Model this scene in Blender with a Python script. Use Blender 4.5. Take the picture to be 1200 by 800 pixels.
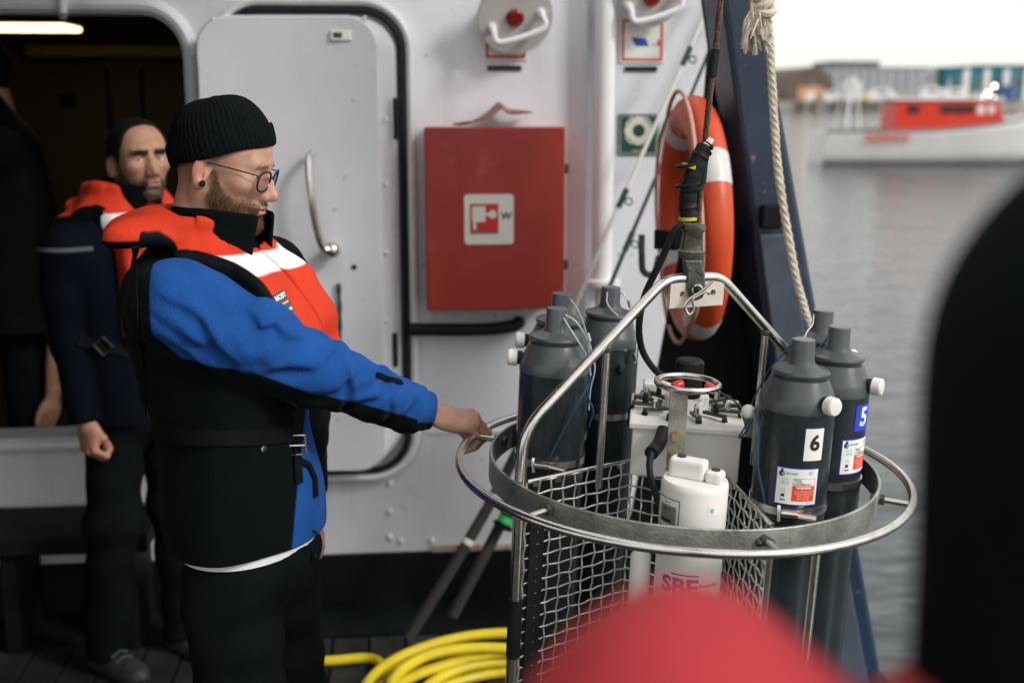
import bpy, bmesh, math, random
import numpy as np
from mathutils import Matrix, Vector

for _o in list(bpy.data.objects):
    bpy.data.objects.remove(_o, do_unlink=True)
S = bpy.context.scene
COL = S.collection
random.seed(7)
RNG = np.random.default_rng(7)
rad = math.radians

# ------------------------------------------------------------------ camera
FPX = 1400.0                                   # focal length in photograph pixels (1200 wide)
PITCH = math.atan(285 / FPX)
YAW = math.atan(130 / FPX)
CAMZ = 1.85
CAM = np.array([0, 0, CAMZ])
FWD = np.array([math.sin(YAW) * math.cos(PITCH), math.cos(YAW) * math.cos(PITCH), -math.sin(PITCH)])
RGT = np.array([math.cos(YAW), -math.sin(YAW), 0])
UPV = np.cross(RGT, FWD)
cd = bpy.data.cameras.new('camera')
cam = bpy.data.objects.new('camera', cd)
COL.objects.link(cam)
cam.location = (0, 0, CAMZ)
cam.rotation_euler = (math.pi / 2 - PITCH, 0, -YAW)
cd.sensor_width = 36
cd.lens = 36 * FPX / 1200
cd.clip_start = 0.05
cd.clip_end = 6000
cd.dof.use_dof = True
cd.dof.focus_distance = 2.28
cd.dof.aperture_fstop = 2.4
S.camera = cam

# ------------------------------------------------------------------ sky, sun, exposure
SUN_EL, SUN_AZ = 35, 127         # degrees; azimuth measured from +Y towards +X
w = bpy.data.worlds.new('World')
S.world = w
w.use_nodes = True
nt = w.node_tree
nt.nodes.clear()
wo = nt.nodes.new('ShaderNodeOutputWorld')
bg = nt.nodes.new('ShaderNodeBackground')
sky = nt.nodes.new('ShaderNodeTexSky')
sky.sky_type = 'NISHITA'
sky.sun_disc = False
sky.sun_elevation = rad(SUN_EL)
sky.sun_rotation = rad(SUN_AZ)
sky.air_density = 1.0
sky.dust_density = 4.0
sky.ozone_density = 1.0
hs = nt.nodes.new('ShaderNodeHueSaturation')
hs.inputs['Saturation'].default_value = 0.32
hs.inputs['Value'].default_value = 1.0
nt.links.new(sky.outputs[0], hs.inputs['Color'])
veil = nt.nodes.new('ShaderNodeMix')          # even overcast veil over the clear sky
veil.data_type = 'RGBA'
veil.inputs[0].default_value = 0.66
veil.inputs[7].default_value = (11.0, 10.7, 10.2, 1)
nt.links.new(hs.outputs[0], veil.inputs[6])
nt.links.new(veil.outputs[2], bg.inputs[0])
bg.inputs[1].default_value = 0.10
nt.links.new(bg.outputs[0], wo.inputs[0])
sd = bpy.data.lights.new('sun', 'SUN')
sun = bpy.data.objects.new('sun', sd)
COL.objects.link(sun)
sd.energy = 1.5
sd.angle = rad(12)
sd.color = (1.0, 0.97, 0.93)
sdir = Vector((math.sin(rad(SUN_AZ)) * math.cos(rad(SUN_EL)), math.cos(rad(SUN_AZ)) * math.cos(rad(SUN_EL)), math.sin(rad(SUN_EL))))
sun.rotation_euler = sdir.to_track_quat('Z', 'Y').to_euler()
sun.location = sdir * 20
S.view_settings.view_transform = 'Standard'
S.view_settings.look = 'None'
S.view_settings.exposure = 0.45
S.view_settings.gamma = 1.0

# ------------------------------------------------------------------ measuring helpers
def ray(px, py):
    return FWD + RGT * ((px - 600) / FPX) - UPV * ((py - 400) / FPX)

def W(px, py, Y):
    """world point seen at a photograph pixel, standing at world depth Y"""
    d = ray(px, py)
    return CAM + d * (Y / d[1])

def WZ(px, py, z):
    d = ray(px, py)
    return CAM + d * ((z - CAMZ) / d[2])

# ------------------------------------------------------------------ materials
MATS = {}
def mat(name, col, rough=0.5, metal=0.0, var=0.12, vscale=8.0, bump=0.0, bscale=60.0, col2=None, spec=0.5,
        emit=None, estr=0.0, sheen=0.0, coat=0.0, trans=0.0, ior=1.45, wear=None, wear_scale=3.0, wear_amt=0.55, sss=0.0):
    if name in MATS:
        return MATS[name]
    m = bpy.data.materials.new(name)
    m.use_nodes = True
    n = m.node_tree.nodes
    l = m.node_tree.links
    b = n['Principled BSDF']
    b.inputs['Roughness'].default_value = rough
    b.inputs['Metallic'].default_value = metal
    b.inputs['Specular IOR Level'].default_value = spec
    b.inputs['IOR'].default_value = ior
    if sheen:
        b.inputs['Sheen Weight'].default_value = sheen
        b.inputs['Sheen Roughness'].default_value = 0.5
    if coat:
        b.inputs['Coat Weight'].default_value = coat
        b.inputs['Coat Roughness'].default_value = 0.15
    if trans:
        b.inputs['Transmission Weight'].default_value = trans
    if sss:
        b.inputs['Subsurface Weight'].default_value = sss
        b.inputs['Subsurface Radius'].default_value = (0.012, 0.005, 0.003)
    if emit:
        b.inputs['Emission Color'].default_value = (*emit, 1)
        b.inputs['Emission Strength'].default_value = estr
    tc = n.new('ShaderNodeTexCoord')
    nz = n.new('ShaderNodeTexNoise')
    nz.inputs['Scale'].default_value = vscale
    nz.inputs['Detail'].default_value = 6
    nz.inputs['Roughness'].default_value = 0.6
    l.new(tc.outputs['Object'], nz.inputs['Vector'])
    mx = n.new('ShaderNodeMix')
    mx.data_type = 'RGBA'
    c2 = col2 if col2 else tuple(max(0, c * (1 + var)) for c in col)
    c1 = col if col2 else tuple(max(0, c * (1 - var)) for c in col)
    mx.inputs[6].default_value = (*c1, 1)
    mx.inputs[7].default_value = (*c2, 1)
    mr = n.new('ShaderNodeMapRange')
    mr.inputs['From Min'].default_value = 0.32
    mr.inputs['From Max'].default_value = 0.68
    l.new(nz.outputs['Fac'], mr.inputs[0])
    l.new(mr.outputs[0], mx.inputs[0])
    out = mx.outputs[2]
    if wear:
        n2 = n.new('ShaderNodeTexNoise')
        n2.inputs['Scale'].default_value = wear_scale
        n2.inputs['Detail'].default_value = 9
        n2.inputs['Roughness'].default_value = 0.7
        l.new(tc.outputs['Object'], n2.inputs['Vector'])
        m2 = n.new('ShaderNodeMapRange')
        m2.inputs['From Min'].default_value = wear_amt
        m2.inputs['From Max'].default_value = wear_amt + 0.12
        l.new(n2.outputs['Fac'], m2.inputs[0])
        x2 = n.new('ShaderNodeMix')
        x2.data_type = 'RGBA'
        l.new(m2.outputs[0], x2.inputs[0])
        l.new(out, x2.inputs[6])
        x2.inputs[7].default_value = (*wear, 1)
        out = x2.outputs[2]
    l.new(out, b.inputs['Base Color'])
    r2 = n.new('ShaderNodeMapRange')
    r2.inputs['To Min'].default_value = max(0.02, rough - 0.08)
    r2.inputs['To Max'].default_value = min(1, rough + 0.08)
    l.new(nz.outputs['Fac'], r2.inputs[0])
    l.new(r2.outputs[0], b.inputs['Roughness'])
    if bump:
        bn = n.new('ShaderNodeTexNoise')
        bn.inputs['Scale'].default_value = bscale
        bn.inputs['Detail'].default_value = 4
        l.new(tc.outputs['Object'], bn.inputs['Vector'])
        bp = n.new('ShaderNodeBump')
        bp.inputs['Strength'].default_value = bump
        bp.inputs['Distance'].default_value = 0.004
        l.new(bn.outputs['Fac'], bp.inputs['Height'])
        l.new(bp.outputs[0], b.inputs['Normal'])
    MATS[name] = m
    return m

def split_mat(name, colors, attr='panel', rough=0.9, bump=0.3, bscale=300, sheen=0.0, soft=0.002, weave=None, var=0.15, vscale=14):
    """cloth sewn from panels: colours follow the signed seam distances stored on the mesh.
    colors = [base, (attribute, colour), ...] laid over each other where attribute > 0"""
    m = mat(name, colors[0], rough, var=var, vscale=vscale, bump=bump, bscale=bscale, sheen=sheen, spec=0.07)
    n = m.node_tree.nodes
    l = m.node_tree.links
    b = n['Principled BSDF']
    out = b.inputs['Base Color'].links[0].from_socket
    base_fac = [x for x in n if x.type == 'MAP_RANGE'][0].outputs[0]
    for at, c in colors[1:]:
        a = n.new('ShaderNodeAttribute')
        a.attribute_name = at
        mr = n.new('ShaderNodeMapRange')
        mr.inputs['From Min'].default_value = -soft
        mr.inputs['From Max'].default_value = soft
        l.new(a.outputs['Fac'], mr.inputs[0])
        cm = n.new('ShaderNodeMix')
        cm.data_type = 'RGBA'
        cm.inputs[6].default_value = (*[k * (1 - var) for k in c], 1)
        cm.inputs[7].default_value = (*[k * (1 + var) for k in c], 1)
        l.new(base_fac, cm.inputs[0])
        x = n.new('ShaderNodeMix')
        x.data_type = 'RGBA'
        l.new(mr.outputs[0], x.inputs[0])
        l.new(out, x.inputs[6])
        l.new(cm.outputs[2], x.inputs[7])
        out = x.outputs[2]
    l.new(out, b.inputs['Base Color'])
    return m

# ------------------------------------------------------------------ mesh helpers
LOCAL = set()          # names of empties whose children are modelled in their own frame
def tag(o, label=None, cat=None, group=None, kind=None):
    if label: o['label'] = label
    if cat: o['category'] = cat
    if group: o['group'] = group
    if kind: o['kind'] = kind
    return o

def empty(name, loc=(0, 0, 0), label=None, cat=None, group=None, M=None):
    o = bpy.data.objects.new(name, None)
    o.empty_display_size = 0.1
    COL.objects.link(o)
    if M is not None:
        o.matrix_world = M
        LOCAL.add(o.name)
    else:
        o.location = loc
    return tag(o, label, cat, group)

def setparent(o, p):
    """child coordinates are world coordinates unless the parent carries a rotation"""
    o.parent = p
    if p is not None and p.type == 'EMPTY' and p.name not in LOCAL:
        o.matrix_parent_inverse = Matrix.Translation(p.location).inverted()

class MB:
    def __init__(s):
        s.v = []; s.f = []; s.m = []
    def add(s, verts, faces, mi=0):
        b = len(s.v)
        s.v.extend([tuple(map(float, p)) for p in verts])
        for fc in faces:
            s.f.append(tuple(i + b for i in fc)); s.m.append(mi)
        return s
    def box(s, c, size, mi=0, R=None, taper=1.0):
        x, y, z = [k / 2 for k in size]
        vs = [(-x, -y, -z), (x, -y, -z), (x, y, -z), (-x, y, -z), (-x * taper, -y * taper, z), (x * taper, -y * taper, z), (x * taper, y * taper, z), (-x * taper, y * taper, z)]
        vs = np.array(vs)
        if R is not None: vs = vs @ np.array(R).T
        vs = vs + np.array(c)
        return s.add(vs, [(0, 3, 2, 1), (4, 5, 6, 7), (0, 1, 5, 4), (1, 2, 6, 5), (2, 3, 7, 6), (3, 0, 4, 7)], mi)
    def bbox(s, lo, hi, mi=0):
        lo = np.array(lo); hi = np.array(hi)
        return s.box((lo + hi) / 2, np.abs(hi - lo), mi)
    def tube(s, pts, r, seg=10, closed=False, mi=0, cap=True, ell=1.0, nrm=None):
        P = np.array(pts, float); n = len(P)
        rr = np.full(n, r) if np.isscalar(r) else np.array(r, float)
        if closed: T = np.roll(P, -1, 0) - np.roll(P, 1, 0)
        else:
            T = np.gradient(P, axis=0)
        T /= np.linalg.norm(T, axis=1)[:, None] + 1e-12
        if nrm is None:
            a = np.array([0, 0, 1.0]) if abs(T[0][2]) < 0.9 else np.array([1.0, 0, 0])
        else: a = np.array(nrm, float)
        N = a - T[0] * (a @ T[0]); N /= np.linalg.norm(N)
        vs = []
        Ns = []
        for i in range(n):
            N = N - T[i] * (N @ T[i]); N /= np.linalg.norm(N) + 1e-12
            Ns.append(N.copy())
        if closed:   # remove twist
            pass
        ang = np.arange(seg) / seg * 2 * math.pi
        for i in range(n):
            B = np.cross(T[i], Ns[i])
            vs.extend(P[i] + rr[i] * (np.cos(ang)[:, None] * Ns[i] * ell + np.sin(ang)[:, None] * B))
        fs = []
        for i in range(n if closed else n - 1):
            j = (i + 1) % n
            for k in range(seg):
                k2 = (k + 1) % seg
                fs.append((i * seg + k, i * seg + k2, j * seg + k2, j * seg + k))
        if cap and not closed:
            fs.append(tuple(range(seg - 1, -1, -1)))
            fs.append(tuple((n - 1) * seg + k for k in range(seg)))
        return s.add(vs, fs, mi)
    def cyl(s, p0, p1, r0, r1=None, seg=20, mi=0):
        p0 = np.array(p0, float); p1 = np.array(p1, float)
        return s.tube([p0, p1], [r0, r0 if r1 is None else r1], seg, mi=mi)
    def lathe(s, prof, seg=32, c=(0, 0, 0), axis=(0, 0, 1), mi=0, cap=True):
        """prof = [(r, h), ...] turned about axis through c"""
        ax = np.array(axis, float); ax /= np.linalg.norm(ax)
        a = np.array([1.0, 0, 0]) if abs(ax[0]) < 0.9 else np.array([0, 1.0, 0])
        N = a - ax * (a @ ax); N /= np.linalg.norm(N); B = np.cross(ax, N)
        ang = np.arange(seg) / seg * 2 * math.pi
        vs = []
        for r, h in prof:
            vs.extend(np.array(c) + ax * h + r * (np.cos(ang)[:, None] * N + np.sin(ang)[:, None] * B))
        fs = []
        for i in range(len(prof) - 1):
            for k in range(seg):
                k2 = (k + 1) % seg
                fs.append((i * seg + k, i * seg + k2, (i + 1) * seg + k2, (i + 1) * seg + k))
        if cap:
            fs.append(tuple(range(seg - 1, -1, -1)))
            fs.append(tuple((len(prof) - 1) * seg + k for k in range(seg)))
        return s.add(vs, fs, mi)
    def sphere(s, c, r, seg=16, mi=0, R=None):
        r = np.array([r] * 3 if np.isscalar(r) else r, float)
        rings = seg // 2
        vs = [(0, 0, 1)]
        for i in range(1, rings):
            t = math.pi * i / rings
            for k in range(seg):
                a = 2 * math.pi * k / seg
                vs.append((math.sin(t) * math.cos(a), math.sin(t) * math.sin(a), math.cos(t)))
        vs.append((0, 0, -1))
        fs = []
        for k in range(seg):
            fs.append((0, 1 + k, 1 + (k + 1) % seg))
        for i in range(rings - 2):
            for k in range(seg):
                a = 1 + i * seg; k2 = (k + 1) % seg
                fs.append((a + k, a + seg + k, a + seg + k2, a + k2))
        e = len(vs) - 1; a = 1 + (rings - 2) * seg
        for k in range(seg):
            fs.append((a + k, e, a + (k + 1) % seg))
        vs = np.array(vs) * r
        if R is not None: vs = vs @ np.array(R).T
        return s.add(vs + np.array(c), fs, mi)
    def prism(s, poly, d, mi=0):
        """poly: list of 3D points (planar, counter-clockwise seen from -d), extruded by vector d"""
        n = len(poly); P = np.array(poly, float); d = np.array(d, float)
        vs = list(P) + list(P + d)
        fs = [tuple(range(n - 1, -1, -1)), tuple(range(n, 2 * n))] + [(i, (i + 1) % n, n + (i + 1) % n, n + i) for i in range(n)]
        return s.add(vs, fs, mi)
    def ribbon(s, pts, nrm, width, thick, mi=0):
        """flat webbing along pts; nrm is the face normal (one or per point)"""
        P = np.array(pts, float); n = len(P)
        T = np.gradient(P, axis=0); T /= np.linalg.norm(T, axis=1)[:, None]
        Nn = np.array(nrm, float)
        if Nn.ndim == 1: Nn = np.tile(Nn, (n, 1))
        Nn = Nn - T * (Nn * T).sum(1)[:, None]; Nn /= np.linalg.norm(Nn, axis=1)[:, None]
        B = np.cross(T, Nn)
        vs = []
        for i in range(n):
            for sx, sy in ((-1, -1), (1, -1), (1, 1), (-1, 1)):
                vs.append(P[i] + B[i] * sx * width / 2 + Nn[i] * sy * thick / 2)
        fs = [(3, 2, 1, 0), tuple((n - 1) * 4 + k for k in range(4))]
        for i in range(n - 1):
            for k in range(4):
                k2 = (k + 1) % 4
                fs.append((i * 4 + k, i * 4 + k2, i * 4 + 4 + k2, i * 4 + 4 + k))
        return s.add(vs, fs, mi)
    def build(s, name, mats, parent=None, smooth=35, bevel=0.0, bseg=2, label=None, cat=None, group=None, kind=None, sub=0):
        me = bpy.data.meshes.new(name)
        me.from_pydata(s.v, [], s.f)
        if not isinstance(mats, (list, tuple)): mats = [mats]
        for m in mats: me.materials.append(m)
        if len(mats) > 1:
            me.polygons.foreach_set('material_index', s.m)
        me.update()
        bm = bmesh.new(); bm.from_mesh(me)
        bmesh.ops.recalc_face_normals(bm, faces=bm.faces)
        bm.to_mesh(me); bm.free()
        if smooth:
            me.polygons.foreach_set('use_smooth', [True] * len(me.polygons))
            me.set_sharp_from_angle(angle=rad(smooth))
        o = bpy.data.objects.new(name, me)
        COL.objects.link(o)
        setparent(o, parent)
        if bevel:
            b = o.modifiers.new('bevel', 'BEVEL')
            b.width = bevel; b.segments = bseg; b.limit_method = 'ANGLE'; b.angle_limit = rad(40)
        if sub:
            b = o.modifiers.new('sub', 'SUBSURF'); b.levels = sub; b.render_levels = sub
        return tag(o, label, cat, group, kind)

def copy_tree(o, parent=None):
    c = o.copy(); COL.objects.link(c); c.parent = parent
    for ch in o.children: copy_tree(ch, c)
    return c

def text_mesh(txt, size, bold=0.0):
    cu = bpy.data.curves.new('t', 'FONT')
    cu.body = txt; cu.size = size; cu.align_x = 'CENTER'; cu.align_y = 'CENTER'; cu.offset = bold; cu.resolution_u = 3
    o = bpy.data.objects.new('t', cu); COL.objects.link(o)
    dg = bpy.context.evaluated_depsgraph_get()
    me = o.evaluated_get(dg).to_mesh()
    v = [(p.co.x, p.co.y) for p in me.vertices]; f = [tuple(p.vertices) for p in me.polygons]
    o.evaluated_get(dg).to_mesh_clear()
    bpy.data.objects.remove(o); bpy.data.curves.remove(cu)
    return v, f

def lay_text(mb, txt, size, fn, mi, bold=0.0, cx=0, cy=0, sx=1.0, lift=0.0):
    """fn(u, v, lift) -> 3D; puts flat lettering on any surface"""
    v, f = text_mesh(txt, size, bold)
    mb.add([fn(cx + a * sx, cy + b, lift) for a, b in v], f, mi)

def lay_rect(mb, u0, v0, u1, v1, fn, mi, lift, nu=6):
    vs = []; fs = []
    for i in range(nu + 1):
        u = u0 + (u1 - u0) * i / nu
        vs += [fn(u, v0, lift), fn(u, v1, lift)]
    for i in range(nu):
        fs.append((2 * i, 2 * i + 2, 2 * i + 3, 2 * i + 1))
    mb.add(vs, fs, mi)

def rrect(x0, z0, x1, z1, r, n=8):
    pts = []
    for cx, cz, a0 in ((x1 - r, z0 + r, -90), (x1 - r, z1 - r, 0), (x0 + r, z1 - r, 90), (x0 + r, z0 + r, 180)):
        for i in range(n + 1):
            a = rad(a0 + 90 * i / n)
            pts.append((cx + r * math.cos(a), cz + r * math.sin(a)))
    return pts

def smooth_path(pts, n=40):
    """Catmull-Rom through pts"""
    P = np.array(pts, float)
    P = np.vstack([2 * P[0] - P[1], P, 2 * P[-1] - P[-2]])
    out = []
    k = len(P) - 3
    for i in range(n):
        t = i / (n - 1) * k
        j = min(int(t), k - 1); u = t - j
        p0, p1, p2, p3 = P[j:j + 4]
        out.append(0.5 * ((2 * p1) + (-p0 + p2) * u + (2 * p0 - 5 * p1 + 4 * p2 - p3) * u * u + (-p0 + 3 * p1 - 3 * p2 + p3) * u ** 3))
    return np.array(out)

# ------------------------------------------------------------------ solid modelling by distance fields
def v3(*a): return np.array(a, np.float32)
def sph(p, c, r): return np.linalg.norm(p - np.asarray(c, np.float32), axis=1) - r
def ell(p, c, r, M=None):
    q = p - np.asarray(c, np.float32)
    if M is not None: q = q @ np.asarray(M, np.float32)
    r = np.asarray(r, np.float32)
    k0 = np.linalg.norm(q / r, axis=1); k1 = np.linalg.norm(q / (r * r), axis=1)
    return k0 * (k0 - 1) / (k1 + 1e-9)
def rcone(p, a, b, ra, rb):
    a = np.asarray(a, np.float32); b = np.asarray(b, np.float32)
    ba = b - a; q = p - a
    t = np.clip(q @ ba / (ba @ ba), 0, 1)
    return np.linalg.norm(q - t[:, None] * ba, axis=1) - (ra + (rb - ra) * t)
def smin(a, b, k):
    h = np.clip(0.5 + 0.5 * (b - a) / k, 0, 1)
    return b + (a - b) * h - k * h * (1 - h)
def smax(a, b, k): return -smin(-a, -b, k)
def chain(p, pts, rs, k=0.02):
    d = None
    for i in range(len(pts) - 1):
        e = rcone(p, pts[i], pts[i + 1], rs[i], rs[i + 1])
        d = e if d is None else smin(d, e, k)
    return d
def folds(p, seed, freq, amp):
    g = np.random.default_rng(seed)
    q = p.astype(np.float32).copy()
    out = 0
    for i in range(5):
        k = g.normal(size=3); k /= np.linalg.norm(k)
        fq = freq * (0.6 + 0.9 * g.random())
        ph = g.random() * 6.28
        s = np.sin((q @ k.astype(np.float32)) * fq + ph)
        out = out + s * amp / (1 + 0.4 * i)
        q = q + (np.cos((q @ k.astype(np.float32)) * fq * 0.5 + ph)[:, None] * g.normal(size=3).astype(np.float32)) * 0.25 / fq
    return out

def surfnet(fn, lo, hi, h, k=4, smooth=1):
    lo = np.array(lo, float); hi = np.array(hi, float)
    nc = np.maximum(2, np.ceil((hi - lo) / (h * k)).astype(int))
    cc = [lo[i] + (np.arange(nc[i]) + 0.5) * h * k - 0.5 * h for i in range(3)]
    g = np.stack(np.meshgrid(*cc, indexing='ij'), -1).reshape(-1, 3).astype(np.float32)
    dc = fn(g).reshape(nc)
    act = np.abs(dc) < h * k * 1.7
    D = np.repeat(np.repeat(np.repeat(dc, k, 0), k, 1), k, 2).astype(np.float32)
    A = np.repeat(np.repeat(np.repeat(act, k, 0), k, 1), k, 2)
    idx = np.argwhere(A)
    pts = (lo + idx * h).astype(np.float32)
    vals = np.empty(len(pts), np.float32)
    for s0 in range(0, len(pts), 400000):
        vals[s0:s0 + 400000] = fn(pts[s0:s0 + 400000])
    D[A] = vals
    D[0] = D[-1] = 1; D[:, 0] = D[:, -1] = 1; D[:, :, 0] = D[:, :, -1] = 1
    I = D < 0
    n = np.array(D.shape)
    cnt = np.zeros(n - 1, np.int8)
    for a in (0, 1):
        for b in (0, 1):
            for c in (0, 1):
                cnt += I[a:n[0] - 1 + a, b:n[1] - 1 + b, c:n[2] - 1 + c]
    cell = np.argwhere((cnt > 0) & (cnt < 8))
    vid = np.full(n - 1, -1, np.int64)
    vid[tuple(cell.T)] = np.arange(len(cell))
    off = np.array([(a, b, c) for a in (0, 1) for b in (0, 1) for c in (0, 1)])
    val = np.stack([D[tuple((cell + o).T)] for o in off], 1)
    acc = np.zeros((len(cell), 3)); num = np.zeros(len(cell))
    for i in range(8):
        for j in range(i + 1, 8):
            if np.abs(off[i] - off[j]).sum() != 1: continue
            a = val[:, i]; b = val[:, j]
            x = (a < 0) != (b < 0)
            t = np.where(x, a / np.where(x, a - b, 1), 0)
            acc += np.where(x[:, None], off[i] + (off[j] - off[i]) * t[:, None], 0)
            num += x
    V = lo + (cell + acc / num[:, None]) * h
    F = []
    for ax in range(3):
        o1 = np.zeros(3, int); o1[ax] = 1
        sl0 = tuple(slice(0, n[i] - (1 if i == ax else 0)) for i in range(3))
        sl1 = tuple(slice(1 if i == ax else 0, n[i]) for i in range(3))
        a = I[sl0]; b = I[sl1]
        e = np.argwhere(a != b)
        u, vv = [(1, 2), (2, 0), (0, 1)][ax]
        e = e[(e[:, u] > 0) & (e[:, vv] > 0) & (e[:, u] < n[u] - 1) & (e[:, vv] < n[vv] - 1)]
        du = np.zeros(3, int); du[u] = 1; dv = np.zeros(3, int); dv[vv] = 1
        q = np.stack([vid[tuple((e - du - dv).T)], vid[tuple((e - dv).T)], vid[tuple(e.T)], vid[tuple((e - du).T)]], 1)
        fl = a[tuple(e.T)]
        q[~fl] = q[~fl][:, ::-1]
        F.append(q)
    F = np.concatenate(F)
    F = F[(F >= 0).all(1)]
    for _ in range(smooth):
        s = np.zeros_like(V); c = np.zeros(len(V))
        for i in range(4):
            for j in (1, 3):
                np.add.at(s, F[:, i], V[F[:, (i + j) % 4]]); np.add.at(c, F[:, i], 1)
        V = V * 0.5 + 0.5 * s / np.maximum(c, 1)[:, None]
    return V, F

def net_obj(name, V, F, mats, parent=None, attrs=None, matidx=None, colors=None, **kw):
    me = bpy.data.meshes.new(name)
    me.vertices.add(len(V)); me.vertices.foreach_set('co', np.asarray(V, np.float32).ravel())
    me.loops.add(F.size); me.loops.foreach_set('vertex_index', F.astype(np.int32).ravel())
    me.polygons.add(len(F)); me.polygons.foreach_set('loop_start', np.arange(0, F.size, 4, dtype=np.int32))
    me.update(calc_edges=True)
    me.validate()
    me.polygons.foreach_set('use_smooth', np.ones(len(me.polygons), bool))
    for m in (mats if isinstance(mats, (list, tuple)) else [mats]): me.materials.append(m)
    if attrs:
        for k, a in attrs.items():
            at = me.attributes.new(k, 'FLOAT', 'POINT'); at.data.foreach_set('value', np.asarray(a, np.float32))
    if colors is not None:
        at = me.attributes.new('tone', 'FLOAT_COLOR', 'POINT')
        at.data.foreach_set('color', np.hstack([colors, np.ones((len(V), 1))]).astype(np.float32).ravel())
    o = bpy.data.objects.new(name, me)
    COL.objects.link(o)
    setparent(o, parent)
    return tag(o, **kw)

def vnormals(V, F):
    N = np.zeros_like(V)
    a = np.cross(V[F[:, 2]] - V[F[:, 0]], V[F[:, 3]] - V[F[:, 1]])
    for i in range(4): np.add.at(N, F[:, i], a)
    return N / (np.linalg.norm(N, axis=1)[:, None] + 1e-12)

# ================================================================== SETTING
WY = 4.2                 # face of the deckhouse wall
SEA = -1.5
EDGE = 1.53              # side of the ship
M_white = mat('white_ship_paint', (0.70, 0.715, 0.765), 0.42, var=0.06, vscale=2.5, bump=0.35, bscale=7, wear=(0.55, 0.54, 0.53), wear_scale=5, wear_amt=0.66)
M_whiteg = mat('white_gloss_paint', (0.76, 0.76, 0.78), 0.3, var=0.03, vscale=5, bump=0.05, bscale=30)
M_black = mat('black_paint', (0.006, 0.0085, 0.0095), 0.6, var=0.3, vscale=10, bump=0.1, spec=0.15)
M_rubber = mat('black_rubber', (0.007, 0.009, 0.010), 0.55, var=0.3, vscale=30, bump=0.15, bscale=120, spec=0.3)
M_steel = mat('stainless_steel', (0.62, 0.60, 0.57), 0.24, 1.0, var=0.12, vscale=40, bump=0.05, bscale=200, wear=(0.30, 0.17, 0.09), wear_scale=26, wear_amt=0.70)
M_dull = mat('dull_galvanised_steel', (0.36, 0.36, 0.33), 0.45, 0.75, var=0.35, vscale=14, bump=0.3, bscale=160, wear=(0.17, 0.075, 0.03), wear_scale=10, wear_amt=0.66)
M_dark = mat('dark_bare_metal', (0.07, 0.075, 0.07), 0.5, 0.6, var=0.3, vscale=25, bump=0.25, bscale=140, wear=(0.18, 0.08, 0.035), wear_scale=12, wear_amt=0.64)
M_red = mat('red_cabinet_paint', (0.36, 0.034, 0.024), 0.42, var=0.12, vscale=5, bump=0.12, bscale=25, wear=(0.42, 0.075, 0.05), wear_scale=4, wear_amt=0.56)
M_blue = mat('blue_grey_aframe_paint', (0.011, 0.026, 0.055), 0.38, var=0.3, vscale=4, bump=0.2, bscale=20, wear=(0.05, 0.065, 0.08), wear_scale=6, wear_amt=0.58)
M_wood = mat('dark_wet_deck_wood', (0.014, 0.015, 0.014), 0.6, col2=(0.034, 0.034, 0.031), vscale=6, bump=0.4, bscale=70, spec=0.2, wear=(0.055, 0.054, 0.05), wear_scale=3.5, wear_amt=0.56)

def weather(m, streak=(0.34, 0.27, 0.21), amt=0.30, lo=0.56, hi=0.80):
    """run-down dirt and rust streaks on painted steel"""
    n = m.node_tree.nodes; l = m.node_tree.links; b = n['Principled BSDF']
    src = b.inputs['Base Color'].links[0].from_socket
    tc = [x for x in n if x.type == 'TEX_COORD'][0]
    mp = n.new('ShaderNodeMapping'); mp.inputs['Scale'].default_value = (9, 9, 0.7); l.new(tc.outputs['Object'], mp.inputs[0])
    nz = n.new('ShaderNodeTexNoise'); nz.inputs['Scale'].default_value = 1.6; nz.inputs['Detail'].default_value = 7; nz.inputs['Roughness'].default_value = 0.62; l.new(mp.outputs[0], nz.inputs['Vector'])
    mr = n.new('ShaderNodeMapRange'); mr.inputs['From Min'].default_value = lo; mr.inputs['From Max'].default_value = hi; mr.inputs['To Max'].default_value = amt; l.new(nz.outputs['Fac'], mr.inputs[0])
    x = n.new('ShaderNodeMix'); x.data_type = 'RGBA'; l.new(mr.outputs[0], x.inputs[0]); l.new(src, x.inputs[6]); x.inputs[7].default_value = (*streak, 1)
    n2 = n.new('ShaderNodeTexNoise'); n2.inputs['Scale'].default_value = 28; n2.inputs['Detail'].default_value = 5; l.new(tc.outputs['Object'], n2.inputs['Vector'])
    m2 = n.new('ShaderNodeMapRange'); m2.inputs['From Min'].default_value = 0.70; m2.inputs['From Max'].default_value = 0.76; m2.inputs['To Max'].default_value = 0.7; l.new(n2.outputs['Fac'], m2.inputs[0])
    y = n.new('ShaderNodeMix'); y.data_type = 'RGBA'; l.new(m2.outputs[0], y.inputs[0]); l.new(x.outputs[2], y.inputs[6]); y.inputs[7].default_value = (0.22, 0.14, 0.09, 1)
    l.new(y.outputs[2], b.inputs['Base Color'])
weather(M_white); weather(M_whiteg, amt=0.16)
weather(M_red, (0.24, 0.03, 0.02), 0.45); weather(M_blue, (0.02, 0.022, 0.024), 0.7, 0.45, 0.7)
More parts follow.
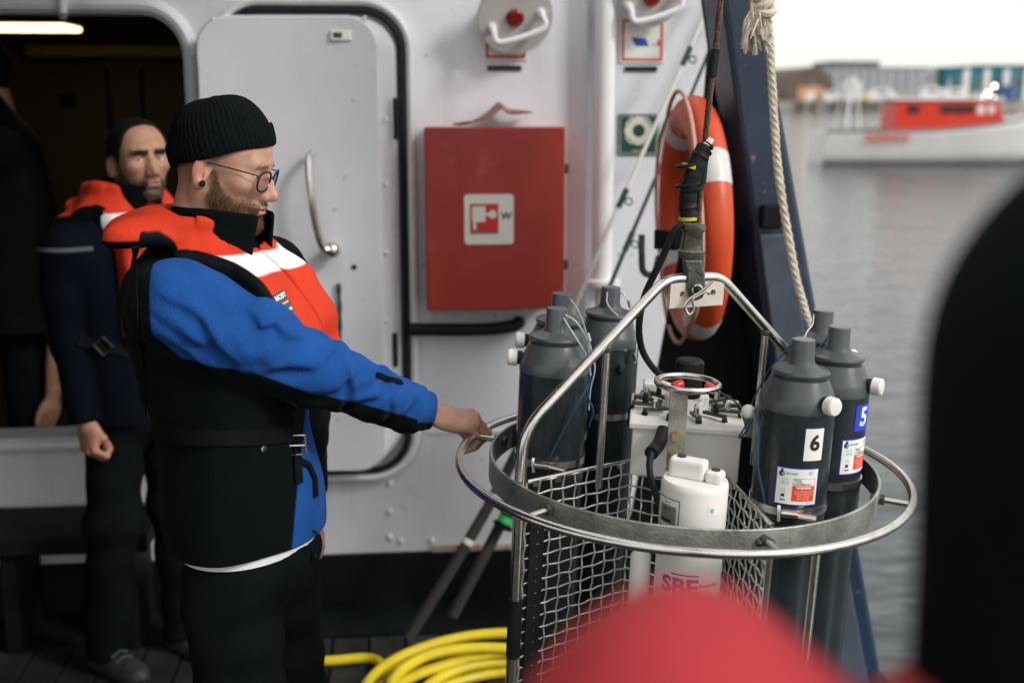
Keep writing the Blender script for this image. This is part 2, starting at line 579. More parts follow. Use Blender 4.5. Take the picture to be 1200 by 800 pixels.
# sea ------------------------------------------------------------
def water_mat():
    m = bpy.data.materials.new('harbour_water')
    m.use_nodes = True
    n = m.node_tree.nodes; l = m.node_tree.links
    b = n['Principled BSDF']
    b.inputs['Base Color'].default_value = (0.035, 0.05, 0.055, 1)
    b.inputs['Roughness'].default_value = 0.06
    b.inputs['IOR'].default_value = 1.33
    tc = n.new('ShaderNodeTexCoord')
    hsum = None
    for sc, dist, st in ((0.55, 1.0, 0.55), (1.7, 1.0, 0.9), (4.2, 1.0, 0.9)):
        mp = n.new('ShaderNodeMapping')
        mp.inputs['Scale'].default_value = (sc, sc * 1.9, sc)
        l.new(tc.outputs['Object'], mp.inputs[0])
        nz = n.new('ShaderNodeTexNoise')
        nz.inputs['Scale'].default_value = 1.0
        nz.inputs['Detail'].default_value = 3
        l.new(mp.outputs[0], nz.inputs['Vector'])
        mm = n.new('ShaderNodeMath'); mm.operation = 'MULTIPLY'
        l.new(nz.outputs['Fac'], mm.inputs[0]); mm.inputs[1].default_value = st / sc
        if hsum is None: hsum = mm.outputs[0]
        else:
            ad = n.new('ShaderNodeMath'); ad.operation = 'ADD'
            l.new(hsum, ad.inputs[0]); l.new(mm.outputs[0], ad.inputs[1]); hsum = ad.outputs[0]
    bp = n.new('ShaderNodeBump')
    bp.inputs['Strength'].default_value = 0.20
    bp.inputs['Distance'].default_value = 0.35
    l.new(hsum, bp.inputs['Height'])
    l.new(bp.outputs[0], b.inputs['Normal'])
    return m
mb = MB()
mb.add([(-3000, -3000, SEA), (3000, -3000, SEA), (3000, 3000, SEA), (-3000, 3000, SEA)], [(0, 1, 2, 3)])
mb.build('water', water_mat(), smooth=0, kind='structure', label='rippled grey harbour water around the ship')

# ship hull and deck ---------------------------------------------
M_hull = mat('dark_hull_paint', (0.02, 0.03, 0.045), 0.4, var=0.2, vscale=1.5)
mb = MB()
mb.prism([(-4.6, -5.0, -0.03), (EDGE, -5.0, -0.03), (EDGE, 9.4, -0.03), (-4.6, 9.4, -0.03)], (0, 0, -1.9))
mb.build('ship_hull', M_hull, smooth=0, label='dark steel hull of the ship under the deck', cat='ship hull')
dk = MB()
dk.bbox((-4.55, -4.95, -0.028), (EDGE - 0.004, WY + 0.02, -0.012))
deck = dk.build('deck', mat('black_deck_caulking', (0.01, 0.011, 0.011), 0.6, var=0.2), smooth=0, kind='structure')
pw = 0.125
nx = int((EDGE - 0.16 + 4.5) / pw)
plank_meshes = []
for k in range(4):
    pm = MB(); L = WY - 0.30 + 4.9
    pm.box((0, 0, 0), (pw - 0.009, L, 0.024))
    o = pm.build('plank', M_wood, deck, smooth=0, bevel=0.0025, bseg=1)
    o.location = (EDGE - 0.23 - k * pw, (WY - 0.30 - 4.9) / 2, 0.001 + 0.0007 * k)
    plank_meshes.append(o)
for i in range(4, nx):
    o = plank_meshes[(i * 3) % 4].copy(); COL.objects.link(o)
    o.location = (EDGE - 0.23 - i * pw, (WY - 0.30 - 4.9) / 2, 0.0005 + 0.003 * random.random())
mb = MB()
mb.bbox((-4.5, WY - 0.29, -0.0115), (EDGE - 0.165, WY - 0.002, 0.02))
mb.bbox((EDGE - 0.16, -4.9, -0.0115), (EDGE - 0.01, WY - 0.3, 0.03))
mb.build('waterway', M_black, smooth=0, kind='structure')

# deckhouse ---------------------------------------------------------
house = empty('deckhouse', (-1.6, WY, 0), 'white steel deckhouse wall with two rounded doorways behind the men', 'deckhouse')
zb = W(350, 650, WY)[2]                      # top of the black base strip
X0, X1, Z1 = -4.5, 1.16, 3.1
pA = W(215, 14, WY); pB = W(0, 516, WY)
DX0, DX1, DZ0, DZ1 = pA[0] - 1.02, pA[0], pB[2], pA[2]
hole = rrect(DX0, DZ0, DX1, DZ1, 0.14, 8)
def wall_with_hole(name, y0, y1, z0, z1, material):
    bm = bmesh.new()
    outer = [bm.verts.new((x, y0, z)) for x, z in ((X0, z0), (X1, z0), (X1, z1), (X0, z1))]
    inner = [bm.verts.new((x, y0, z)) for x, z in hole]
    es = [bm.edges.new((outer[i], outer[(i + 1) % 4])) for i in range(4)]
    es += [bm.edges.new((inner[i], inner[(i + 1) % len(inner)])) for i in range(len(inner))]
    r = bmesh.ops.triangle_fill(bm, edges=es, use_beauty=True)
    fs = [f for f in bm.faces]
    ex = bmesh.ops.extrude_face_region(bm, geom=fs)
    bmesh.ops.translate(bm, verts=[v for v in ex['geom'] if isinstance(v, bmesh.types.BMVert)], vec=(0, y1 - y0, 0))
    bmesh.ops.recalc_face_normals(bm, faces=bm.faces)
    me = bpy.data.meshes.new(name); bm.to_mesh(me); bm.free()
    me.materials.append(material)
    o = bpy.data.objects.new(name, me); COL.objects.link(o); setparent(o, house)
    return o
wall_with_hole('wall', WY, WY + 0.09, zb, Z1, M_white)
mb = MB(); mb.bbox((X0, WY - 0.02, 0.0205), (X1, WY + 0.088, zb - 0.002)); mb.build('wall_base', M_black, house, smooth=0)
mb = MB(); mb.bbox((X1 - 0.085, WY + 0.092, 0.0), (X1 - 0.002, 9.2, Z1)); mb.build('side_wall', M_white, house, smooth=0)
mb = MB(); mb.bbox((X0, WY - 0.1, Z1 + 0.002), (X1, 9.2, Z1 + 0.1)); mb.build('roof', M_white, house, smooth=0)
# unseen slab and side panel, added to shade the left of the scene
mb = MB(); mb.bbox((X0, 0.4, 2.72), (-0.45, WY - 0.104, 2.80)); mb.build('overhead_shade_slab', M_black, house, smooth=0)
mb = MB(); mb.bbox((-1.66, 1.9, 0.02), (-1.60, WY - 0.37, 2.718)); mb.build('side_shade_panel', M_black, house, smooth=0)  # added out of view, black to cut bounce light from the left
# inside of the cabin
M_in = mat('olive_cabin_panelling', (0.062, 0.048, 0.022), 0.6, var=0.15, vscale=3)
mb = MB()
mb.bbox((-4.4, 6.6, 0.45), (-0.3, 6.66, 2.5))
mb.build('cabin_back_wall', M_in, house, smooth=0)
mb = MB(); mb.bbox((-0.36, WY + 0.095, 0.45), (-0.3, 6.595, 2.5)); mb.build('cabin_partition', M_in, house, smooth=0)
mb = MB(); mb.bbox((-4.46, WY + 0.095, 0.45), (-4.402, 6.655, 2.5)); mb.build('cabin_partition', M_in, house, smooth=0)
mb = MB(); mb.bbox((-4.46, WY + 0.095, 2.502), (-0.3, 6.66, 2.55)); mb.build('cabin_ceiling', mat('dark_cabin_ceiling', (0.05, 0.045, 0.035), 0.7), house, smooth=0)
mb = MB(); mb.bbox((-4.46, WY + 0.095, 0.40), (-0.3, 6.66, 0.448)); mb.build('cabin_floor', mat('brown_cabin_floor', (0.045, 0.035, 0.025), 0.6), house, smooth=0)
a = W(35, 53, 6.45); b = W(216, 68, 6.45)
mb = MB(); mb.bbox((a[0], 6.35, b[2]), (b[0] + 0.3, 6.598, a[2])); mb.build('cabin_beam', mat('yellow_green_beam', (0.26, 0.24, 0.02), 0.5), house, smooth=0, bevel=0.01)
a = W(70, 110, 6.58); b = W(88, 126, 6.58)
mb = MB(); mb.bbox((a[0], 6.57, b[2]), (b[0], 6.598, a[2])); mb.build('socket_plate', M_black, house, smooth=0, bevel=0.004)
for px in (125, 165):
    a = W(px, 75, 6.6)
    mb = MB(); mb.bbox((a[0] - 0.01, 6.585, 0.46), (a[0] + 0.01, 6.599, a[2] - 0.02)); mb.build('panel_seam', M_black, house, smooth=0)
# doorway rim: a rolled coaming round the opening
rim = [(x, WY - 0.012, z) for x, z in rrect(DX0 - 0.02, DZ0 - 0.02, DX1 + 0.02, DZ1 + 0.02, 0.16, 10)]
mb = MB(); mb.tube(rim, 0.024, 8, closed=True); mb.build('doorway_rim', M_white, house)
jam = rrect(DX0 + 0.001, DZ0 + 0.001, DX1 - 0.001, DZ1 - 0.001, 0.139, 8)
mb = MB()
vs = [(x, WY - 0.01, z) for x, z in jam] + [(x, WY + 0.14, z) for x, z in jam] + [(x * 1 + (0.006 if x < (DX0 + DX1) / 2 else -0.006), WY + 0.14, z + (0.006 if z < 1.4 else -0.006)) for x, z in jam] + [(x + (0.006 if x < (DX0 + DX1) / 2 else -0.006), WY - 0.01, z + (0.006 if z < 1.4 else -0.006)) for x, z in jam]
n_ = len(jam)
fs = []
for q in range(4):
    for i in range(n_):
        j = (i + 1) % n_; q2 = (q + 1) % 4
        fs.append((q * n_ + i, q * n_ + j, q2 * n_ + j, q2 * n_ + i))
mb.add(vs, fs); mb.build('doorway_jamb', M_white, house)
a = W(77, 8, WY)
mb = MB(); mb.tube([(a[0], WY - 0.04, a[2] + 0.12), (a[0], WY - 0.04, a[2] - 0.02), (a[0] - 0.01, WY - 0.001, a[2] - 0.03)], 0.014, 8); mb.build('drip_pipe', M_white, house)

# the closed door beside it: coaming, rubber gasket, leaf, lever
fa = W(244, 2, WY); fb = W(492, 553, WY)
FX0, FX1, FZ0, FZ1 = fa[0] + 0.012, fb[0] - 0.012, fb[2], fa[2]
mb = MB()
path = [(x, WY - 0.03, z) for x, z in rrect(FX0, FZ0, FX1, FZ1, 0.16, 12)]
mb.tube(path, 0.017, 8, closed=True, nrm=(0, 1, 0), ell=1.9)
frame = mb.build('door_coaming', M_whiteg, house)
mb = MB()
path = [(x, WY - 0.052, z) for x, z in rrect(FX0 + 0.030, FZ0 + 0.030, FX1 - 0.030, FZ1 - 0.030, 0.13, 12)]
mb.tube(path, 0.0115, 8, closed=True)
mb.build('gasket', M_rubber, house)
la = W(229, 20, WY - 0.11); lb = W(452, 545, WY - 0.13)
LX0, LX1, LZ0, LZ1 = la[0], lb[0], FZ0 + 0.06, la[2]
out = rrect(LX0, LZ0, LX1, LZ1, 0.10, 10)
outb = rrect(LX0 - 0.004, LZ0 + 0.012, LX1 + 0.062, LZ1 + 0.004, 0.12, 10)
mb = MB(); n_ = len(out)
def ly(x): return WY - 0.105 - 0.05 * (x - LX0) / (LX1 - LX0)
vs = [(x, ly(x), z) for x, z in out] + [(x, ly(x) + 0.012 + 0.0 * z, z) for x, z in rrect(LX0 - 0.006, LZ0 - 0.006, LX1 + 0.008, LZ1 + 0.006, 0.105, 10)] + [(x, WY - 0.055, z) for x, z in outb] + [(x, WY - 0.02, z) for x, z in outb]
fs = [tuple(range(n_ - 1, -1, -1)), tuple(3 * n_ + i for i in range(n_))]
for q in range(3):
    for i in range(n_):
        j = (i + 1) % n_
        fs.append((q * n_ + i, q * n_ + j, (q + 1) * n_ + j, (q + 1) * n_ + i))
mb.add(vs, fs)
door = mb.build('door', M_white, house, smooth=25)
# lever
hp = [W(x, y, WY - d) for x, y, d in ((366, 178, 0.16), (361, 190, 0.20), (364, 225, 0.215), (370, 262, 0.215), (378, 289, 0.21), (389, 293, 0.20))]
mb = MB(); mb.tube(smooth_path(hp, 26), [0.013 - 0.003 * abs(i / 25 - 0.6) for i in range(26)], 10)
c = W(389, 293, WY - 0.19)
mb.sphere(c, 0.028, 16); mb.cyl(c, c + v3(0, 0.06, 0), 0.02)
mb.build('door_lever', M_steel, door)
c = W(415, 313, WY - 0.15)
mb = MB(); mb.cyl(c, c + v3(0, 0.02, 0), 0.009, seg=12); mb.build('keyhole', M_rubber, door)
a = W(397, 332, WY - 0.152); b = W(398, 412, WY - 0.152)
mb = MB(); mb.tube(smooth_path([a, (a + b) / 2 + v3(0.003, 0, 0), b], 12), [0.006 + 0.002 * math.sin(i * 2.1) for i in range(12)], 6)
mb.build('hanging_chain', M_dark, door)
a = W(387, 36, WY - 0.15); b = W(412, 48, WY - 0.15)
mb = MB(); mb.bbox((a[0], a[1] - 0.004, b[2]), (b[0], a[1] + 0.02, a[2])); mb.build('name_plate', M_steel, door, smooth=0, bevel=0.002)
mb = MB(); mb.bbox((a[0] + 0.008, a[1] - 0.006, b[2] + 0.008), (b[0] - 0.03, a[1] - 0.0035, a[2] - 0.006)); mb.build('plate_print', M_dark, door, smooth=0)
for px, py in ((248, 23), (306, 22), (366, 21), (427, 22), (453, 140), (453, 215), (453, 295), (453, 375), (453, 455)):
    q = W(px, py, WY - 0.14)
    mb = MB(); mb.sphere((q[0], ly(q[0]) + (0.004 if px < 440 else 0.01), q[2]), (0.009, 0.006, 0.009), 8); mb.build('rivet', M_whiteg, door)
for y0, y1 in ((115, 164), (391, 430)):
    a = W(463, y0, WY - 0.12); b = W(464, y1, WY - 0.12)
    mb = MB(); mb.tube([(a[0], WY - 0.108, a[2]), (b[0], WY - 0.108, b[2])], 0.0085, 8); mb.build('hinge_slot', M_rubber, door)
# small bolts, seams and the hand rail on the wall
for px, py in ((457, 566), (457, 599), (457, 629), (470, 634), (506, 633), (548, 520)):
    q = W(px, py, WY)
    mb = MB(); mb.sphere((q[0], WY - 0.002, q[2]), (0.013, 0.012, 0.013), 10); mb.build('wall_bolt', M_whiteg, house)
a = W(495, 507, WY); b = W(640, 499, WY)
mb = MB(); mb.bbox((a[0] + 0.02, WY - 0.008, a[2] - 0.006), (X1 - 0.02, WY - 0.0005, a[2] + 0.006)); mb.build('weld_seam', M_white, house, smooth=0, bevel=0.003)
M_rust = mat('rusty_paint_edge', (0.5, 0.42, 0.36), 0.6, var=0.3, vscale=9, wear=(0.28, 0.13, 0.06), wear_scale=14, wear_amt=0.52)
mb = MB(); mb.bbox((FX1 + 0.05, WY - 0.018, zb - 0.001), (X1 - 0.02, WY - 0.0005, zb + 0.022)); mb.build('rusty_edge', M_rust, house, smooth=0, bevel=0.003)
hp = [W(480, 386, WY - 0.09), W(560, 386, WY - 0.09), W(596, 383, WY - 0.09), W(607, 379, WY - 0.075), W(608, 377, WY - 0.0)]
mb = MB(); mb.tube(smooth_path(hp, 24), 0.023, 12); mb.build('hand_rail', M_rubber, house)
# white vertical pipe with a flange
a = W(710, 0, WY - 0.06); b = W(710, 326, WY - 0.06)
mb = MB(); mb.cyl((a[0], WY - 0.06, 3.0), (a[0], WY - 0.06, b[2]), 0.036, seg=20); pipe = mb.build('vent_pipe', M_whiteg, house)
mb = MB(); mb.lathe([(0.036, 0.0), (0.065, -0.004), (0.065, -0.022), (0.03, -0.026)], 20, (a[0], WY - 0.07, b[2])); mb.build('pipe_flange', M_whiteg, pipe)
mb = MB(); mb.cyl((a[0], WY - 0.055, b[2] - 0.026), (a[0], WY - 0.055, 0.5), 0.024, seg=14); mb.build('pipe_lower', M_white, pipe)
a = W(684, 60, WY)
mb = MB(); mb.prism([(a[0] - 0.05, WY - 0.001, zb + 0.025), (a[0] + 0.03, WY - 0.001, zb + 0.025), (a[0] + 0.006, WY - 0.03, zb + 0.025)], (0, 0, 2.2)); mb.build('wall_stiffener', M_white, house, smooth=0)

# ceiling lamp in the cabin (lit in the photograph)
a = W(-40, 26, 5.2); b = W(78, 40, 5.2)
lamp = empty('ceiling_lamp', ((a[0] + b[0]) / 2, 5.3, 2.45), 'lit warm ceiling lamp inside the dark cabin doorway', 'ceiling lamp')
zl = (a[2] + b[2]) / 2
mb = MB(); mb.bbox((a[0] - 0.02, 5.14, zl + 0.019), (b[0] + 0.02, 5.50, 2.50)); mb.build('housing', M_black, lamp, smooth=0)
mb = MB(); mb.bbox((a[0], 5.18, zl - 0.004), (b[0], 5.46, zl + 0.018)); mb.build('diffuser', mat('lit_lamp_diffuser', (0.9, 0.8, 0.6), 0.5, emit=(1.0, 0.66, 0.30), estr=3.6), lamp, smooth=0, bevel=0.01)

# low dark bench under the doorway
bq = empty('bench', (-1.35, WY - 0.2, 0.02), 'low black bench against the wall under the open doorway', 'bench')
a = W(5, 617, WY - 0.22); b = W(112, 632, WY - 0.22)
mb = MB(); mb.bbox((a[0] - 0.7, WY - 0.36, b[2]), (b[0] + 0.2, WY - 0.03, a[2] + 0.005)); mb.build('seat', M_black, bq, smooth=0, bevel=0.008)
for x in (a[0] - 0.65, a[0] + 0.03, b[0] + 0.12):
    mb = MB(); mb.bbox((x - 0.02, WY - 0.33, 0.021), (x + 0.03, WY - 0.06, b[2] - 0.001)); mb.build('leg', M_black, bq, smooth=0, bevel=0.004)

# red fire hose cabinet -----------------------------------------------
a = W(497, 149, WY - 0.2); b = W(661, 362, WY - 0.2)
cab = empty('fire_hose_cabinet', ((a[0] + b[0]) / 2, WY - 0.1, b[2]), 'red steel fire hose cabinet on the white wall', 'fire cabinet')
mb = MB(); mb.bbox((a[0] + 0.006, WY - 0.175, b[2] + 0.004), (b[0] - 0.006, WY - 0.003, a[2] - 0.004)); mb.build('case', M_red, cab, smooth=0, bevel=0.006)
mb = MB(); mb.bbox((a[0], WY - 0.2, b[2]), (b[0], WY - 0.178, a[2])); mb.build('cabinet_door', M_red, cab, smooth=30, bevel=0.007, bseg=3)
for py in (198, 310):
    q = W(662, py, WY - 0.19)
    mb = MB(); mb.cyl((b[0] + 0.006, WY - 0.188, q[2] - 0.016), (b[0] + 0.006, WY - 0.188, q[2] + 0.016), 0.009, seg=12); mb.build('hinge', M_dark, cab)
a2 = W(544, 228, WY - 0.2); b2 = W(602, 286, WY - 0.2)
M_paper = mat('white_sticker', (0.78, 0.79, 0.74), 0.45, var=0.03)
M_ink = mat('black_print', (0.012, 0.012, 0.014), 0.5)
M_signred = mat('red_print', (0.62, 0.035, 0.015), 0.45, var=0.06)
M_green = mat('dark_green_print', (0.010, 0.06, 0.04), 0.45, var=0.08)
M_bluep = mat('blue_print', (0.01, 0.10, 0.42), 0.45, var=0.05)
M_cream = mat('cream_print', (0.62, 0.62, 0.52), 0.5, var=0.04)
def flat(o, du, dv, nrm):
    o = np.array(o); du = np.array(du); dv = np.array(dv); nrm = np.array(nrm)
    return lambda u, v, lift: o + du * u + dv * v + nrm * lift
def wallplane(px, py, y):
    return flat(W(px, py, y), (1, 0, 0), (0, 0, 1), (0, -1, 0))
fn = wallplane(573, 257, WY - 0.2)
sw = (b2[0] - a2[0]); sh = a2[2] - b2[2]
mb = MB()
p = rrect(-sw / 2, -sh / 2, sw / 2, sh / 2, 0.012, 5)
mb.prism([fn(u, v, 0.001) for u, v in p], (0, -0.002, 0), 0)
r0, r1 = (-0.064, -0.042), (0.032, 0.052)
lay_rect(mb, r0[0], r0[1], r1[0], r1[1], fn, 1, 0.0036)
lay_rect(mb, r0[0], r0[1] - 0.006, r1[0], r0[1] - 0.001, fn, 2, 0.0036)
lay_rect(mb, -0.056, -0.008, -0.012, 0.044, fn, 0, 0.0043)
lay_rect(mb, -0.053, -0.034, -0.043, -0.009, fn, 0, 0.0043)
lay_rect(mb, -0.0115, 0.012, 0.004, 0.022, fn, 0, 0.0043)
ang = np.arange(14) / 14 * 6.283
mb.add([fn(0.012 + 0.014 * math.cos(t), 0.017 + 0.014 * math.sin(t), 0.0046) for t in ang], [tuple(range(14))], 0)
lay_text(mb, 'W', 0.034, fn, 2, 0.001, 0.058, 0.01, lift=0.0036)
mb.build('sticker', [M_paper, M_signred, M_ink], cab, smooth=0)
# folded leather flap lying on the cabinet
a = W(532, 148, WY - 0.1); b = W(622, 148, WY - 0.1)
zt = W(560, 149, WY - 0.2)[2] + 0.0
mb = MB()
prof = [(0, 0.002), (0.10, 0.010), (0.20, 0.012), (0.33, 0.028), (0.50, 0.05), (0.60, 0.085), (0.66, 0.055), (0.76, 0.05), (0.95, 0.056), (1.0, 0.05)]
n_ = len(prof); vs = []
for j in range(5):
    for u, h in prof:
        hh = h * (1 - 0.10 * abs(j - 2)) + 0.006 * math.sin(u * 9 + j)
        vs.append((a[0] + (b[0] - a[0]) * u + 0.01 * math.sin(j * 2), WY - 0.16 + 0.035 * j, zt + 0.004 + max(0.001, hh)))
fs = [(j * n_ + i, j * n_ + i + 1, (j + 1) * n_ + i + 1, (j + 1) * n_ + i) for j in range(4) for i in range(n_ - 1)]
mb.add(vs, fs)
o = mb.build('leather_flap', mat('pinkish_brown_leather', (0.33, 0.15, 0.10), 0.6, var=0.2, vscale=12, bump=0.2), None, label='folded brown leather flap lying on top of the red cabinet', cat='leather flap')
sm = o.modifiers.new('s', 'SOLIDIFY'); sm.thickness = 0.006
ss = o.modifiers.new('sub', 'SUBSURF'); ss.levels = 1; ss.render_levels = 2

# signs ---------------------------------------------------------------
def sign(name, px0, py0, px1, py1, label, painter, mats, parts=True):
    a = W(px0, py0, WY - 0.006); b = W(px1, py1, WY - 0.006)
    fn = wallplane((px0 + px1) / 2, (py0 + py1) / 2, WY - 0.002)
    mb = MB(); w_ = b[0] - a[0]; h_ = a[2] - b[2]
    mb.prism([fn(-w_ / 2, -h_ / 2, 0), fn(w_ / 2, -h_ / 2, 0), fn(w_ / 2, h_ / 2, 0), fn(-w_ / 2, h_ / 2, 0)], (0, -0.004, 0), 0)
    painter(mb, w_, h_, fn)
    return mb.build(name, mats, None, smooth=0, label=label, cat='sign')
def border(mb, w_, h_, fn, mi, t=0.016, lift=0.0045):
    e = 0.006
    lay_rect(mb, -w_ / 2 + e, h_ / 2 - e - t, w_ / 2 - e, h_ / 2 - e, fn, mi, lift)
    lay_rect(mb, -w_ / 2 + e, -h_ / 2 + e, w_ / 2 - e, -h_ / 2 + e + t, fn, mi, lift)
    lay_rect(mb, -w_ / 2 + e, -h_ / 2 + e + t, -w_ / 2 + e + t, h_ / 2 - e - t, fn, mi, lift)
    lay_rect(mb, w_ / 2 - e - t, -h_ / 2 + e + t, w_ / 2 - e, h_ / 2 - e - t, fn, mi, lift)
def p_a(mb, w_, h_, fn): border(mb, w_, h_, fn, 1, 0.010)
sign('warning_sign', 567, 12, 618, 71, 'white sign with thin red border half hidden by the round light', p_a, [M_paper, M_signred])
def p_b(mb, w_, h_, fn):
    border(mb, w_, h_, fn, 1, 0.009)
    mb.add([fn(u, v, 0.0047) for u, v in ((-0.040, 0.010), (0.012, 0.006), (0.024, -0.020), (-0.022, -0.020))], [(0, 1, 2, 3)], 2)
    for u in (0.032, 0.042): lay_rect(mb, u, -0.018, u + 0.004, -0.012, fn, 3, 0.0047)
    mb.add([fn(u, v, 0.0047) for u, v in ((0.05, -0.018), (0.062, -0.018), (0.060, -0.002), (0.056, 0.004), (0.052, -0.004))], [(0, 1, 2, 3, 4)], 1)
sign('warning_sign', 727, 21, 778, 74, 'white sign with red border and blue shape beside the pipe', p_b, [M_paper, M_signred, M_bluep, M_ink])
def cap_strip(px0, px1, y0, y1, label):
    def p_c(mb, w_, h_, fn):
        lay_text(mb, 'III IIIII IIII', h_ * 0.35, fn, 1, 0, 0, 0, lift=0.0045)
    return sign('caption_strip', px0, y0, px1, y1, label, p_c, [M_ink, mat('dim_print', (0.10, 0.10, 0.09), 0.5)])
cap_strip(571, 611, 77, 83, 'narrow black caption strip left of the white pipe')
cap_strip(732, 770, 78, 84, 'narrow black caption strip right of the white pipe')
def p_d(mb, w_, h_, fn):
    border(mb, w_, h_, fn, 1, 0.002, 0.0045)
    n_ = 32; c = (0.0, 0.014); vs = []; fs = []
    for i in range(n_):
        t = i / n_ * 6.283
        for rr in (0.022, 0.047 + 0.004 * math.cos(4 * t)):
            vs.append(fn(c[0] + rr * math.cos(t), c[1] + rr * math.sin(t), 0.0046))
    for i in range(n_):
        j = (i + 1) % n_
        fs.append((2 * i, 2 * i + 1, 2 * j + 1, 2 * j))
    mb.add(vs, fs, 1)
    for q in range(4):
        t0 = q * 1.571 + 0.785
        for i in range(6):
            t = t0 - 0.3 + i * 0.12
            lay_rect(mb, c[0] + 0.05 * math.cos(t) - 0.003, c[1] + 0.05 * math.sin(t) - 0.003, c[0] + 0.05 * math.cos(t) + 0.003, c[1] + 0.05 * math.sin(t) + 0.003, fn, 1, 0.0052, 1)
    lay_text(mb, 'Lifebuoy', 0.014, fn, 1, 0, 0, -0.055, lift=0.0046)
sign('lifebuoy_sign', 725, 134, 771, 182, 'green sign with white lifebuoy symbol beside the orange lifebuoy', p_d, [M_green, M_cream])

# round lights with a bar handle --------------------------------------
M_lens = mat('red_lens', (0.20, 0.012, 0.008), 0.25, var=0.1)
M_disc = mat('grey_disc_paint', (0.52, 0.50, 0.48), 0.4, var=0.06, vscale=5)
def round_light(px, py, rr, label):
    c = W(px, py, WY - 0.10)
    ax = np.array([0.10, -0.93, -0.36]); ax /= np.linalg.norm(ax)
    root = empty('hatch_cover', (c[0], WY, c[2]), label, 'hatch cover')
    mb = MB(); mb.lathe([(rr * 0.55, -0.10), (rr * 0.6, -0.02), (rr, -0.012), (rr * 1.01, 0.0), (rr * 0.985, 0.006)], 36, c, ax); mb.build('disc', M_disc, root)
    mb = MB(); mb.cyl((c[0], WY - 0.001, c[2] + 0.02), c - ax * 0.09, 0.05, 0.055, 16); mb.build('mount', M_white, root)
    mb = MB(); mb.lathe([(0.030, 0.0), (0.030, 0.012), (0.022, 0.018)], 20, c + ax * 0.004 + v3(-0.003, 0, 0.0), ax); mb.build('lens', M_lens, root)
    u = np.array([0.91, 0.10, 0.33]); u -= ax * (u @ ax); u /= np.linalg.norm(u); vv = np.cross(u, ax)
    if vv[2] < 0: vv = -vv
    P = [c + u * -0.085 + vv * -0.008 + ax * 0.0, c + u * -0.085 + vv * -0.010 + ax * 0.03, c + u * -0.075 + vv * -0.05 + ax * 0.05, c + u * 0.07 + vv * -0.05 + ax * 0.05, c + u * 0.085 + vv * -0.012 + ax * 0.03, c + u * 0.085 + vv * -0.010 + ax * 0.0]
    mb = MB(); mb.tube(smooth_path(P, 30), 0.011, 8)
    for q in (P[0], P[-1]): mb.cyl(q, q + ax * 0.012, 0.018, 0.016, 10)
    mb.build('bar_handle', M_whiteg, root)
round_light(604, 20, 0.128, 'round grey disc with red centre and white bar handle above the red cabinet')
round_light(764, -4, 0.105, 'partly cropped round disc with bar handle above the red bordered blue sign')

# ================================================================== A-FRAME, LIFEBUOY, ROPE, RODS, HOSE
af = empty('a_frame', (1.15, 3.4, 0.03), 'dark blue steel a-frame leg at the ship side', 'a-frame')
YA = 3.3
tl, tr, bl, br = W(847, 0, YA), W(894, 0, YA), W(892, 340, YA), W(954, 340, YA)
def at_z(p, q, z):
    t = (z - p[2]) / (q[2] - p[2]); return p[0] + (q[0] - p[0]) * t
zt_, zb_ = 3.6, 0.032
mb = MB()
xs = [at_z(tl, bl, zb_), at_z(tr, br, zb_), at_z(tr, br, zt_), at_z(tl, bl, zt_)]
poly = [(xs[0], YA, zb_), (xs[1], YA, zb_), (xs[2], YA, zt_), (xs[3], YA, zt_)]
mb.prism(poly, (0, 0.22, 0))
mb.build('leg', M_blue, af, smooth=0, bevel=0.018, bseg=2)
# worn lower plate, proud of the leg
z0, z1 = 0.06, W(885, 274, YA)[2]
mb = MB()
mb.prism([(at_z(tl, bl, z0) + 0.012, YA - 0.001, z0), (at_z(tr, br, z0) - 0.05, YA - 0.001, z0), (at_z(tr, br, z1) - 0.05, YA - 0.001, z1), (at_z(tl, bl, z1) + 0.012, YA - 0.001, z1)], (0, -0.012, 0))
mb.build('lower_plate', mat('worn_grey_blue_paint', (0.055, 0.072, 0.10), 0.4, var=0.3, vscale=5, bump=0.25, bscale=20, wear=(0.12, 0.10, 0.085), wear_scale=5, wear_amt=0.60), af, smooth=0, bevel=0.006)
p_, q_ = W(892, 268, YA - 0.02), W(912, 240, YA - 0.02)
mb = MB(); mb.bbox((p_[0], YA - 0.03, p_[2]), (q_[0] + 0.01, YA - 0.001, q_[2])); mb.build('lashing_eye', M_black, af, smooth=0, bevel=0.006)
# black inner web and gusset
YG = 3.56
g = [W(x, y, YG) for x, y in ((846, -120), (822, 170), (778, 400), (742, 600))]
poly = [(q[0], YG, q[2]) for q in g]
poly = [(g[3][0] - 0.16, YG, 0.034), (1.30, YG, 0.034), (1.12, YG, 1.9), (1.0, YG, 2.5), (g[0][0], YG, g[0][2]), (g[1][0], YG, g[1][2]), (g[2][0], YG, g[2][2]), (g[3][0], YG, g[3][2])]
mb = MB(); mb.prism(poly, (0, 0.03, 0)); mb.build('gusset_plate', M_black, af, smooth=0, bevel=0.004)
mb = MB(); mb.prism([(xs[0] + 0.012, YA + 0.222, 0.033), (xs[1] - 0.03, YA + 0.222, 0.033), (xs[2] - 0.03, YA + 0.222, zt_ - 0.05), (xs[3] + 0.012, YA + 0.222, zt_ - 0.05)], (0, 0.037, 0)); mb.build('inner_web', M_black, af, smooth=0)
# head beam that carries the block
mb = MB(); mb.bbox((0.62, 0.6, 3.602), (0.86, 3.5, 3.80)); mb.build('head_beam', M_blue, af, smooth=0, bevel=0.015)

